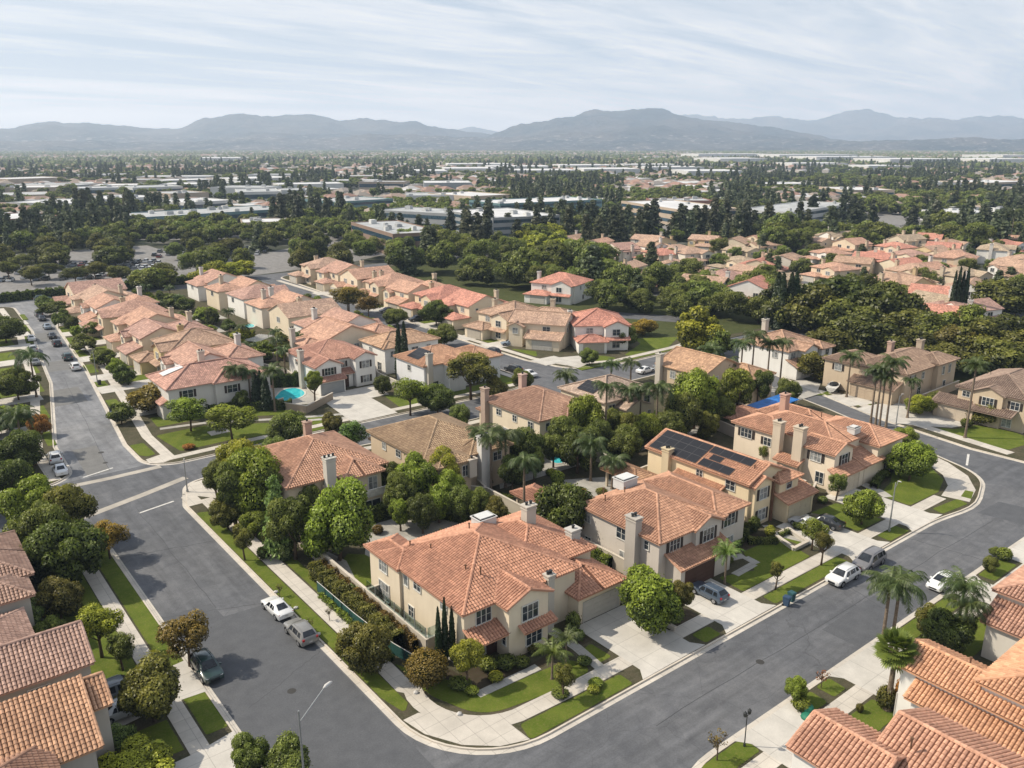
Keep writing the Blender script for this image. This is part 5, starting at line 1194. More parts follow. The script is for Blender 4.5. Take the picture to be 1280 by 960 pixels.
# left edge cluster
for a in [('full', 42, 632, 33, 8.5, 'bright', 'brightest tree of the left cluster by the crossing'), ('full', 84, 636, 27, 8, 'olive', 'olive tree on the right of the left cluster'), ('full', 50, 662, 34, 9, 'mid', 'broad green tree in the middle of the left cluster'), ('glossy', 86, 688, 39, 8.5, 'dark', 'big dark glossy tree at the front of the left cluster'), ('full', 30, 700, 26, 6, 'dark', 'dark tree against the pinkish roof'), ('airy', 134, 672, 26, 5.2, 'autumn', 'golden olive street tree leaning over the left kerb'), ('full', 72, 746, 26, 5.0, 'olive', 'olive tree above the small brown roof'), ('full', 25, 766, 24, 4.6, 'grey', 'grey-green tree beside the grey-walled house'), ('full', 60, 790, 16, 3.5, 'mid', 'low green tree by the pink-rose roof'),
          ('airy', 122, 785, 32, 6.0, 'lime', 'feathery yellow-green tree beside the left driveway'), ('airy', 150, 812, 20, 4.2, 'mid', 'small feathery tree next to the parked minivan'), ('airy', 233, 797, 33, 5.8, 'brown', 'brownish olive street tree over the dark car'), ('glossy', 187, 860, 38, 6.2, 'olive', 'dome of glossy dark leaves over the driveway cars'), ('airy', 148, 922, 22, 2.6, 'grey', 'low grey-green shrub tree by the lower left garden'), ('glossy', 168, 955, 40, 3.4, 'lime', 'bright yellow-green bush at the bottom left'), ('glossy', 312, 948, 22, 4.6, 'mid', 'left of the two clipped treetops at the bottom edge'), ('glossy', 358, 955, 30, 4.8, 'mid', 'right of the two clipped treetops at the bottom edge'),
          ('full', 22, 560, 26, 7, 'dark', 'dark tree in the left front yard'), ('full', 8, 600, 25, 7.5, 'dark', 'dark shaggy tree at the left edge above the crossing'), ('full', 48, 530, 12, 4, 'red', 'dark reddish small tree on the left verge'), ('full', 20, 478, 24, 6.5, 'mid', 'green tree behind the leaning palm'), ('full', 5, 410, 20, 7, 'dark', 'dark tree at the left edge of the left street'), ('full', 20, 590, 15, 3.4, 'mid', 'round bush above the left cars'), ('glossy', 12, 520, 22, 5, 'bright', 'bright tree in the left front yards'), ('full', 70, 712, 20, 4.5, 'dark', 'dark undergrowth tree beneath the left cluster'), ('full', 12, 740, 18, 4.2, 'dark', 'dark tree below the pinkish roof corner')]:
    tp(a[0], a[1], a[2], a[3], a[4], a[5], a[6])
tree('shrub', *at(40, 585), .9, 1.4, 'red', 'pinkish flowering shrub on the left verge'); tree('shrub', *at(190, 878), 1.2, .9, 'olive', 'olive shrub in the lower left garden bed')
# right side near kerb
for a in [('glossy', 1180, 790, 28, 4.6, 'dark', 'dark bushy tree behind the orange clay roof'), ('airy', 1206, 788, 18, 4.2, 'mid', 'loose green tree behind the orange clay roof'), ('full', 1165, 775, 18, 3.6, 'olive', 'olive bush next to the near pavement'), ('full', 995, 862, 12, 2.6, 'bright', 'small bright tree in the near planting strip'), ('shrub', 1003, 880, 15, 1.2, 'bright', 'low green shrubs under the small bright tree'), ('shrub', 1108, 870, 14, 2.4, 'olive', 'olive shrub at the foot of the stout fan palm'), ('shrub', 1127, 862, 10, 3.0, 'red', 'dark red shrub beside the stout fan palm'), ('shrub', 1075, 885, 6, 1.0, 'olive', 'small olive shrub in the near lawn square'), ('shrub', 1255, 692, 12, 1.6, 'bright', 'round green bush beside the blue bin across the road'), ('full', 1245, 690, 8, 1.4, 'mid', 'smaller bush beside the round green bush'), ('full', 1240, 705, 9, 2.2, 'mid', 'green bush on the far near-side verge')]:
    tp(a[0], a[1], a[2], a[3], a[4], a[5], a[6])
tree('bare', *at(896, 952), 1.0, 2.9, 'brown', 'almost leafless young tree beside the lamp post'); tree('bare', *at(1026, 862), .8, 2.0, 'red', 'twiggy reddish young tree in the near strip')
# S2 verge and front gardens
for i, (a, b_, r_, c) in enumerate([(183, 495, 24, 'brown'), (205, 488, 18, 'red'), (105, 428, 14, 'mid'), (129, 445, 14, 'mid'), (152, 468, 13, 'dark'), (143, 458, 9, 'bright'), (66, 385, 15, 'dark'), (58, 378, 11, 'mid'), (88, 402, 8, 'dark'), (80, 395, 9, 'mid'), (150, 515, 13, 'mid'), (115, 410, 10, 'mid'), (72, 400, 6, 'mid'), (95, 415, 6, 'bright')]):
    tp('mid', a, b_, r_, 5.5 if r_ > 16 else 4.2, c, ['large %s crown before the grey corner house' % ('brown-green' if i == 0 else 'dark reddish')][0] if i < 2 else 'small green front-garden tree along the left street', None if i < 2 else 'front-garden trees along the left street')
for a in [('airy', 236, 515, 30, 6.5, 'bright', 'wide light green pepper tree before the grey corner house'), ('airy', 288, 525, 34, 6.5, 'bright', 'second light pepper tree right of the first on the corner lawn'), ('full', 360, 532, 22, 6, 'mid', 'round green tree on the verge below the swimming pool'), ('full', 392, 483, 10, 7, 'bright', 'narrow bright tree at the pool wall'), ('airy', 440, 545, 20, 6.5, 'blue', 'blue-green willow-like tree on the cross street'), ('airy', 512, 492, 26, 7.5, 'bright', 'light green street tree right of the white house driveway'), ('full', 547, 498, 19, 6, 'dark', 'dark tree beside the light green street tree'), ('airy', 588, 465, 33, 10, 'olive', 'big open-crowned tree in front of the white solar hip house'), ('full', 620, 485, 13, 5, 'olive', 'small olive verge tree by the cross street'), ('full', 652, 474, 12, 5, 'mid', 'green verge tree right of the olive one'), ('full', 478, 480, 10, 4, 'dark', 'dark bush at the white house driveway edge'), ('full', 545, 390, 19, 7, 'dark', 'dense dark round tree in front of the middle row'), ('full', 495, 395, 13, 5, 'mid', 'green tree beside the middle row driveways'), ('full', 555, 418, 16, 5.5, 'mid', 'round green tree on the middle street lawn'),
          ('airy', 435, 372, 24, 9, 'brown', 'thin brown-olive tree between the two back rows'), ('airy', 460, 382, 17, 7, 'brown', 'smaller brown-olive tree beside it'), ('full', 778, 418, 15, 6, 'mid', 'tree in front of the red-roofed white house'), ('full', 805, 408, 14, 4.5, 'autumn', 'golden shrub-tree on the bend lawn'), ('mid', 871, 410, 28, 10.5, 'lime', 'large bright yellow-green tree at the cross road'), ('mid', 900, 425, 16, 7, 'mid', 'green tree right of the large yellow-green one'), ('full', 737, 445, 12, 4, 'mid', 'street tree behind the grey solar slope'), ('mid', 1020, 455, 20, 6.5, 'olive', 'round olive tree before the white bay-window house'), ('full', 1068, 465, 11, 4, 'mid', 'small tree by the brown garage'), ('full', 1240, 510, 25, 5.2, 'olive', 'spreading olive tree in front of the slate-brown roof'), ('full', 1262, 505, 13, 4, 'dark', 'dark bush at the slate-brown house'), ('shrub', 1208, 528, 9, 1.8, 'mid', 'round bush at the slate-brown house path'), ('full', 1150, 505, 16, 3.8, 'lime', 'bright shrubs between the two brown houses'), ('full', 1170, 500, 12, 3.6, 'mid', 'green shrub-tree beside the pale double garage'), ('full', 1130, 545, 13, 3.6, 'bright', 'bright bush at the road beyond the palm clump'),
          ('full', 300, 500, 10, 4, 'dark', 'dark bush against the grey corner house wall'), ('mid', 690, 340, 15, 8, 'olive', 'olive tree behind the lone red-roofed house')]:
    tp(a[0], a[1], a[2], a[3], a[4], a[5], a[6])
tree('shrub', *at(236, 562), 1.3, .9, 'red', 'low dark red shrub on the corner lawn by the left street')
hedge(58.5, 139, 45, 147, 1.4, 1.6, 'dark', 'hedge below the grey corner house', 14); hedge(58, 156.5, 67, 152, 1.6, 2.6, 'dark', 'tall dark hedge behind the swimming pool', 15)
# gardens between the back rows: many green clumps
rg = random.Random(5)
for i in range(46):
    y = rg.uniform(158, 268); x = rg.uniform(63.5, 76)
    if rg.random() < .3: tree('queen', x, y, 2.2, rg.uniform(4, 7), 'mid', 'palm in the gardens between the two back rows', 'palms in the gardens between the two back rows')
    else: tree('mid', x, y, rg.uniform(1.4, 3), rg.uniform(2.5, 5.5), rg.choice(['bright', 'mid', 'dark', 'lime']), 'garden tree between the two back rows of houses', 'garden trees between the two back rows')
for i in range(16):
    y = rg.uniform(160, 275); tree('mid', rg.uniform(100, 104), y, rg.uniform(1.2, 2.4), rg.uniform(3, 5), rg.choice(['bright', 'mid', 'olive']), 'front-garden tree on the middle street', 'front-garden trees on the middle street')
for i in range(22):
    y = 142 + i * 6.4; tree('mid', rg.uniform(2, 13), y, rg.uniform(2, 3.6), rg.uniform(4, 7), rg.choice(['dark', 'mid', 'olive', 'bright']), 'yard tree on the far side of the left street', 'yard trees on the far side of the left street')
# left neighbourhood behind the cluster
for i in range(10):
    tree('mid', rg.uniform(-8, 6), rg.uniform(112, 140), rg.uniform(2.5, 4), rg.uniform(5, 8), rg.choice(['dark', 'mid', 'olive']), 'dark yard tree at the left edge', 'yard trees at the left edge')
# filler planting between the near houses
for a in [('full', 470, 604, 15, 5, 'mid', 'bushy tree at the left corner of the tan house garden'), ('glossy', 500, 640, 15, 5, 'bright', 'bright low tree on the far side of the back patio wall'), ('full', 528, 640, 17, 5.6, 'dark', 'dark leafy tree crowding the back patio wall'), ('full', 560, 612, 19, 6.5, 'bright', 'bright tree under the tan house bay'), ('full', 596, 630, 15, 5, 'mid', 'bushy tree right of the broad white chimney foot'), ('full', 620, 640, 13, 4.4, 'olive', 'olive tree beside the thin palm by the wall'), ('full', 452, 590, 13, 6, 'dark', 'dark tree in the gap beside the faded-roof house'), ('full', 640, 590, 16, 6, 'dark', 'dark tree behind the full drooping palm'), ('full', 668, 578, 14, 5.5, 'mid', 'green tree at the end of the pool hedge'),
          ('full', 705, 545, 17, 8, 'mid', 'green tree hugging the right side of the pink-brown roofed house'), ('full', 745, 545, 17, 7, 'dark', 'shaggy dark tree beneath the grey solar slope'), ('full', 770, 530, 15, 6, 'mid', 'green tree between two palms by the grey solar slope'), ('glossy', 812, 535, 17, 7, 'bright', 'bright tree at the foot of the broad-headed palm'), ('full', 838, 535, 17, 7, 'mid', 'green tree under the tallest bright tree'), ('full', 885, 530, 13, 5, 'olive', 'olive tree by the pale wall corner'), ('full', 905, 515, 13, 6, 'mid', 'green tree on the lawn left of the blue shade roof'), ('full', 948, 480, 15, 7, 'dark', 'dark tree among the palms before the white house'), ('full', 985, 490, 13, 6, 'mid', 'green tree beneath the white house bay window'),
          ('full', 270, 600, 15, 6.5, 'mid', 'leafy tree at the crossing corner bank'), ('full', 338, 618, 15, 8, 'dark', 'dark tree between the tall corner tree and the faded roof'), ('full', 385, 625, 14, 6, 'mid', 'green tree against the faded-roof house front'), ('full', 398, 668, 15, 4.5, 'olive', 'olive tree at the top of the garden hedge'), ('full', 345, 560, 14, 5, 'mid', 'green tree on the cross street verge'), ('glossy', 415, 530, 12, 4.5, 'olive', 'olive bush-tree behind the faded-roof house'), ('full', 575, 520, 13, 5, 'mid', 'green tree showing behind the brown roof'), ('full', 612, 508, 12, 4.5, 'bright', 'bright tree showing left of the pink-brown roof')]:
    tp(*a[:7])
for i in range(60):
    z = rg.choice([(52.5, 55, 86, 106), (70, 78, 92, 108), (64, 78, 84, 91), (91, 110, 88, 93), (63.5, 75, 80, 84), (99, 108, 74, 83), (84, 97, 76, 84), (104, 118, 90, 112), (132, 146, 88, 108), (45, 60, 108, 111), (36.5, 37.5, 88, 108), (54, 60, 88, 104), (92, 98.5, 62, 76)])
    tree('shrub', rg.uniform(z[0], z[1]), rg.uniform(z[2], z[3]), rg.uniform(.8, 1.6), rg.uniform(1.2, 2.8), rg.choice(['mid', 'bright', 'dark', 'olive', 'lime']), 'garden shrub in the back gardens of the near block', 'back-garden shrubs of the near block')
# ================================================================ MIDDLE-DISTANCE HOUSES
PINK = [(.40, .215, .165), (.42, .225, .165), (.38, .21, .17), (.44, .235, .17), (.40, .24, .18)]
BRN = [(.375, .222, .16), (.40, .238, .175)]
REDR = [(.44, .185, .14), (.47, .20, .15)]
WALLS = [CREAM, WHT, SAND, (.52, .43, .32), (.46, .36, .22), (.55, .50, .43)]
def tmpl(k, W=12, D=16):
    a = W / 2
    if k == 0:
        return ([(-a, a, 3.5, D - 2, 5.8, 'gx'), (-a + .5, -.5, 1.6, 8, 5.4, 'hip'), (-.2, a - .2, -1.6, 3.6, 2.9, 'hip'), (-a + 1, a - 1, D - 4, D + 1, 5.0, 'hip')],
                [('S', -3, 1.58, 4.3, 1.6, 1.3), ('S', 3, 3.48, 4.5, 1.4, 1.2), ('E', 6, a - .02, 4.5, .8, .9, 1), ('E', 10.5, a - .02, 4.5, 1, .9, 1), ('W', 7, -a + .02, 4.5, 1, 1.1), ('W', 11, -a + .02, 4.5, 1, 1.1), ('N', 0, D + .98, 4.0, 1.8, 1.3), ('S', -3, 1.58, 1.5, 1.6, 1.6)], [('S', 2.8, -1.62, 4.7, 2.2)], [(a * .9, D - 4, 4, 9.0, 1.1, .9)])
    if k == 1:
        return ([(-a, a, 3, D, 5.8, 'hip'), (.4, a - .6, 1, 8, 5.75, 'gy', {'pitch': .42}), (-a + .1, .2, -1.8, 3.2, 2.9, 'hip'), (.6, a - .8, .2, 1.2, 2.8, 'sS', {'open': 1})],
                [('S', 3, .98, 4.4, 1.7, 1.4), ('S', -3, 2.98, 4.5, 1.5, 1.2), ('S', 3, .98, 1.5, 1.7, 1.5), ('E', 7, a - .02, 4.5, 1, 1.1), ('E', 12, a - .02, 4.5, .9, 1.0), ('W', 7, -a + .02, 4.5, 1, 1.1), ('W', 12, -a + .02, 4.5, 1, 1.1), ('E', 9, a - .02, 1.5, 1.2, 1.4), ('N', 2, D - .02, 4.4, 1.6, 1.3)], [('S', -2.9, -1.82, 4.7, 2.2)], [(-a - .3, 9, 0, 8.2, .9, 1.2)])
    if k == 2:
        return ([(-a, a, 2, 11, 5.8, 'gx', {'pitch': .43}), (-a + .8, a - .8, 10, D + 1, 5.7, 'hip'), (-a + .5, -a + 4, .4, 4, 5.0, 'gy', {'pitch': .45}), (-1.6, a - .3, -1.2, 2.1, 2.8, 'sS', {'pitch': .36})],
                [('S', -a + 2.2, .38, 4.0, 1.3, 1.3), ('S', 2.5, 1.98, 4.5, 1.8, 1.2), ('E', 6, a - .02, 5.6, .7, .7, 1), ('E', 7.6, a - .02, 4.2, 1, 1), ('E', 4.6, a - .02, 4.2, 1, 1), ('W', 6, -a + .02, 4.5, 1.2, 1.1), ('N', 0, D + .98, 4.4, 1.8, 1.3)], [('S', 2.4, -1.22, 4.7, 2.1)], [(0, D - 2, 5, 9.4, 1.1, 1)])
    return ([(-a, a - .5, 2.4, D, 5.8, 'gy', {'pitch': .4}), (a - 4, a + .4, 4, 12, 5.0, 'hip'), (-a + .3, -a + 5, -1.4, 2.5, 2.9, 'gy', {'pitch': .42}), (-a + 5, a - 1, .8, 2.5, 2.8, 'sS')],
            [('S', -2.4, 2.38, 4.3, 1.8, 1.4), ('S', 2.4, 2.38, 4.3, 1.4, 1.3), ('E', 6, a + .38, 4.0, 1, 1), ('E', 10, a + .38, 4.0, 1, 1), ('W', 6, -a + .02, 4.3, 1, 1.1), ('W', 11, -a + .02, 4.3, 1, 1.1), ('N', 0, D - .02, 4.3, 1.8, 1.3)], [('S', -a + 2.65, -1.42, 3.9, 2.1)], [(a + .7, 8, 0, 7.8, .9, 1.2)])
rh = random.Random(3)
def midhouse(k, x, y, rot, wall, roofc, label, group=None, W=12, D=16, fine=False, shut=DK):
    v, w, g_, c = tmpl(k, W, D)
    return house(label, v, wall, roofc, (x, y), rot, False, w, shut, g_, (), [(*q, tuple(t * .95 for t in wall)) for q in c], fine=fine, gcol=(.5, .47, .42) if rh.random() < .6 else (.40, .36, .3), group=group)
R90 = PI / 2
# corner grey house of the left row (own shape)
hP = house('pale grey two-storey corner house with white solar patch on its pink roof', [
    (39, 57.5, 146.0, 157.5, 5.8, 'hip'), (47, 53, 145.2, 152, 5.75, 'hip', {'pitch': .45}), (53, 58.4, 150, 158, 5.0, 'hip'), (38, 40.4, 147, 151, 3.0, 'sW'), (53.5, 57.6, 146.5, 150.2, 2.8, 'hip')], (.47, .45, .42), (.42, .215, .17), wins=[('S', 42.3, 145.98, 4.4, 1.8, 1.4, 2, 1), ('S', 50, 145.18, 4.2, 1.8, 1.4, 2, 1), ('W', 154, 38.98, 4.4, 1.2, 1.2), ('S', 42, 145.98, 1.5, 1.6, 1.4), ('S', 55.5, 146.48, 1.4, 1.8, 1.4)], shut=DK, chims=[(49, 158, 4, 8.8, 1.1, .9)])
m = MB(); P = [(42.2, 154.8, 5.8 + 2.75 * .4 + .12), (42.2, 149.3, 5.8 + 2.75 * .4 + .12)]
zf = lambda x: 5.8 + (x - 38.55) * .4 + .15
m.poly([(40.2, 155, zf(40.2)), (40.2, 152.6, zf(40.2)), (43.6, 151.4, zf(43.6)), (43.6, 153.8, zf(43.6))]); m.build('solar_panel', 'pale_roof', hP)
rowA = [(2, 165.5, WHT, 0, 'white-walled gable house second in the left row'), (1, 181, (.46, .36, .2), 1, 'ochre house with tan tiled roofs, third in the left row'), (2, 196, CREAM, 2, 'cream side-gabled house, fourth in the left row'), (0, 211, SAND, 3, 'sand-coloured house, fifth in the left row'), (1, 226, (.50, .42, .3), 0, 'ochre-cream house with tan roof, sixth in the left row'), (2, 240, WHT, 1, 'pale gable house, seventh in the left row'), (0, 254, CREAM, 4, 'cream house near the far end of the left row'), (3, 268, SAND, 2, 'last house at the far end of the left row')]
for i, (k, y, wc, rc, l) in enumerate(rowA): midhouse(k, 44.5 + (i % 2) * .8, y, -R90, wc, PINK[rc] if i != 1 else BRN[0], l, W=12.4, D=16.5, fine=i < 3)
for i, y in enumerate((264, 246, 230, 214, 198, 181)):
    midhouse([0, 2, 1, 2, 3, 2][i], 98.5 + (1 if y > 200 else 0), y, R90, WALLS[[1, 0, 1, 5, 0, 1][i]], PINK[i % 5], ['pink-roofed house farthest in the second back row', 'white gabled house with a triangular white wall, second back row', 'cream hip-roofed house in the second back row', 'pale house with side gable in the second back row', 'white-chimneyed house with tan roof in the second back row', 'white gabled house nearest the brown-olive trees in the second back row'][i], W=12.4, D=17)
house('cream house with broad tan gable facing the pool gardens', [(76, 90, 161.5, 174, 5.8, 'gy'), (72.5, 77, 163, 170, 5.4, 'hip'), (88, 97, 162, 172, 5.0, 'hip'), (74, 78, 160.2, 163, 3, 'sW')], CREAM, PINK[3], wins=[('S', 80.5, 161.48, 4.4, .9, .9, 1), ('S', 84, 161.48, 4.0, 1.1, 1.1), ('W', 165, 72.48, 4.2, 1.4, 1.3), ('W', 168.6, 72.48, 4.2, 1.0, 1.3), ('W', 166, 72.48, 1.5, 1.8, 1.6), ('S', 92, 161.98, 4, 1.2, 1.1)], chims=[(72, 168, 0, 8.4, .9, 1.2)])
hW = house('white two-storey house with grey garage door at the end of the pale driveway', [(67, 79.5, 147, 159, 5.9, 'hip'), (66.2, 71.4, 144.2, 152, 5.5, 'gy', {'pitch': .45}), (74.8, 79.2, 144.6, 150, 5.95, 'gy', {'pitch': .42}), (71, 74.6, 145.6, 147.2, 3.0, 'sS'), (66.2, 71.5, 143.0, 144.4, 2.9, 'sS', {'ov': .3})], WHT, (.43, .215, .165), tiled=True, shut=DK,
    wins=[('S', 68.8, 144.18, 4.4, 1.9, 1.4, 3, 1), ('S', 77, 144.58, 4.5, 1.6, 1.4, 2, 1), ('S', 77, 144.58, 1.5, 1.4, 1.4, 2, 1), ('S', 73, 146.98, 4.6, 1.2, 1.2, 2, 1), ('W', 155, 66.98, 4.4, 1.1, 1.1)], gdoors=[('S', 68.8, 142.98, 4.6, 2.2)], doors=[('S', 72.9, 145.58)], chims=[(65.9, 150.5, 0, 7.8, .9, 1.2)], gcol=(.28, .29, .29))
house('white house with orange-tan hip roof behind the cypress pair', [(84, 98, 150, 159, 5.8, 'hip'), (84, 88, 149, 153, 5.75, 'hip')], WHT, (.41, .235, .155), wins=[('S', 92, 149.98, 4.2, 1.6, 1.2), ('W', 155, 83.98, 4.4, 1.1, 1.1), ('S', 86, 148.98, 4.3, 1.2, 1.2), ('W', 151.5, 83.98, 1.5, 1.4, 1.6), ('S', 95.5, 149.98, 4.3, 1, 1.1)])
hS = house('white house with dark solar patch, tall chimney and orange-tan roofs', [(82.6, 95, 131.6, 142, 5.8, 'hip'), (87.2, 91, 129.6, 135, 5.75, 'gy', {'pitch': .45}), (94, 101.5, 132, 141, 5.0, 'hip')], (.52, .52, .52), (.43, .225, .15), tiled=True, shut=DK, wins=[('S', 89, 129.58, 4.3, .9, 1.4, 2), ('S', 93, 131.58, 4.3, 1.2, 1.3), ('S', 85, 131.58, 1.5, 1.6, 1.6), ('W', 137, 82.58, 4.4, 1.1, 1.1), ('S', 97.5, 131.98, 3.6, 1.6, 1.3)], chims=[(83.6, 131.2, 0, 8.2, 1.1, .9)])
exg = 82.6 - .45
solar(hS, 0, 134.6, 138.8, (83.2, 86.2), 5.8, .40, exg, 3, 3)
# middle street, east side
midhouse(1, 120.5, 162, -R90 + .1, CREAM, BRN[0], 'cream house with tan roof, garage shaded, beside the knuckle of the middle street', W=13, D=16, fine=True)
midhouse(2, 123.5, 147.5, -R90 + .55, CREAM, BRN[1], 'cream house with wide tan roof and silver car before its garage', W=14, D=17, fine=True)
midhouse(1, 134.5, 134.8, -R90 + 1.0, WHT, REDR[0], 'white house with red roof and pale double garage on the bend lawn', W=13, D=16, fine=True)
for i, (k, y, wc, rc, l) in enumerate([(0, 182, CREAM, REDR[1], 'cream house behind the dense dark round tree'), (1, 196, (.52, .43, .3), REDR[0], 'cream house with white garage and red-pink roof in the middle row'), (2, 210, CREAM, PINK[3], 'tan house with small dormer gable in the middle row'), (1, 225, SAND, PINK[1], 'sand house with pink roof in the middle row'), (3, 241, CREAM, PINK[3], 'cream house with steps of tan roof at the far middle row'), (0, 257, CREAM, PINK[0], 'last cream house at the far end of the middle row'), (1, 272, SAND, PINK[4], 'tan house behind the far end of the middle row')]):
    midhouse(k, 121.5, y, -R90, wc, rc, l, W=12.2, D=17)
midhouse(1, 164, 189, -R90 + .4, WHT, REDR[1], 'lone white house with red hip roof among the dark trees', W=15, D=16)
# east neighbourhood, by survey position of each roof
EAST = [(871, 345, 0, 1, 2, 'long'), (815, 348, 0, 0, 1, ''), (912, 312, 0, 3, 3, ''), (922, 338, 2, 1, 0, ''), (905, 326, 1, 3, 3, ''), (958, 320, 1, 1, 4, ''), (1020, 316, 1, 0, 1, ''), (935, 353, 1, 0, 0, ''), (987, 350, 2, 3, 4, ''), (869, 361, 0, 1, 1, ''), (931, 369, 3, 2, 1, ''), (876, 329, 2, 1, 1, ''), (809, 316, 1, 2, 2, ''), (804, 333, 2, 1, 0, ''), (969, 307, 0, 1, 2, ''), (1120, 345, 1, 1, 3, ''), (1176, 343, 0, 0, 1, ''), (1256, 338, 2, 1, 1, ''), (1109, 358, 2, 1, 4, ''), (1227, 351, 1, 3, 2, ''), (1152, 385, 2, 3, 1, ''), (1206, 378, 3, 2, 0, ''), (1238, 396, 2, 0, 1, ''), (1168, 402, 0, 2, 1, ''), (1152, 360, 1, 1, 3, ''), (1272, 316, 1, 3, 1, ''), (1152, 304, 0, 3, 2, ''), (1083, 378, 1, 1, 1, ''), (1250, 366, 0, 1, 1, ''), (860, 312, 1, 0, 2, ''), (1060, 300, 2, 3, 1, ''), (1190, 328, 1, 0, 2, ''), (1278, 352, 2, 1, 0, '')]
for i, (a, b_, k, rc, wc, _) in enumerate(EAST):
    x, y = at(a, b_, 4.5)
    low = b_ < 352 and a < 1060
    v, w, g_, c = tmpl(k, 14, 14)
    h_ = house(['pink-roofed', 'tan-roofed', 'red-roofed', 'brown-roofed'][rc] + ' house among the trees of the eastern estate', v, WALLS[wc], [PINK[i % 5], BRN[i % 2], REDR[i % 2], (.36, .25, .18)][rc], (x, y), rh.choice([-R90 + .3, .3, -.25, -R90 - .2]), False, w[:5], None, g_, (), [(*c[0], WALLS[wc])], fine=False, group='houses of the eastern estate')
    if low: h_.scale = (1, 1, .72)
PXY = lambda x, y, z=0: (lambda f_, r, d: (CX + F * r / d, CY - F * (f_ * math.sin(TH) + (z - CAMH) * math.cos(TH)) / d))(x * math.sin(YAW) + y * math.cos(YAW), x * math.cos(YAW) - y * math.sin(YAW), depth(x, y, z))
_hs = [(o.location.x, o.location.y) for o in bpy.data.objects if o.get('category') == 'house']
for gx in range(0, 22):
    for gy in range(0, 24):
        x = 170 + gx * 19 + rh.uniform(-3, 3); y = 60 + gy * 17 + rh.uniform(-2, 2)
        px, py = PXY(x, y, 4.5)
        if not (730 < px < 1300 and 297 < py < 404) or px < 800 and py > 345: continue
        if 950 < px < 1150 and py > 362 or px < 960 and py > 352: continue
        if min((x - a) ** 2 + (y - b_) ** 2 for a, b_ in _hs) < 15.5 ** 2: continue
        _hs.append((x, y)); k = rh.randrange(4); wc = rh.randrange(6); v, w, g_, c = tmpl(k, 13, 13)
        rr_ = rh.choice([0, 0, 1, 2]); h_ = house(['pink-roofed', 'tan-roofed', 'red-roofed'][rr_] + ' house among the trees of the eastern estate', v, WALLS[wc], [rh.choice(PINK), rh.choice(BRN), rh.choice(REDR)][rr_], (x, y), rh.choice([-R90 + .3, .3, -.25, -R90 - .2]), False, w[:4], None, g_, (), [(*c[0], WALLS[wc])], fine=False, group='houses of the eastern estate')
        h_.scale = (1, 1, .85)
# west side of the left street
for i, y in enumerate((150, 168, 186, 204, 222, 240, 258)):
    midhouse(i % 4, 6.0, y, R90, WALLS[i % 6], PINK[i % 5], 'house half hidden by trees on the far side of the left street', 'houses on the far side of the left street', W=12, D=15)
# bottom strip: south side of the near road, right out of frame houses that peek in
# ================================================================ BEYOND THE ESTATE
mb = MB()
mb.prism([(-220, 300), (112, 300), (112, 425), (-220, 440)], -.01, .02); mb.prism([at(255, 352), at(430, 330), at(560, 300), at(440, 296), at(255, 330)], -.01, .021)
mb.prism([at(560, 312), at(700, 300), at(860, 290), at(1290, 285), at(1290, 262), at(860, 262), at(560, 285)], -.012, .018)
mb.prism([at(420, 300), at(560, 300), at(560, 262), at(0, 262), at(0, 300)], -.012, .016)
struct('parking_lot', mb, 'parking_asphalt') if 'parking_asphalt' in MATS else (m_concrete('parking_asphalt', (.22, .21, .20), 0, .2), struct('parking_lot', mb, 'parking_asphalt'))
mb = MB()
mb.prism([at(1058, 338), at(1120, 338), at(1100, 318), at(1075, 316)], -.01, .15); mb.prism([at(745, 396), at(880, 406), at(880, 398), at(745, 389)], -.01, .15)
mb.prism([at(760, 375), at(1060, 352), at(1060, 348), at(760, 370)], .1, .16); mb.prism([at(1160, 440), at(1290, 452), at(1290, 446), at(1160, 433)], .1, .16)
struct('far_street', mb, 'asphalt')
hedge(14, 296, 108, 298, 3, 2.6, 'dark', 'long dark hedge between the car park and the estate', 20, 14, .0, .7); hedge(-60, 300, 10, 296, 3, 2.6, 'dark', 'dark hedge at the far left of the car park', 21, 14, .0, .7)
OFF = {}
def m_wallcol(name, c, var=.1): simple(name, c, .8, .2, 0, var, .2)
m_wallcol('white_wall', (.55, .55, .53)); m_wallcol('brick_wall', (.26, .13, .10)); m_wallcol('beige_wall', (.42, .34, .26)); m_wallcol('brown_wall', (.24, .17, .13)); m_wallcol('teal_wall', (.13, .22, .23)); m_wallcol('grey_wall', (.30, .31, .31))
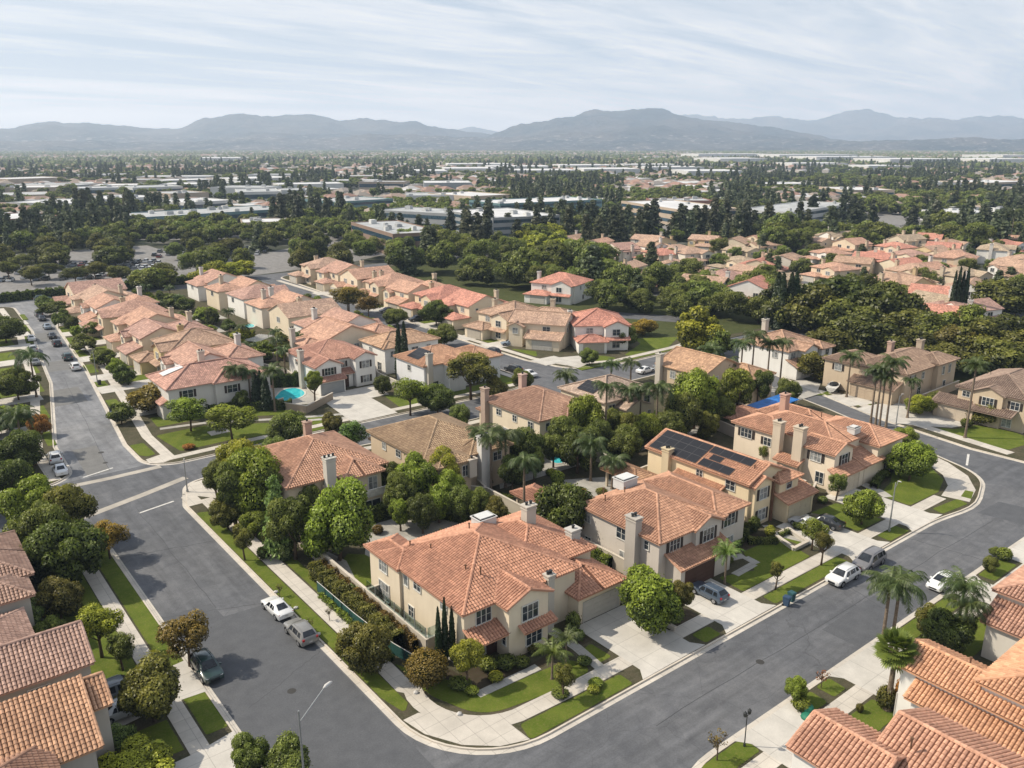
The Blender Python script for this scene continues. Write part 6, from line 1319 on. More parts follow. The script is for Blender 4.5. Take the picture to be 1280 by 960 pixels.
def block(p0, p1, dep, h, wall='white_wall', roof='flat_roof', bands=0, label='', group=None, units=4, name='office_building', para=.6):
    a = Vector(at(*p0)); b_ = Vector(at(*p1)); d = b_ - a; L = d.length; an = math.atan2(d.y, d.x)
    t = thing(name, label, 'building', (a.x, a.y, 0), an, group)
    m = MB(); m.box(0, L, 0, dep, 0, h)
    for q in ((0, L, 0, .35), (0, L, dep - .35, dep), (0, .35, .35, dep - .35), (L - .35, L, .35, dep - .35)): m.box(q[0], q[1], q[2], q[3], h + .01, h + para)
    m.build('wall', wall, t)
    m = MB(); m.box(.4, L - .4, .4, dep - .4, h + .02, h + .12); m.build('roof', roof, t)
    r = random.Random(int(L * 100))
    for k in range(units):
        m = MB(); w = r.uniform(2, 4.5); x = r.uniform(2, max(2.1, L - 7)); y = r.uniform(2, max(2.1, dep - 6)); m.box(x, x + w, y, y + w * .7, h + .12, h + r.uniform(1.2, 2)); m.box(x + .3, x + w - .3, y + .3, y + w * .7 - .3, h + 2.0, h + 2.15); m.build('roof_unit', 'white_wall' if k % 2 else 'flat_roof', t)
    for k in range(bands):
        z0 = h * (k + .38) / bands; z1 = h * (k + .8) / bands
        m = MB(); m.box(.6, L - .6, -.06, .1, z0, z1); m.box(-.06, .1, .6, dep - .6, z0, z1); m.box(L - .1, L + .06, .6, dep - .6, z0, z1)
        n = int(L / 3.2)
        m.build('window', 'office_glass', t)
    return t
block((0, 291), (80, 285), 45, 6.5, 'brick_wall', 'pale_roof', 1, 'low brick building with pale flat roof at the left edge')
block((168, 287), (364, 273), 42, 6, 'teal_wall', 'flat_roof', 1, 'long low teal-fronted office with grey roof units', units=9)
block((304, 291), (364, 289), 26, 5, 'beige_wall', 'pale_roof', 1, 'beige low building with pale roof beside the long teal office')
block((89, 268), (140, 262), 50, 7, 'white_wall', 'pale_roof', 1, 'white building with arched dark openings left of the conifers'); block((140, 262), (204, 257), 45, 7, 'white_wall', 'pale_roof', 1, 'long white building behind the dark conifers')
block((232, 268), (292, 264), 45, 7.5, 'white_wall', 'pale_roof', 1, 'white box building with dark arches')
block((440, 303), (492, 322), 24, 9.5, 'brown_wall', 'flat_roof', 2, 'brown three-storey office with grey flat roof nearest the estate', units=6)
block((470, 284), (560, 290), 30, 9.5, 'grey_wall', 'flat_roof', 2, 'grey-blue office wing behind the brown one'); block((556, 287), (616, 300), 40, 10.5, 'grey_wall', 'pale_roof', 3, 'grey office with dark window bands and a blue corner')
block((420, 268), (492, 263), 40, 8, 'teal_wall', 'flat_roof', 2, 'grey-teal low office left of the tall conifers')
block((625, 277), (752, 270), 40, 10.5, 'teal_wall', 'pale_roof', 3, 'long blue-green glass office with banded windows', units=8)
block((776, 270), (850, 284), 40, 9.5, 'beige_wall', 'pale_roof', 2, 'beige-brown banded office right of the blue-green one'); block((815, 266), (890, 266), 30, 8, 'brick_wall', 'flat_roof', 1, 'dark brick-red office among the conifers')
block((988, 284), (1066, 270), 36, 8, 'white_wall', 'flat_roof', 2, 'white and pale blue office with banded windows on the right'); block((1053, 250), (1117, 250), 60, 8, 'beige_wall', 'pale_roof', 1, 'beige commercial building with columns in the far right')
block((1200, 280), (1285, 276), 30, 6, 'white_wall', 'pale_roof', 1, 'pale low building at the right edge behind the tall trees')
rb = random.Random(9)
MIDB = []
for (y, xs) in ((255, ((0, 62), (214, 262), (300, 352))), (247, ((6, 70), (96, 150), (168, 230), (262, 330), (352, 402))), (240, ((0, 90), (110, 178), (200, 262), (280, 330), (350, 430))), (233, ((14, 84), (120, 190), (205, 270), (300, 372), (408, 470))), (227, ((0, 70), (88, 150), (170, 262), (310, 380), (430, 500))), (238, ((446, 505), (530, 590), (1165, 1215), (1235, 1290), (960, 1016))), (258, ((510, 570), (590, 640)))):
    for (a, b_) in xs: MIDB.append((a, b_, y))
for a, b_, y in MIDB:
    block((a + rb.uniform(-3, 3), y + rb.uniform(-1, 1)), (b_, y + rb.uniform(-2.5, .5)), rb.uniform(30, 60), rb.uniform(6, 8.5), rb.choice(['white_wall', 'white_wall', 'grey_wall', 'beige_wall']), rb.choice(['pale_roof', 'pale_roof', 'flat_roof']), 1 if y > 236 and rb.random() < .4 else 0, 'white flat-roofed business unit in the far industrial park', 'flat-roofed business units', units=2 if y > 236 else 0)
for (a, b_, y) in ((514, 560, 222), (556, 620, 218), (612, 690, 215), (640, 720, 221), (700, 770, 213), (730, 800, 219), (780, 850, 212), (560, 640, 211), (812, 880, 216), (860, 930, 222), (873, 966, 198), (974, 1072, 199), (1020, 1120, 203), (1112, 1196, 207), (1236, 1300, 207), (1253, 1300, 200), (990, 1060, 210), (1085, 1140, 214), (250, 300, 205), (900, 960, 206)):
    big = y < 208
    block((a, y), (b_, y - .3), 160 if big else 90, 14 if big else 9, 'white_wall', 'pale_roof', 0, 'long white warehouse far out on the plain', 'white warehouses far out on the plain', units=0, name='warehouse', para=.3)
# ---------------------------------------------------------------- individual trees of the belts
rt = random.Random(21)
SB_=[]
GREEN['mid'] = (.92, .80, .80); GREEN['dark'] = (.66, .62, .58); GREEN['deep'] = (.50, .50, .48); GREEN['bright'] = (1.15, 1.08, .8); GREEN['olive'] = (1.0, .86, .78); GREEN['brown'] = (1.0, .74, .68)
def belt(kind, n, px0, px1, py0, py1, R, H, tints, label, group, slope_=0):
    if label is None:
        for i in range(n): px = rt.uniform(px0, px1); SB_.append((at(px, rt.uniform(py0, py1) + slope_ * (px - px0)), rt.uniform(*H) / 10))
        return
    for i in range(n):
        px = rt.uniform(px0, px1); py = rt.uniform(py0, py1) + slope_ * (px - px0)
        base(kind, px, py, rt.uniform(*R), rt.uniform(*H), rt.choice(tints), label, group, z0=0)
belt('conifer', 9, 98, 165, 272, 280, (4, 5.5), (17, 23), ['dark', 'mid', 'deep'], 'tall dark conifer in the clump behind the white arched building', 'left conifer clump')
belt('farcon', 10, 330, 440, 270, 284, (3.5, 5), (15, 22), ['dark', 'deep'], 'dark conifer beyond the beige low building', 'conifers beyond the beige low building')
belt('farcon', 24, 545, 800, 290, 312, (3.5, 5.2), (13, 19), ['dark', 'deep', 'mid'], 'tall dark conifer before the banded offices', 'conifers before the banded offices')
belt('farcon', 20, 800, 1010, 284, 302, (4, 5.5), (14, 21), ['dark', 'deep', 'mid'], 'tall dark conifer in the right-hand belt', 'conifers of the right-hand belt')
belt('farcon', 22, 1010, 1285, 266, 290, (4, 6), (12, 18), ['dark', 'deep'], 'dark spreading conifer on the far right', 'conifers on the far right')
belt('mid', 20, -5, 250, 294, 343, (4, 6), (7, 10), ['dark', 'olive', 'mid'], 'broad dark tree over the car park', 'trees over the car park')
belt('mid', 18, 225, 450, 300, 345, (3.5, 5.5), (7, 11), ['dark', 'olive', 'mid'], 'tree beside the far streets', 'trees beside the far streets')
for a in (180, 188, 196, 204): base('mid', a, 362 - (a - 180) * .1, 4.8, 7.2, 'bright', 'round bright green tree in the pair beside the hedge', 'bright round trees beside the hedge')
for a, b_ in ((275, 352), (288, 350), (302, 348), (262, 355)): base('mid', a, b_, 5, 7, 'lime', 'bright green tree behind the pink roofs', 'bright trees behind the pink roofs')
belt('mid', 56, 500, 770, 312, 352, (5, 7.5), (7, 13), [], None, None, .09)
belt('mid', 20, 720, 960, 356, 402, (4, 6.5), (6, 10), ['mid', 'dark', 'bright', 'olive'], None, None, .02)
for a in [(1036, 405, 9, 15, 'deep'), (1020, 418, 7, 12, 'olive'), (1056, 425, 7, 11, 'mid'), (1105, 420, 7.5, 14.5, 'dark'), (1085, 398, 6, 12, 'dark'), (1125, 432, 6, 10, 'olive'), (1000, 410, 5, 11, 'dark'), (980, 412, 4.5, 11, 'mid'), (1080, 440, 6, 9, 'dark'), (1165, 440, 5.5, 9, 'olive'), (1195, 450, 5, 9, 'brown'), (1220, 455, 6, 9.5, 'olive'), (1250, 445, 7, 11, 'deep'), (1270, 460, 6, 9, 'olive'), (1200, 425, 5.5, 9, 'bright'), (1252, 392, 8, 11, 'mid'), (1268, 395, 6, 10, 'dark'), (1245, 470, 5, 8, 'olive'), (1180, 470, 5, 7, 'olive'), (1145, 455, 5, 8, 'dark'), (1030, 450, 5, 8, 'mid'), (965, 395, 4, 9, 'dark'), (948, 405, 4, 8, 'mid'), (1060, 395, 6, 13, 'dark')]:
    base('mid', a[0], a[1], a[2], a[3], a[4], 'large dark tree in the grove before the eastern estate', 'grove before the eastern estate')
for a, b_ in ((968, 412), (974, 414), (984, 413), (990, 412)): base('cypress', a, b_, 1.6, 15, 'bright', 'tall narrow poplar with a pale trunk in the grove', 'poplars in the grove')
belt('mid', 26, 800, 1060, 305, 350, (3, 5), (5.5, 9), ['mid', 'bright', 'dark'], None, None)
belt('mid', 16, 1060, 1285, 320, 400, (3, 4.6), (5, 8), ['mid', 'olive', 'dark', 'bright'], None, None)
belt('mid', 30, 960, 1240, 298, 316, (5, 8), (9, 14), [], None, None)
belt('mid', 8, 640, 700, 300, 318, (5, 7), (9, 12), ['lime', 'bright'], 'vivid green tree before the banded offices', 'vivid green trees before the offices')
belt('mid', 16, -5, 470, 283, 345, (4, 6), (7, 10), [], None, None)
belt('mid', 24, 715, 960, 358, 400, (4, 6), (6, 9), [], None, None)
belt('mid', 14, 430, 625, 312, 328, (4, 6), (8, 11), [], None, None)
belt('mid', 34, 780, 1285, 300, 372, (3, 5), (4.5, 7), [], None, None)
for a, b_ in ((12, 352), (40, 357), (62, 349), (95, 356), (30, 341), (120, 350), (150, 357), (205, 350)): base('airy', a, b_, rt.uniform(4, 5.4), rt.uniform(6, 8), rt.choice(['mid', 'dark', 'olive']), 'spreading tree among the parked cars by the hedge', 'trees among the parked cars by the hedge', z0=0)
base('queen', 1262, 306, 5, 17, 'mid', 'tall pale-trunked palm at the far right edge')
# ---------------------------------------------------------------- far woods and roofs that nobody could count
def scatter(name, protos, pts, scale, rot, idx, mats_=None):
    me = bpy.data.meshes.new(name); me.vertices.add(len(pts)); me.vertices.foreach_set('co', np.array(pts, np.float32).ravel())
    for nm, dat, ty in (('sc', scale, 'FLOAT'), ('rot', rot, 'FLOAT'), ('idx', idx, 'INT')):
        at_ = me.attributes.new(nm, ty, 'POINT'); at_.data.foreach_set('value', np.array(dat, np.int32 if ty == 'INT' else np.float32))
    ob = link(name, me); tag(ob, kind='stuff')
    col = bpy.data.collections.new(name + '_kinds')
    for i, (pm, tint, zs, z) in enumerate(protos):
        o = bpy.data.objects.new('crown_kind_%02d' % i, pm); o.color = (*tint, 1); o.scale = (zs[0], zs[0], zs[1]); o.location = (0, 0, z); col.objects.link(o)
    ng = bpy.data.node_groups.new(name, 'GeometryNodeTree'); ng.interface.new_socket('Geometry', in_out='INPUT', socket_type='NodeSocketGeometry'); ng.interface.new_socket('Geometry', in_out='OUTPUT', socket_type='NodeSocketGeometry')
    gi = ng.nodes.new('NodeGroupInput'); go = ng.nodes.new('NodeGroupOutput'); ci = ng.nodes.new('GeometryNodeCollectionInfo'); ci.inputs['Collection'].default_value = col; ci.inputs['Separate Children'].default_value = True; ci.inputs['Reset Children'].default_value = False
    ip = ng.nodes.new('GeometryNodeInstanceOnPoints'); ip.inputs['Pick Instance'].default_value = True
    def na(nm, ty):
        a = ng.nodes.new('GeometryNodeInputNamedAttribute'); a.data_type = ty; a.inputs['Name'].default_value = nm; return a.outputs[0]
    cx = ng.nodes.new('ShaderNodeCombineXYZ'); ng.links.new(na('rot', 'FLOAT'), cx.inputs[2])
    ng.links.new(gi.outputs[0], ip.inputs['Points']); ng.links.new(ci.outputs[0], ip.inputs['Instance']); ng.links.new(na('idx', 'INT'), ip.inputs['Instance Index']); ng.links.new(cx.outputs[0], ip.inputs['Rotation']); ng.links.new(na('sc', 'FLOAT'), ip.inputs['Scale']); ng.links.new(ip.outputs[0], go.inputs[0])
    md = ob.modifiers.new('scatter', 'NODES'); md.node_group = ng
    return ob
nr = np.random.RandomState(4)
BLD = []
for o in bpy.data.objects:
    if o.get('category') in ('building',):
        for ch in o.children:
            if ch.name.startswith('wall'):
                bb = [o.matrix_basis @ Vector(c) for c in ch.bound_box]; BLD.append((Vector((o.location.x, o.location.y)), o.rotation_euler.z, max(c[0] for c in ch.bound_box), max(c[1] for c in ch.bound_box)))
FRONT = 20
def clear_of(x, y, pad=3):
    for c, an, Lx, Ly in BLD:
        dx, dy = x - c.x, y - c.y; u = dx * math.cos(an) + dy * math.sin(an); v = -dx * math.sin(an) + dy * math.cos(an)
        if -pad < u < Lx + pad and -pad - FRONT < v < Ly + pad: return False
    return True
def wedge(n, d0, d1, dens, power=1.0):
    out = []; tries = 0
    while len(out) < n and tries < n * 12:
        tries += 1
        d_ = (d0 ** power + (d1 ** power - d0 ** power) * nr.uniform()) ** (1 / power)
        px = nr.uniform(-60, 1340); x, y = polar(px, d_)
        v = mnoise.noise(Vector((x / dens[0], y / dens[0], .3))) + .6 * mnoise.noise(Vector((x / dens[1], y / dens[1], 5.1)))
        if v < dens[2] + nr.uniform(-.25, .25): continue
        if d_ < 1500 and not clear_of(x, y): continue
        out.append((x, y, 0))
    return out
T3 = lambda n: tuple(GREEN[n])
PR = [(CR['far0'], T3('mid'), (5, 4.6), 4.6), (CR['far1'], T3('dark'), (5.5, 5), 5), (CR['far2'], T3('olive'), (4.5, 4), 4), (CR['far3'], T3('deep'), (5.5, 5.5), 5.5), (CR['farcon0'], T3('dark'), (15, 15), 0), (CR['farcon1'], T3('deep'), (14, 18), 0), (CR['far0'], T3('bright'), (4, 3.6), 3.6)]
PRS = [(CR['mid0'], T3('mid'), (5.2, 5.2), 5.2), (CR['mid1'], T3('dark'), (5.6, 6), 6.2), (CR['airy2'], T3('olive'), (6.4, 5.0), 5.6), (CR['mid3'], T3('bright'), (5.0, 5), 5), (CR['airy1'], T3('mid'), (6.6, 5.6), 6.2), (CR['conifer1'], T3('dark'), (15, 13), 0), (CR['mid4'], T3('lime'), (4.6, 4.4), 4.4)]
n = len(SB_); scatter('dense_wood', PRS, [(q[0][0], q[0][1], 0) for q in SB_], [q[1] for q in SB_], nr.uniform(0, 6.28, n), nr.choice([0, 0, 1, 1, 2, 2, 3, 4, 4, 5, 6], n))
def px_of(x, y):
    a = math.atan2(x, y) - YAW; return CX + math.tan(a) * math.hypot(F, CY - HOR)
def keep1(p):
    if p[1] < 430 and p[0] < 115: return False
    px = px_of(p[0], p[1]); d_ = math.hypot(p[0], p[1])
    k = .55 if px < 430 else (.85 if px < 900 else .9)
    if d_ > 800: k = .95
    return nr.uniform() < k
P1 = [p for p in wedge(7000, 430, 1300, (160, 45, -.02), 1.3) if keep1(p)] + wedge(6500, 1150, 2600, (380, 70, -.05), 1.0)
n = len(P1)
con = [mnoise.noise(Vector((p[0] / 120, p[1] / 120, 9))) > .05 for p in P1]
scatter('distant_woodland', PR, P1, nr.uniform(.55, 1.1, n), nr.uniform(0, 6.28, n), [int(nr.randint(4, 6)) if c and nr.uniform() < .5 else int(nr.choice([0, 1, 2, 3, 6])) for c in con])
def tiny(seed):
    r = np.random.RandomState(seed); V, Fa = ICO2; k = 1 + .16 * r.normal(size=(len(V), 1)).clip(-1, 1)
    V = V * k
    me = bpy.data.meshes.new('tiny_crown'); me.from_pydata([tuple(v) for v in V], [], [tuple(map(int, f)) for f in Fa]); me.materials.append(MATS['leaves'])
    a = me.attributes.new('tone', 'FLOAT', 'FACE'); a.data.foreach_set('value', (.25 + .5 * r.uniform(size=len(Fa))).astype(np.float32)); return me
TN = [tiny(i) for i in range(4)]
PR2 = [(TN[0], (.62, .7, .6), (4.4, 3), 2.4), (TN[1], (.45, .52, .45), (5, 3.6), 3), (TN[2], (.36, .42, .4), (4.4, 4.6), 4), (TN[3], (.75, .72, .6), (3.8, 2.6), 2)]
P2 = wedge(42000, 1900, 7600, (520, 110, -.2), 1.0)
n = len(P2); scatter('far_trees_on_the_plain', PR2, P2, nr.uniform(.7, 1.35, n), nr.uniform(0, 6.28, n), nr.randint(0, 4, n))
# far roofs
g = N(mat('far_roof')); a = g('ShaderNodeAttribute', _attribute_name='tone'); g.bsdf(g.ramp(a.outputs['Fac'], [(0, (.33, .20, .155)), (.3, (.28, .19, .15)), (.5, (.33, .27, .22)), (.7, (.24, .22, .2)), (.8, (.5, .5, .5)), (1, (.6, .6, .6))]), .85, .2)
g = N(mat('far_wall')); g.bsdf((.48, .44, .39), .9, .1)
V = []; Fs = []; MI = []; TO = []
pts = wedge(9500, 560, 6500, (420, 150, -.2), .9)
pts = [p for p in pts if not (p[1] < 440 and p[0] < 120)]
for (x, y, z) in pts:
    an = nr.choice([0, .3, 1.57, -.2]); w = nr.uniform(6, 10); d_ = nr.uniform(5, 8); h = nr.uniform(3, 5.5); t = nr.uniform()
    flat = t > .78
    if flat: w *= 2.2; d_ *= 1.8
    c, s = math.cos(an), math.sin(an); i = len(V)
    for (a_, b_, zz) in ((-w, -d_, 0), (w, -d_, 0), (w, d_, 0), (-w, d_, 0), (-w, -d_, h), (w, -d_, h), (w, d_, h), (-w, d_, h), (-w * .4, 0, h + (.3 if flat else 2.6)), (w * .4, 0, h + (.3 if flat else 2.6))):
        V.append((x + a_ * c - b_ * s, y + a_ * s + b_ * c, zz))
    for f in ((0, 1, 5, 4), (1, 2, 6, 5), (2, 3, 7, 6), (3, 0, 4, 7)): Fs.append(tuple(i + q for q in f)); MI.append(1); TO.append(0)
    for f in ((4, 5, 9, 8), (6, 7, 8, 9), (5, 6, 9), (7, 4, 8)): Fs.append(tuple(i + q for q in f)); MI.append(0); TO.append(t)
me = bpy.data.meshes.new('far_roofs'); me.from_pydata(V, [], Fs); me.materials.append(MATS['far_roof']); me.materials.append(MATS['far_wall']); me.polygons.foreach_set('material_index', MI)
a = me.attributes.new('tone', 'FLOAT', 'FACE'); a.data.foreach_set('value', TO)
tag(link('far_houses_on_the_plain', me), kind='stuff')
# ---------------------------------------------------------------- hills
g = N(mat('hill_scrub')); P = g.geo().outputs['Position']; n1 = g.noise(.0022, 8, P, .62); n2 = g.noise(.02, 5, P, .6); sz = g('ShaderNodeSeparateXYZ', Vector=P).outputs[2]
c = g.mix(g.ramp(n1, [(.42, 0.), (.58, 1.)]), (.028, .04, .038), (.082, .08, .07)); 
low = g.math('LESS_THAN', sz, 110.0); spots = g.math('MULTIPLY', low, g.math('GREATER_THAN', n2, .60))
c = g.mix(g.math('MULTIPLY', spots, .6), c, (.36, .33, .31)); g.bsdf(c, 1, 0, 0, n1, 1, 110)
def interp(prof, x):
    for (a, b_), (c_, d_) in zip(prof, prof[1:]):
        if a <= x <= c_: return b_ + (d_ - b_) * (x - a) / (c_ - a)
    return prof[0][1] if x < prof[0][0] else prof[-1][1]
def hill(prof, D, W, seed, name='hills'):
    V = []; Fs = []; x0, x1 = prof[0][0], prof[-1][0]; nx = int((x1 - x0) / 2.2); ny = 46
    for i in range(nx + 1):
        px = x0 + (x1 - x0) * i / nx; py = interp(prof, px)
        py += 2.4 * mnoise.noise(Vector((px / 34, seed, 0))) + .9 * mnoise.noise(Vector((px / 12, seed, 1))) + .4 * mnoise.noise(Vector((px / 5, seed, 2)))
        r = ray(px, py); H_ = CAMH + D * r[2] / math.hypot(r[0], r[1])
        for j in range(ny + 1):
            t = j / ny; d_ = D - W + 2 * W * t
            f = max(0, 1 - abs(t - .5) * 2); f = f ** 1.15
            x, y = polar(px, d_)
            rough = mnoise.fractal(Vector((x / 700, y / 700, seed)), .9, 2.1, 6) * .55 * (1 - f * .6) - abs(mnoise.noise(Vector((x / 420, y / 420, seed + 3)))) * .55 * (1 - f) * min(1, f * 3)
            V.append((x, y, max(-30, H_ * f * (1 + rough) - 3)))
    for i in range(nx):
        for j in range(ny): a_ = i * (ny + 1) + j; Fs.append((a_, a_ + ny + 1, a_ + ny + 2, a_ + 1))
    me = bpy.data.meshes.new(name); me.from_pydata(V, [], Fs); me.materials.append(MATS['hill_scrub']); me.polygons.foreach_set('use_smooth', [True] * len(Fs)); me.update()
    tag(link(name, me), kind='structure')
hill([(-80, 162), (0, 160), (40, 154), (70, 152), (110, 156), (150, 157), (215, 161), (240, 157), (262, 150), (300, 142), (350, 144), (420, 150), (480, 152), (520, 155), (560, 162), (600, 167), (640, 172), (700, 180)], 9000, 2600, 1)
hill([(540, 182), (600, 171), (625, 164), (650, 153), (690, 147), (740, 140), (790, 137), (815, 136), (850, 141), (880, 147), (905, 152), (940, 157), (980, 163), (1020, 169), (1070, 176), (1120, 182)], 8200, 2700, 2)
hill([(480, 176), (520, 168), (570, 161), (620, 163), (700, 166), (860, 148), (890, 143), (920, 147), (960, 150), (1000, 147), (1040, 148), (1080, 142), (1120, 145), (1160, 142), (1200, 146), (1240, 146), (1290, 149), (1360, 152)], 13500, 3200, 5)
hill([(-80, 176), (60, 175), (200, 177), (330, 172), (450, 170), (560, 168), (680, 172), (800, 176), (950, 173), (1100, 175), (1200, 172), (1360, 174)], 6800, 900, 8)
# ================================================================ VEHICLES AND STREET FURNITURE
def car_meshes(kind):
    """front towards +x. Stations: x, half width, sill z, belt z, top z, top half width"""
    if kind == 'sedan':
        S = [(2.30, .62, .42, .58, .60, .50), (2.22, .80, .30, .64, .70, .66), (1.75, .88, .24, .74, .84, .74), (1.05, .90, .24, .84, .93, .78), (.35, .91, .24, .90, 1.40, .60), (-.15, .91, .24, .92, 1.46, .58), (-.85, .91, .24, .92, 1.40, .58), (-1.60, .90, .24, .95, 1.06, .70), (-2.15, .86, .28, .92, .99, .68), (-2.32, .74, .42, .84, .88, .62)]
        ws, rf, rr, re = 3, 4, 6, 7
    elif kind == 'minivan':
        S = [(2.45, .68, .42, .66, .70, .56), (2.36, .86, .30, .74, .84, .72), (1.95, .95, .24, .86, .98, .80), (1.45, .98, .24, .94, 1.06, .84), (.55, .99, .24, 1.00, 1.66, .70), (-.3, .99, .24, 1.02, 1.74, .70), (-1.9, .99, .24, 1.04, 1.70, .68), (-2.35, .96, .28, 1.04, 1.22, .80), (-2.45, .9, .34, .98, 1.02, .78), (-2.5, .8, .45, .7, .74, .7)]
        ws, rf, rr, re = 3, 4, 6, 7
    else:
        S = [(2.28, .66, .48, .78, .80, .54), (2.20, .86, .36, .86, .94, .72), (1.80, .93, .30, .94, 1.04, .80), (1.10, .95, .30, 1.00, 1.10, .84), (.45, .96, .30, 1.04, 1.66, .68), (-.1, .96, .30, 1.06, 1.72, .68), (-1.65, .96, .30, 1.08, 1.68, .66), (-2.12, .93, .34, 1.08, 1.24, .80), (-2.24, .88, .40, 1.0, 1.04, .78), (-2.30, .78, .5, .74, .78, .7)]
        ws, rf, rr, re = 3, 4, 6, 7
    b = MB(); n = len(S)
    def ring(s):
        x, w, z0, zb, zt, wt = s; m_ = (z0 + zb) / 2
        return [(x, -w * .9, z0), (x, -w, m_), (x, -w * .975, zb), (x, -wt - .03, zt - .06), (x, -wt + .12, zt), (x, wt - .12, zt), (x, wt + .03, zt - .06), (x, w * .975, zb), (x, w, m_), (x, w * .9, z0)]
    for s in S: b.v += ring(s)
    for i in range(n - 1):
        for k in range(10):
            q = (k + 1) % 10; b.f.append((i * 10 + k, i * 10 + q, (i + 1) * 10 + q, (i + 1) * 10 + k)); b.m.append(0)
    b.f.append(tuple(range(9, -1, -1))); b.m.append(0); b.f.append(tuple((n - 1) * 10 + k for k in range(10))); b.m.append(0)
    WB = (1.42, -1.38); wr = .34 if kind == 'sedan' else .38
    body = b.mesh('body', ['car_paint'], True)
    try: body.set_sharp_from_angle(angle=math.radians(38))
    except Exception: pass
    # dark arches and sill
    ar = MB()
    for x in WB:
        for s in (-1, 1):
            w = .965 if kind == 'suv' else (.92 if kind == 'sedan' else 1.0)
            ar.prism([(0, 0)], 0, 0) if False else None
            pts = [(x + (wr + .07) * math.cos(a * PI / 10), wr + (wr + .07) * math.sin(a * PI / 10)) for a in range(11)]
            i = len(ar.v); y = s * w * .985
            ar.v += [(px_, y, pz) for px_, pz in pts] + [(px_, y * .8, pz) for px_, pz in pts]
            ar.f.append(tuple(range(i, i + 11))); ar.m.append(0)
            for k in range(10): ar.f.append((i + k, i + k + 1, i + 12 + k, i + 11 + k)); ar.m.append(0)
    arch = ar.mesh('wheel_arch', 'plastic_dark')
    # glass
    g_ = MB()
    def P(i, k, e=.012):
        v = Vector(b.v[i * 10 + k]); return v
    def patch(A, B, C, D, ins=.08, out=.014):
        A, B, C, D = map(Vector, (A, B, C, D)); c = (A + B + C + D) / 4; nrm = (B - A).cross(D - A).normalized()
        if nrm.dot(c - Vector((0, 0, .8))) < 0: nrm = -nrm
        Q = [p.lerp(c, ins) + nrm * out for p in (A, B, C, D)]; g_.poly(Q)
    patch(P(ws, 4), P(ws, 5), P(rf, 5), P(rf, 4), .05, .03)                       # windscreen
    patch(P(re, 4), P(re, 5), P(rr, 5), P(rr, 4), .06, .03)                       # rear screen
    side = []
    for k0, k1 in ((2, 3), (7, 6)):
        def mid(i, f): return P(i, k0).lerp(P(i, k1), f)
        A = P(ws, k0).lerp(P(rf, k0), .45); 
        xs = [(rf, 0)]; lo, hi = .1, .93
        patch(A.lerp(mid(rf, hi), .06), P(rf, k0).lerp(P(rf + 1, k0), .7).lerp(mid(rf + 1, hi), lo), mid(rf, hi).lerp(mid(rf + 1, hi), .8), mid(rf, hi), .03)
        patch(mid(rf + 1, lo), mid(rr, lo).lerp(mid(rf + 1, lo), .35), mid(rr, hi).lerp(mid(rf + 1, hi), .35), mid(rf + 1, hi), .04)
        patch(mid(rr, lo).lerp(mid(rf + 1, lo), .28), P(rr, k0).lerp(P(re, k0), .35).lerp(mid(rr, hi), .1), mid(rr, hi), mid(rr, hi).lerp(mid(rf + 1, hi), .28), .04)
    glass = g_.mesh('window', 'car_glass')
    t = MB(); t.tube([(0, -.11, 0), (0, -.10, 0), (0, .10, 0), (0, .11, 0)], [wr - .03, wr, wr, wr - .03], 18); tyre = t.mesh('tyre', 'rubber')
    r_ = MB(); r_.tube([(0, -.125, 0), (0, .125, 0)], [wr * .62, wr * .62], 16)
    for k in range(5):
        a = 2 * PI * k / 5; c, s = math.cos(a), math.sin(a); r_.box(-.03, .03, -.14, .14, 0, .01)
    rim = r_.mesh('rim', 'alloy')
    hl = MB(); hx = S[1][0] + .01; hz = S[1][3]
    hl.box(hx - .18, hx + .03, -.14, .14, hz - .10, hz + .02); head = hl.mesh('headlight', 'head_lamp')
    tx = S[-2][0]; tl = MB(); tl.box(-.06, .10, -.11, .11, -.10, .12); tail = tl.mesh('tail_light', 'tail_lamp')
    gr = MB(); gr.box(S[0][0] - .05, S[0][0] + .015, -.42, .42, .44, .60 if kind == 'sedan' else .72); grille = gr.mesh('grille', 'plastic_dark')
    pl = MB(); pl.box(S[-1][0] - .02, S[-1][0] + .03, -.16, .16, .62, .76); plate = pl.mesh('number_plate', 'pale_cap')
    mr = MB(); mr.box(-.08, .08, -.1, .1, -.06, .07); mirror = mr.mesh('mirror', 'car_paint')
    rails = None
    if kind != 'sedan':
        q = MB(); q.tube([(.4, 0, 0), (.3, 0, .05), (-1.5, 0, .05), (-1.6, 0, 0)], .022, 6); rails = q.mesh('roof_rail', 'alloy')
    bp = MB(); bp.box(S[0][0] - .25, S[0][0] + .02, -.6, .6, .3, .42); bp.box(S[-1][0] - .02, S[-1][0] + .3, -.64, .64, .32, .5)
    return dict(body=body, arch=arch, glass=glass, tyre=tyre, rim=rim, head=head, tail=tail, grille=grille, plate=plate, mirror=mirror, rails=rails, S=S, WB=WB, wr=wr, hx=hx, hz=hz, tx=tx, kind=kind)
CM = {k: car_meshes(k) for k in ('sedan', 'suv', 'minivan')}
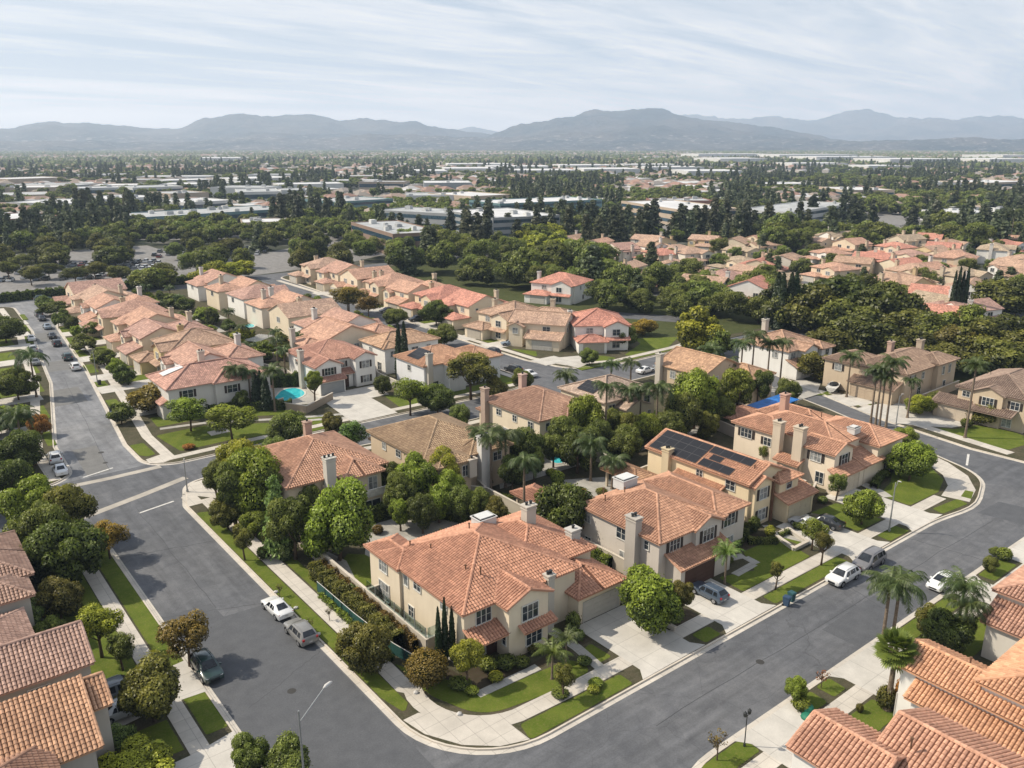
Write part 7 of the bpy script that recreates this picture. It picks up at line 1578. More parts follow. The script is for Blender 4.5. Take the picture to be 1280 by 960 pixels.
def car(kind, x, y, deg, col, label, z=.0, group=None, scale=1.0):
    M = CM[kind]; S = M['S']
    t = thing({'suv': 'parked_suv', 'sedan': 'parked_car', 'minivan': 'parked_minivan'}[kind], label, 'car', (x, y, z), math.radians(deg), group); t.scale = (scale, scale, scale * (.93 if kind == 'suv' else 1))
    link('body', M['body'], t, col); link('wheel_arch', M['arch'], t); link('window', M['glass'], t)
    for wx in M['WB']:
        for s in (-1, 1):
            w = link('wheel', M['tyre'], t, None, (wx, s * (S[4][1] - .115), M['wr'])); link('rim', M['rim'], w)
    for s in (-1, 1):
        link('headlight', M['head'], t, None, (0, s * .60, 0)); link('tail_light', M['tail'], t, None, (M['tx'], s * .70, M['hz'] + .16)); link('mirror', M['mirror'], t, col, (S[3][0] - .35, s * (S[3][1] + .08), S[3][3] + .04))
        if M['rails']: link('roof_rail', M['rails'], t, None, (0, s * .56, S[5][4] - .02))
    link('grille', M['grille'], t); link('number_plate', M['plate'], t)
    return t
WH = (.72, .72, .71); SIL = (.36, .37, .38); GR = (.16, .165, .165); BK = (.018, .02, .022); BL = (.06, .085, .12); GN = (.02, .045, .042); SB = (.22, .27, .32)
car('sedan', 28.3, 75.2, 92, WH, 'white sedan parked at the right kerb of the left street')
car('suv', 28.3, 69.4, 90, (.23, .225, .215), 'grey estate-like SUV parked behind the white sedan')
car('suv', 19.0, 69.4, -90, GN, 'dark green-black SUV parked under the brownish street tree')
car('minivan', 11.6, 70.6, 3, (.16, .18, .20), 'grey-blue minivan in the lower left driveway', .16)
car('sedan', 11.4, 67.8, 2, (.5, .52, .53), 'pale car beside the minivan under the glossy dome tree', .16)
car('suv', 80.6, 42.1, 180, WH, 'white SUV facing the camera at the kerb beyond the blue bins')
car('minivan', 86.2, 42.1, 181, (.17, .165, .17), 'dark grey people carrier parked close behind the white SUV')
car('suv', 65.9, 49.0, 90, BL, 'dark blue hatchback in the brown-doored driveway', .16, None, .93)
car('sedan', 89.0, 52.0, 92, (.45, .46, .47), 'silver sedan half hidden in the pale yellow house driveway', .16)
car('sedan', 91.5, 50.9, 96, BK, 'black sedan in the pale yellow house driveway', .16)
car('sedan', 88.2, 34.6, 180, WH, 'white car behind the shorter palm on the near kerb')
for (k, x, y, dg, c, l) in [('suv', 19.0, 137.4, 84, WH, 'white SUV, upper of the two at the kerb bend'), ('sedan', 18.6, 131.6, 86, WH, 'white car, lower of the two at the kerb bend'), ('suv', 33.6, 195, 86, WH, 'white SUV parked at the right kerb of the far left street'), ('suv', 34.1, 205.6, 86, GN, 'dark green SUV parked beyond the white one on the left street'), ('suv', 35.0, 222, 86, BK, 'black SUV parked midway up the left street'), ('sedan', 35.8, 232, 86, BK, 'black car beyond the black SUV up the left street'), ('sedan', 37.0, 245, 87, SB, 'silver-blue car far up the left street'), ('sedan', 38.0, 258, 87, BK, 'dark car at the top of the left street'), ('minivan', 38.4, 265, 87, GR, 'grey van last at the top of the left street'), ('suv', 29.4, 219, 84, SIL, 'silver SUV on the far kerb of the left street'), ('sedan', 31.2, 232, 84, WH, 'white car on the far kerb beyond the silver SUV'), ('sedan', 27.6, 205, 83, GR, 'dark grey car half under the trees on the far kerb'), ('minivan', 44, 291.6, 4, (.03, .07, .06), 'dark green van on the road at the top of the left street'),
                            ('sedan', 121.2, 153.6, 150, SB, 'silver-blue car before the pale garage at the knuckle'), ('suv', 112.9, 149.8, 92, BK, 'black pickup-like SUV at the middle street kerb'), ('suv', 106.9, 134.4, 92, BK, 'dark SUV parked under the big open tree'), ('sedan', 107.2, 129.8, 88, WH, 'white car on the cross road behind the verge trees'), ('sedan', 128.5, 116.2, 2, WH, 'white car on the cross road by the orange gable end'), ('sedan', 133.6, 116.2, 2, GR, 'grey car next to the white one on the cross road'), ('sedan', 118.6, 208, 175, BK, 'black car in a driveway of the middle row'), ('suv', 118.6, 192, 175, BK, 'second black car in a middle row driveway'), ('sedan', 152.8, 78.5, 130, BK, 'dark car by the brown house')]:
    car(k, x, y, dg, c, l, .16 if x in (121.2, 118.6, 152.8) else .0)
# covered boat on its trailer
t = thing('boat', 'white motor boat with a dark cover on the driveway by the brown house', 'boat', (147.4, 83.6, .35), math.radians(20))
m = MB(); S_ = [(-2.8, 1.0, .3), (-1, 1.1, .25), (1, 1.0, .3), (2.4, .55, .5), (3.2, .03, .85)]
for x, w, z in S_: m.v += [(x, -w, 1.0 + max(0, x) * .08), (x, -w * .55, z), (x, 0, z - .2), (x, w * .55, z), (x, w, 1.0 + max(0, x) * .08)]
for i in range(4):
    for k in range(4): m.f.append((i * 5 + k, i * 5 + k + 1, i * 5 + k + 6, i * 5 + k + 5)); m.m.append(0)
m.f.append((0, 1, 2, 3, 4)); m.m.append(0)
for i in range(4): m.f.append((i * 5, i * 5 + 5, i * 5 + 9, i * 5 + 4)); m.m.append(0)
m.build('hull', 'white_paint', t)
m = MB(); m.lathe([(1.0, 1.05), (.9, 1.3), (.4, 1.5), (.05, 1.55)], 12); o = m.build('cover', 'plastic_dark', t); o.scale = (1.5, .85, 1)
m = MB(); m.tube([(-2.2, -.9, 0), (4.2, 0, .1), (-2.2, .9, 0)], .05, 6); m.tube([(-1, -1.1, 0), (-1, 1.1, 0)], .05, 6); m.build('trailer', 'galvanised', t)
for s in (-1, 1): m = MB(); m.tube([(-1, s * 1.2 - .09, 0), (-1, s * 1.2 + .09, 0)], .3, 12); m.build('wheel', 'rubber', t)
# cars in the far car park: too small to show parts
pcm = MB()
pcm.box(-2.2, 2.2, -.88, .88, .25, .85)
for z0, z1, a, b_, w0, w1 in ((.85, 1.42, (-1.75, 1.15), (-1.2, .55), .84, .62),):
    i = len(pcm.v); pcm.v += [(a[0], -w0, z0), (a[1], -w0, z0), (a[1], w0, z0), (a[0], w0, z0), (b_[0], -w1, z1), (b_[1], -w1, z1), (b_[1], w1, z1), (b_[0], w1, z1)]
    for q, mt_ in (((4, 5, 6, 7), 0), ((0, 1, 5, 4), 1), ((1, 2, 6, 5), 1), ((2, 3, 7, 6), 1), ((3, 0, 4, 7), 1)): pcm.f.append(tuple(i + k for k in q)); pcm.m.append(mt_)
for x in (-1.35, 1.4):
    for s in (-1, 1): k0 = len(pcm.m); pcm.tube([(x, s * .92 - .08, .33), (x, s * .92 + .02, .33)], .33, 8, 2)
PC = pcm.mesh('parked_car', ['car_paint', 'car_glass', 'rubber'])
rp = random.Random(77); PCOL = [WH, WH, SIL, GR, BK, SB, (.25, .03, .03), (.4, .38, .33), BL]
def lot(p0, p1, n, rows, gap, label, group, dens=.75):
    a = Vector(at(*p0)); b_ = Vector(at(*p1)); d_ = (b_ - a).normalized(); nn_ = Vector((-d_.y, d_.x)); L_ = (b_ - a).length; an = math.atan2(nn_.y, nn_.x)
    for r in range(rows):
        for k in range(int(L_ / 2.9)):
            if rp.random() > dens: continue
            p = a + d_ * (k * 2.9) + nn_ * (r // 2 * gap + (r % 2) * 5.6)
            o = link('parked_car', PC, None, rp.choice(PCOL), (p.x, p.y, .03)); o.rotation_euler = (0, 0, an + (PI if rp.random() < .5 else 0)); tag(o, label, 'car', group)
lot((2, 352), (190, 346), 0, 6, 18, 'small parked car in the rows of the car park behind the hedge', 'cars in the car park behind the hedge', .8)
lot((190, 322), (345, 318), 0, 4, 18, 'small parked car in the far rows before the offices', 'cars in the far rows before the offices', .6)
lot((560, 308), (700, 303), 0, 2, 16, 'small parked car below the banded offices', 'cars below the banded offices', .6)
lot((1010, 300), (1150, 297), 0, 2, 16, 'small parked car on the far right streets', 'cars on the far right streets', .6)
# ---- lamps
def street_lamp(x, y, rot, h, label, arm=2.3):
    t = thing('street_lamp', label, 'street lamp', (x, y, .13), rot); sm = arm < 1.2
    m = MB(); m.tube([(0, 0, 0), (0, 0, .35), (0, 0, .36), (0, 0, h)], [.17, .16, .10, .06], 12); m.build('pole', 'galvanised', t)
    m = MB(); m.tube([(0, 0, h - .9)] + [(arm * math.sin(a * PI / 2 / 6) * 1.0, 0, h - .9 + 1.35 * (1 - math.cos(a * PI / 2 / 6)) * .0 + 1.3 * math.sin(a * PI / 12) ** 1.0 * .9) for a in range(1, 7)], [.045] * 7, 8); m.build('arm', 'galvanised', t)
    m = MB(); i = 0
    zt = h - .9 + 1.17
    k_ = .55 if sm else 1
    m.tube([(arm - .1, 0, zt), (arm + .15 * k_, 0, zt + .03), (arm + .55 * k_, 0, zt + .03), (arm + .75 * k_, 0, zt)], [.05 * k_, .13 * k_, .12 * k_, .04 * k_], 10); o = m.build('lamp_head', 'pale_cap', t, smooth=True)
    return t
street_lamp(17.6, 44.6, .35, 11.4, 'tall curved-arm street lamp rising at the bottom of the frame', 2.4)
street_lamp(31.0, 112.4, math.radians(70), 4.4, 'short dark-poled street lamp at the crossing corner', .5)
street_lamp(96.3, 45.0, math.radians(-90), 6.6, 'slim street lamp between two driveways on the right road', .3)
street_lamp(131.2, 62.6, math.radians(-30), 7.0, 'slim street lamp beside the palms on the branch street', .3)
street_lamp(34.6, 180, math.radians(180), 7, 'street lamp far up the left street', 1.4)
t = thing('lantern_post', 'black twin-headed lantern post on the near verge', 'lamp post', (49.7, 32.4, .13))
m = MB(); m.tube([(0, 0, 0), (0, 0, .3), (0, 0, .32), (0, 0, 3.0)], [.11, .09, .05, .04], 10); m.tube([(-.28, 0, 2.9), (.28, 0, 2.9)], .025, 6); m.build('pole', 'dark_metal', t)
for s in (-1, 1):
    m = MB(); m.lathe([(.04, 2.9), (.14, 3.0), (.17, 3.3), (.05, 3.42), (.02, 3.5)], 8, 0, (s * .28, 0)); m.build('lantern', 'dark_metal', t)
# ---- bins
def bin_(x, y, rot, matn, label, z=.0):
    t = thing('wheelie_bin', label, 'bin', (x, y, z), rot)
    m = MB(); i = 0
    m.v += [(-.24, -.26, .05), (.24, -.26, .05), (.24, .26, .05), (-.24, .26, .05), (-.31, -.35, 1.0), (.31, -.35, 1.0), (.31, .35, 1.0), (-.31, .35, 1.0)]
    for q in ((3, 2, 1, 0), (0, 1, 5, 4), (1, 2, 6, 5), (2, 3, 7, 6), (3, 0, 4, 7)): m.f.append(q); m.m.append(0)
    m.build('bin_body', matn, t)
    m = MB(); m.box(-.34, .34, -.4, .36, 1.0, 1.07); m.box(-.28, .28, -.32, .3, 1.07, 1.11); m.build('lid', matn, t)
    for s in (-1, 1): m = MB(); m.tube([(s * .27 - .04, .3, .12), (s * .27 + .04, .3, .12)], .12, 10); m.build('wheel', 'rubber', t)
simple('bin_blue', (.035, .07, .13), .6, .4); simple('bin_dark', (.03, .035, .035), .6, .4); simple('bin_teal', (.03, .09, .10), .6, .4)
bin_(71.1, 42.9, .2, 'bin_blue', 'blue wheelie bin, left of the pair at the right road kerb'); bin_(72.3, 43.1, -.1, 'bin_teal', 'dark teal wheelie bin, right of the pair at the right road kerb')
bin_(99.6, 33.1, .1, 'bin_blue', 'blue wheelie bin on the far near-side kerb'); bin_(34.6, 178.2, 0, 'bin_dark', 'dark bin standing in the left street gutter'); bin_(31.9, 157.8, 0, 'bin_dark', 'dark bin at the kerb below the reddish trees'); bin_(31.5, 154.8, 0, 'bin_blue', 'bluish bin at the kerb below the reddish trees')
# green tarpaulined bags on the near strip
t = thing('garden_sack', 'green garden sacks heap on the near planting strip', 'sack', (57.5, 31.7, .14))
m = MB(); m.lathe([(.55, 0), (.6, .3), (.45, .6), (.1, .7)], 9, 0, (0, 0)); m.build('cover', 'tarp_green', t, smooth=True)
t = thing('garden_sack', 'second, flatter green garden sack nearer the lawn edge', 'sack', (56.8, 31.2, .14)); m = MB(); m.lathe([(.6, 0), (.55, .2), (.3, .35), (.05, .4)], 9, 0, (0, 0)); m.build('cover', 'tarp_green', t, smooth=True)
# ---- rocks and utility lids on verges
for i, (a, b_) in enumerate(((370, 762), (398, 795), (345, 742), (520, 868), (574, 895))):
    x, y = at(a, b_); m = MB(); V_, F_ = ICO1; m.v = [(v[0] * .28, v[1] * .24, v[2] * .2 + .12) for v in V_]; m.f = [tuple(map(int, f)) for f in F_]; m.m = [0] * len(m.f)
    o = m.build('stone', 'pale_cap', None, None, False, (x, y, .1)); tag(o, 'small pale stone lying in the verge grass', 'stone', 'pale stones in the verges')
m = MB(); m.box(-1.6, 1.6, -1.1, 1.1, 0, .12); o = m.build('utility_slab', 'sidewalk_concrete', None, None, False, (43.3, 134.6, .1)); tag(o, 'pale square concrete pad with fittings on the corner lawn', 'slab')
m = MB(); m.box(-.15, .15, -.15, .15, 0, .7); m.box(-.5, -.3, -.1, .1, 0, .5); o = m.build('utility_pedestal', 'galvanised', None, None, False, (43.4, 134.6, .22)); tag(o, 'small metal fittings on the pale concrete pad', 'utility box')
# ================================================================ WALLS, FENCES, POOLS, GARDEN BUILDINGS
def gwall(pts, h, label, col=(.47, .42, .345), th=.2, cap=True, name='garden_wall', z0=.08):
    t = thing(name, label, 'wall'); m = MB(); c = MB()
    for i, (a, b_) in enumerate(zip(pts, pts[1:])):
        A = Vector(a); B = Vector(b_); d_ = (B - A).normalized(); nn_ = Vector((-d_.y, d_.x)) * th / 2; e = d_ * (.1 - .003 * i)
        m.prism([tuple(A - nn_ - e * .0), tuple(B - nn_ + e * 0), tuple(B + nn_), tuple(A + nn_)], z0, z0 + h - .001 * i)
        n2 = nn_ * 1.45; c.prism([tuple(A - n2 - e), tuple(B - n2 + e), tuple(B + n2 + e), tuple(A + n2 - e)], z0 + h + .001 * i, z0 + h + .09 + .002 * i)
    m.build('wall', 'stucco', t, col)
    if cap: c.build('coping', 'kerb_concrete', t)
    return t
gwall([(38.1, 58.9), (36.35, 58.9), (36.35, 70.6), (38.0, 70.6)], 1.75, 'cream wall enclosing the side patio of the corner house')
gwall([(36.35, 70.9), (36.35, 88.6), (45.6, 90.2), (54, 89.9), (60, 87.6), (62.4, 84.2), (62.4, 57.4)], 1.75, 'long cream garden wall running round the corner house back garden')
gwall([(62.4, 84.6), (64.0, 91.0), (83.5, 91.0), (84.2, 84.4), (82.2, 75.5), (82.2, 68.2)], 1.8, 'cream wall round the back garden of the greige house')
gwall([(82.6, 76), (93.5, 76.5), (98.6, 84.0), (98.6, 58.5)], 1.8, 'pale wall between the solar house and the twin-chimney house'); gwall([(99, 84), (107, 89.5), (110.2, 82.5), (108.7, 74.6)], 1.9, 'greyish wall behind the twin-chimney house', (.38, .34, .30))
gwall([(58.2, 142.2), (56, 141.6), (59.5, 134.9), (67, 139.6)], 1.4, 'low tan wall round the swimming pool terrace', (.36, .29, .22)); gwall([(61.5, 160), (66, 153.5), (66.6, 160.5), (62, 176), (61.9, 200)], 1.8, 'grey wall between the back gardens of the left rows', (.40, .37, .33))
gwall([(83.2, 160), (82.2, 150), (80.4, 146), (79.9, 131)], 1.8, 'pale side wall beside the white grey-garage house', (.5, .47, .42)); gwall([(76, 160.4), (72, 174.5), (63, 177)], 1.8, 'tan wall under the broad tan gable', (.42, .36, .3))
gwall([(152, 68.6), (148.6, 66.0), (149.2, 63.4)], 1.7, 'tan wall between the two brown-roofed houses', (.42, .34, .25)); gwall([(152.5, 68.7), (168, 68.9)], 1.7, 'long tan wall beside the brown tower house', (.42, .34, .25))
gwall([(78.6, 54.4), (82.9, 57.4)], 1.6, 'greige side gate wall by the dark hedge', GREYB); gwall([(57.5, 57), (58.0, 46.9)], .5, 'low kerb wall beside the corner garage drive', (.45, .42, .37)); gwall([(94, 55.2), (99.8, 57.6)], 1.6, 'cream link wall below the twin chimneys', (.54, .46, .36))
gwall([(82.3, 49.4), (85.1, 49.4), (86.4, 52.9), (83.6, 52.9), (82.3, 49.4)], .42, 'low pale raised planter kerb on the front lawn', (.55, .52, .46), .3)
gwall([(60.2, 25.2), (73.5, 27)], .1, 'low threshold', WHT) if False else None
# glass railing standing on the patio wall
t = thing('glass_railing', 'clear glass railing on top of the corner house patio wall', 'railing')
gm = N(mat('clear_glass')); bs = gm('ShaderNodeBsdfTransparent', Color=(.78, .86, .86, 1)); gl_ = gm('ShaderNodeBsdfGlossy', Color=(.7, .78, .8, 1), Roughness=.04); mx = gm('ShaderNodeMixShader', Fac=.22); gm.l.new(bs.outputs[0], mx.inputs[1]); gm.l.new(gl_.outputs[0], mx.inputs[2]); gm.l.new(mx.outputs[0], gm.out.inputs['Surface'])
for k in range(6):
    y = 59.0 + k * 1.93; m = MB(); m.box(36.33, 36.36, y + .06, y + 1.87, 1.95, 3.0); m.build('glass_panel', 'clear_glass', t)
    m = MB(); m.box(36.31, 36.38, y - .02, y + .05, 1.93, 3.03); m.build('post', 'galvanised', t)
m = MB(); m.box(36.5, 38.0, 58.9, 58.93, 1.95, 3.0); m.build('glass_panel', 'clear_glass', t)
# patio furniture
for (x, y, l) in ((37.3, 66.4, 'dark patio table set beside the glass railing'), (37.3, 60.4, 'white patio table at the near end of the side patio')):
    t = thing('patio_table', l, 'table', (x, y, .15)); mm = 'white_paint' if y < 61 else 'timber'
    m = MB(); m.lathe([(.42, .7), (.45, .74)], 14); m.build('tabletop', mm, t)
    for a in range(3): m = MB(); m.tube([(0, 0, .7), (.3 * math.cos(a * 2.1), .3 * math.sin(a * 2.1), 0)], .02, 5); m.build('leg', 'dark_metal', t)
for (x, y, r_) in ((37.4, 67.6, .3), (37.2, 65.2, 2.9), (37.4, 61.4, .2)):
    t = thing('patio_chair', 'small patio chair drawn up to the tables on the side patio', 'chair', (x, y, .15), r_, 'chairs on the side patio'); mm = 'white_paint' if y < 62 else 'timber'
    m = MB(); m.box(-.22, .22, -.22, .22, .42, .46); m.build('seat', mm, t); m = MB(); m.box(-.22, .22, .19, .23, .46, .9); m.build('backrest', mm, t)
    for a in (-1, 1):
        for b_ in (-1, 1): m = MB(); m.box(a * .2 - .015, a * .2 + .015, b_ * .2 - .015, b_ * .2 + .015, 0, .42); m.build('leg', mm, t)
# green mesh fence
t = thing('mesh_fence', 'green mesh windbreak fence above the right pavement', 'fence')
simple('fence_mesh', (.02, .075, .065), .7, .3, 0, .3, 6)
line = [(33.35, 76.2), (33.5, 68), (33.9, 61), (34.5, 57.6)]; m = MB(); r2 = MB()
for a, b_ in zip(line, line[1:]):
    A, B = Vector(a), Vector(b_); d_ = (B - A).normalized(); nn_ = Vector((-d_.y, d_.x)) * .02
    m.prism([tuple(A - nn_), tuple(B - nn_), tuple(B + nn_), tuple(A + nn_)], .14, 1.3); r2.tube([(*A, 1.36), (*B, 1.36)], .035, 6)
m.build('mesh', 'fence_mesh', t); r2.build('rail', 'pale_cap', t)
for k in range(11):
    f = k / 10 * 18.8; y = 76.2 - f; x = 33.35 if y > 68 else 33.5 + (68 - y) * .07
    m = MB(); m.tube([(x, y, .1), (x, y, 1.38)], .04, 6); m.build('post', 'dark_metal', t)
# timber fences
def tfence(p0, p1, h, label, col='timber'):
    t = thing('timber_fence', label, 'fence'); A, B = Vector(p0), Vector(p1); L_ = (B - A).length; d_ = (B - A) / L_; nn_ = Vector((-d_.y, d_.x)); m = MB(); k = 0; x = 0
    while x < L_:
        a = A + d_ * x; b_ = A + d_ * min(L_, x + .17); o = nn_ * (.02 + .012 * (k % 2)); m.prism([tuple(a - o), tuple(b_ - o), tuple(b_ + o), tuple(a + o)], .1, h + .03 * (k % 3)); x += .19; k += 1
    m.build('boards', col, t)
    for q in range(int(L_ / 2.4) + 1): p = A + d_ * min(L_, q * 2.4); m = MB(); m.box(p.x - .06, p.x + .06, p.y - .06, p.y + .06, .1, h + .15); m.build('post', col, t)
simple('grey_timber', (.30, .25, .2), .9, .1, 0, .35, 2)
tfence((90.8, 89), (99, 83), 1.9, 'brown board fence below the grey solar slope', 'grey_timber'); tfence((106.8, 88.6), (113.4, 88.2), 1.9, 'grey board fence behind the blue shade roof', 'grey_timber')
# tiled garden roofs
def pavilion(x0, x1, y0, y1, h, col, label, roof='hip'):
    t = thing('garden_pavilion', label, 'pavilion'); mt_ = MB(); v = dict(x0=x0, x1=x1, y0=y0, y1=y1, h=h, roof=roof, pitch=.34)
    roof_of(mt_, v, True, 5); mt_.build('roof', ['clay_tile', 'shaded_underlay', 'clay_tile_relief', 'stucco'], t, col)
    for x in (x0 + .3, x1 - .3):
        for y in (y0 + .3, y1 - .3): m = MB(); m.box(x - .15, x + .15, y - .15, y + .15, .1, h); m.build('column', 'stucco', t, CREAM)
    return t
pavilion(63.2, 66.6, 73.0, 79.2, 2.7, (.42, .22, .15), 'tiled garden roof behind the dark green tree'); pavilion(78.2, 81.8, 71.6, 77.6, 2.8, (.40, .24, .15), 'mossy tiled garden roof between the greige and solar houses')
pavilion(110.5, 117.5, 79.0, 83.8, 2.9, (.42, .23, .16), 'tiled garden roof behind the big right-hand house')
t = thing('shade_canopy', 'bright blue flat shade roof on posts behind the right-hand house', 'canopy')
m = MB(); m.poly([(118.2, 78.4, 2.95), (128.2, 79.0, 3.15), (128.2, 83.2, 3.05), (118.0, 82.8, 3.1)]); m.poly([(118.0, 82.8, 3.0), (128.2, 83.2, 2.95), (128.2, 79.0, 3.05), (118.2, 78.4, 2.85)]); m.build('canopy', 'tarp_blue', t)
for x, y in ((118.5, 78.7), (128, 79.3), (128, 82.9), (118.3, 82.5)): m = MB(); m.tube([(x, y, .1), (x, y, 3.0)], .07, 6); m.build('post', 'pale_cap', t)
# pools
def pool(cx, cy, rx, ry, rot, label, seed=0):
    t = thing('swimming_pool', label, 'pool', (cx, cy, .15), rot); n = 28; P = []; Q = []
    for k in range(n):
        a = 2 * PI * k / n; w = 1 + .12 * math.cos(2 * a + seed) + .08 * math.sin(3 * a + seed); P.append((rx * w * math.cos(a), ry * w * math.sin(a))); Q.append((rx * w * math.cos(a) * 1.0 + .35 * math.cos(a), ry * w * math.sin(a) + .35 * math.sin(a)))
    m = MB(); m.poly([(*p, .03) for p in P]); m.build('water', 'pool_water', t)
    m = MB()
    for k in range(n): j = (k + 1) % n; m.poly([(*P[k], .07), (*Q[k], .07), (*Q[j], .07), (*P[j], .07)]); m.poly([(*P[j], 0), (*P[k], 0), (*P[k], .07), (*P[j], .07)]); m.poly([(*Q[k], 0), (*Q[j], 0), (*Q[j], .07), (*Q[k], .07)])
    m.build('coping', 'driveway_concrete', t)
pool(61.8, 147.6, 4.0, 2.9, .9, 'turquoise swimming pool behind the grey corner house'); pool(70.3, 183.4, 2.3, 1.5, .5, 'green-blue round pool with a pale terrace', 1); pool(79.5, 214, 2.6, 1.6, 1.2, 'small bright blue pool high between the back rows', 2); pool(80.2, 89.2, 1.9, 1.2, .2, 'small teal pool behind the greige house garden', 3); pool(55.6, 233, 2.0, 1.2, .2, 'pale green pool behind the left row', 2)
t = thing('white_pergola', 'white flat pergola beside the round green-blue pool', 'pergola', (72.5, 188, 0), .6)
m = MB(); [m.box(-3, 3, -2 + k * .5, -1.85 + k * .5, 2.7, 2.85) for k in range(9)]; m.box(-3.1, -2.9, -2.2, 2.4, 2.5, 2.69); m.box(2.9, 3.1, -2.2, 2.4, 2.5, 2.69); m.build('roof', 'white_paint', t)
for x in (-3, 3):
    for y in (-2, 2.2): m = MB(); m.box(x - .12, x + .12, y - .12, y + .12, 0, 2.5); m.build('post', 'white_paint', t)
# ================================================================ SKY, SUN, CAMERA
def world():
    w = bpy.data.worlds.new('World'); SC.world = w; w.use_nodes = True
    t = w.node_tree; 
    for n in list(t.nodes): t.nodes.remove(n)
    def nn(typ, **k):
        n = t.nodes.new(typ)
        for a, b_ in k.items(): setattr(n, a, b_)
        return n
    sky = nn('ShaderNodeTexSky', sky_type='NISHITA', sun_disc=False, sun_elevation=math.radians(SUN_EL), sun_rotation=math.radians(SUN_AZ), altitude=100, air_density=1.1, dust_density=2.0, ozone_density=1.0)
    tc = nn('ShaderNodeTexCoord'); sep = nn('ShaderNodeSeparateXYZ'); t.links.new(tc.outputs['Generated'], sep.inputs[0])
    # thin high cloud, seen as a flat layer far above: direction / height
    zz = nn('ShaderNodeMath', operation='MAXIMUM'); t.links.new(sep.outputs[2], zz.inputs[0]); zz.inputs[1].default_value = .02
    za = nn('ShaderNodeMath', operation='ADD'); t.links.new(zz.outputs[0], za.inputs[0]); za.inputs[1].default_value = .09
    dv = nn('ShaderNodeVectorMath', operation='DIVIDE'); cb = nn('ShaderNodeCombineXYZ')
    for i in range(3): t.links.new(za.outputs[0], cb.inputs[i])
    t.links.new(tc.outputs['Generated'], dv.inputs[0]); t.links.new(cb.outputs[0], dv.inputs[1])
    mp = nn('ShaderNodeMapping'); mp.inputs['Rotation'].default_value = (0, 0, YAW + .25); mp.inputs['Scale'].default_value = (.45, 1.6, 1); t.links.new(dv.outputs[0], mp.inputs[0])
    def noise(sc, det, rough, dist=0, vec=mp):
        n = nn('ShaderNodeTexNoise'); n.inputs['Scale'].default_value = sc; n.inputs['Detail'].default_value = det; n.inputs['Roughness'].default_value = rough; n.inputs['Distortion'].default_value = dist
        t.links.new(vec.outputs[0], n.inputs['Vector']); return n.outputs[0]
    def ramp(f, pts):
        r = nn('ShaderNodeValToRGB'); t.links.new(f, r.inputs[0]); e = r.color_ramp.elements
        while len(e) < len(pts): e.new(.5)
        for i, (p, c) in enumerate(pts): e[i].position = p; e[i].color = (*((c,) * 3 if not hasattr(c, '__len__') else c), 1)
        return r.outputs[0]
    c1 = ramp(noise(.9, 8, .62, .5), [(.40, 0.), (.58, 1.)])
    c2 = ramp(noise(3.2, 6, .6, .2), [(.3, .35), (.8, 1.)])
    mu = nn('ShaderNodeMath', operation='MULTIPLY'); t.links.new(c1, mu.inputs[0]); t.links.new(c2, mu.inputs[1])
    def mix(fac, a, b_):
        n = nn('ShaderNodeMix', data_type='RGBA')
        for k, v in ((0, fac), (6, a), (7, b_)):
            if isinstance(v, bpy.types.NodeSocket): t.links.new(v, n.inputs[k])
            elif k: n.inputs[k].default_value = (*v, 1)
            else: n.inputs[0].default_value = v
        return n.outputs[2]
    # physical sky at low strength, veiled by haze that thickens to the horizon
    skm = nn('ShaderNodeVectorMath', operation='SCALE'); t.links.new(sky.outputs[0], skm.inputs[0]); skm.inputs[3].default_value = 1.0
    veil = ramp(zz.outputs[0], [(0.0, .9), (.12, .78), (.4, .35), (1., .15)])
    base = mix(veil, skm.outputs[0], VEIL)
    col = mix(mu.outputs[0], base, CLOUD)
    bg = nn('ShaderNodeBackground'); t.links.new(col, bg.inputs[0]); bg.inputs[1].default_value = SKY_STR
    out = nn('ShaderNodeOutputWorld'); t.links.new(bg.outputs[0], out.inputs[0])
SUN_EL = 45.0; SUN_AZ = -47.0
SKY_STR = .115; HAZE = 1.05e-4; HAZE_GLOW = .27
VEIL = (4.9, 5.8, 7.0); CLOUD = (8.0, 8.15, 8.4)
world()
L = bpy.data.lights.new('sun', 'SUN'); L.energy = 5.0; L.angle = math.radians(.5); L.color = (1.0, .92, .78)
so = bpy.data.objects.new('sun', L); COL.objects.link(so)
el, az = math.radians(SUN_EL), math.radians(SUN_AZ)
d = Vector((math.sin(az) * math.cos(el), math.cos(az) * math.cos(el), math.sin(el)))
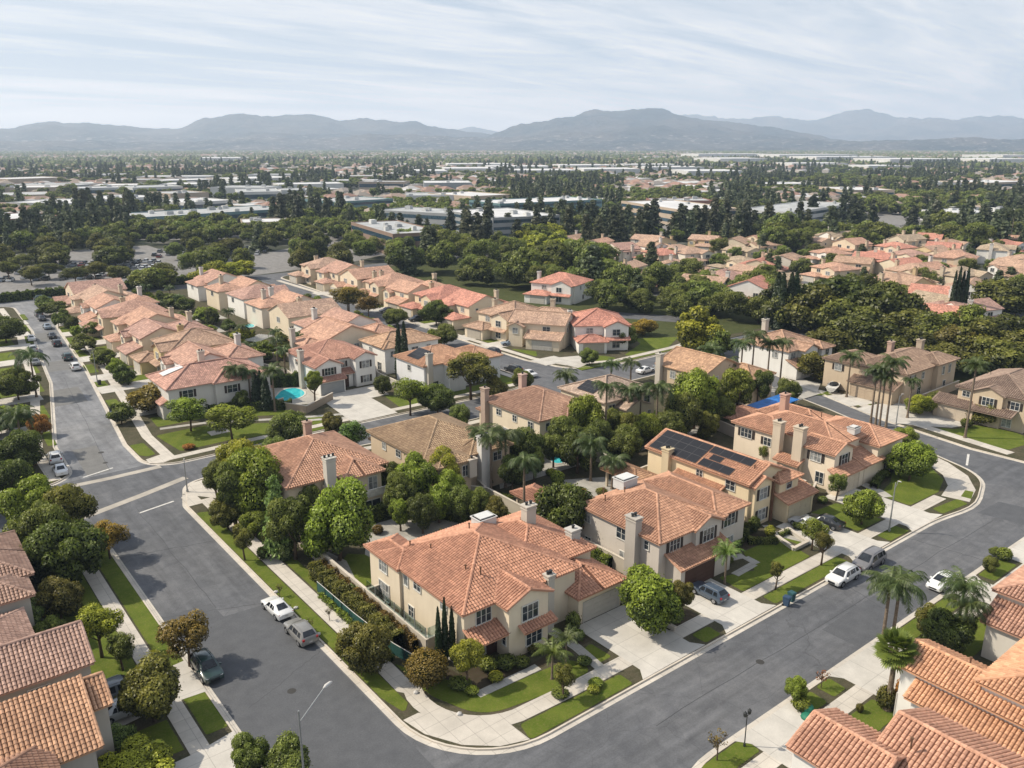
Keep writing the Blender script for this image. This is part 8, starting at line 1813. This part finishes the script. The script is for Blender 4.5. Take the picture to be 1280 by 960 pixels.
so.rotation_euler = d.to_track_quat('Z', 'Y').to_euler(); so.location = d * 300
cam = bpy.data.cameras.new('camera'); co = bpy.data.objects.new('camera', cam); COL.objects.link(co)
co.location = (0, 0, CAMH); co.rotation_euler = (PI / 2 - TH, 0, -YAW)
cam.sensor_width = 36; cam.lens = 36 * F / 1280; cam.clip_end = 60000; cam.clip_start = .5
SC.camera = co
SC.view_settings.view_transform = 'Standard'; SC.view_settings.look = 'None'; SC.view_settings.exposure = 0
SC.cycles.use_denoising = True; SC.cycles.denoiser = 'OPENIMAGEDENOISE'
SC.cycles.max_bounces = 4; SC.cycles.diffuse_bounces = 2; SC.cycles.glossy_bounces = 2; SC.cycles.transmission_bounces = 3; SC.cycles.transparent_max_bounces = 6; SC.cycles.volume_bounces = 0
SC.cycles.caustics_reflective = False; SC.cycles.caustics_refractive = False; SC.cycles.sample_clamp_indirect = 4
# aerial haze: one thin body of air over the whole plain
vm = bpy.data.materials.new('haze_air'); vm.use_nodes = True
for n_ in list(vm.node_tree.nodes): vm.node_tree.nodes.remove(n_)
vo = vm.node_tree.nodes.new('ShaderNodeOutputMaterial'); vs = vm.node_tree.nodes.new('ShaderNodeVolumeScatter'); vs.inputs['Color'].default_value = (.80, .90, 1, 1); vs.inputs['Density'].default_value = HAZE; vs.inputs['Anisotropy'].default_value = .25
ve = vm.node_tree.nodes.new('ShaderNodeEmission'); ve.inputs['Color'].default_value = (.34, .60, 1, 1); ve.inputs['Strength'].default_value = HAZE * HAZE_GLOW  # glow added to the air in place of multiply scattered light
va = vm.node_tree.nodes.new('ShaderNodeAddShader'); vm.node_tree.links.new(vs.outputs[0], va.inputs[0]); vm.node_tree.links.new(ve.outputs[0], va.inputs[1]); vm.node_tree.links.new(va.outputs[0], vo.inputs['Volume'])
m = MB(); m.box(-20000, 20000, -20000, 20000, -20, 600); me = None
MATS['haze_air'] = vm
tag(m.build('haze', 'haze_air'), kind='structure')
SC.cycles.volume_step_rate = 10; SC.cycles.volume_max_steps = 8
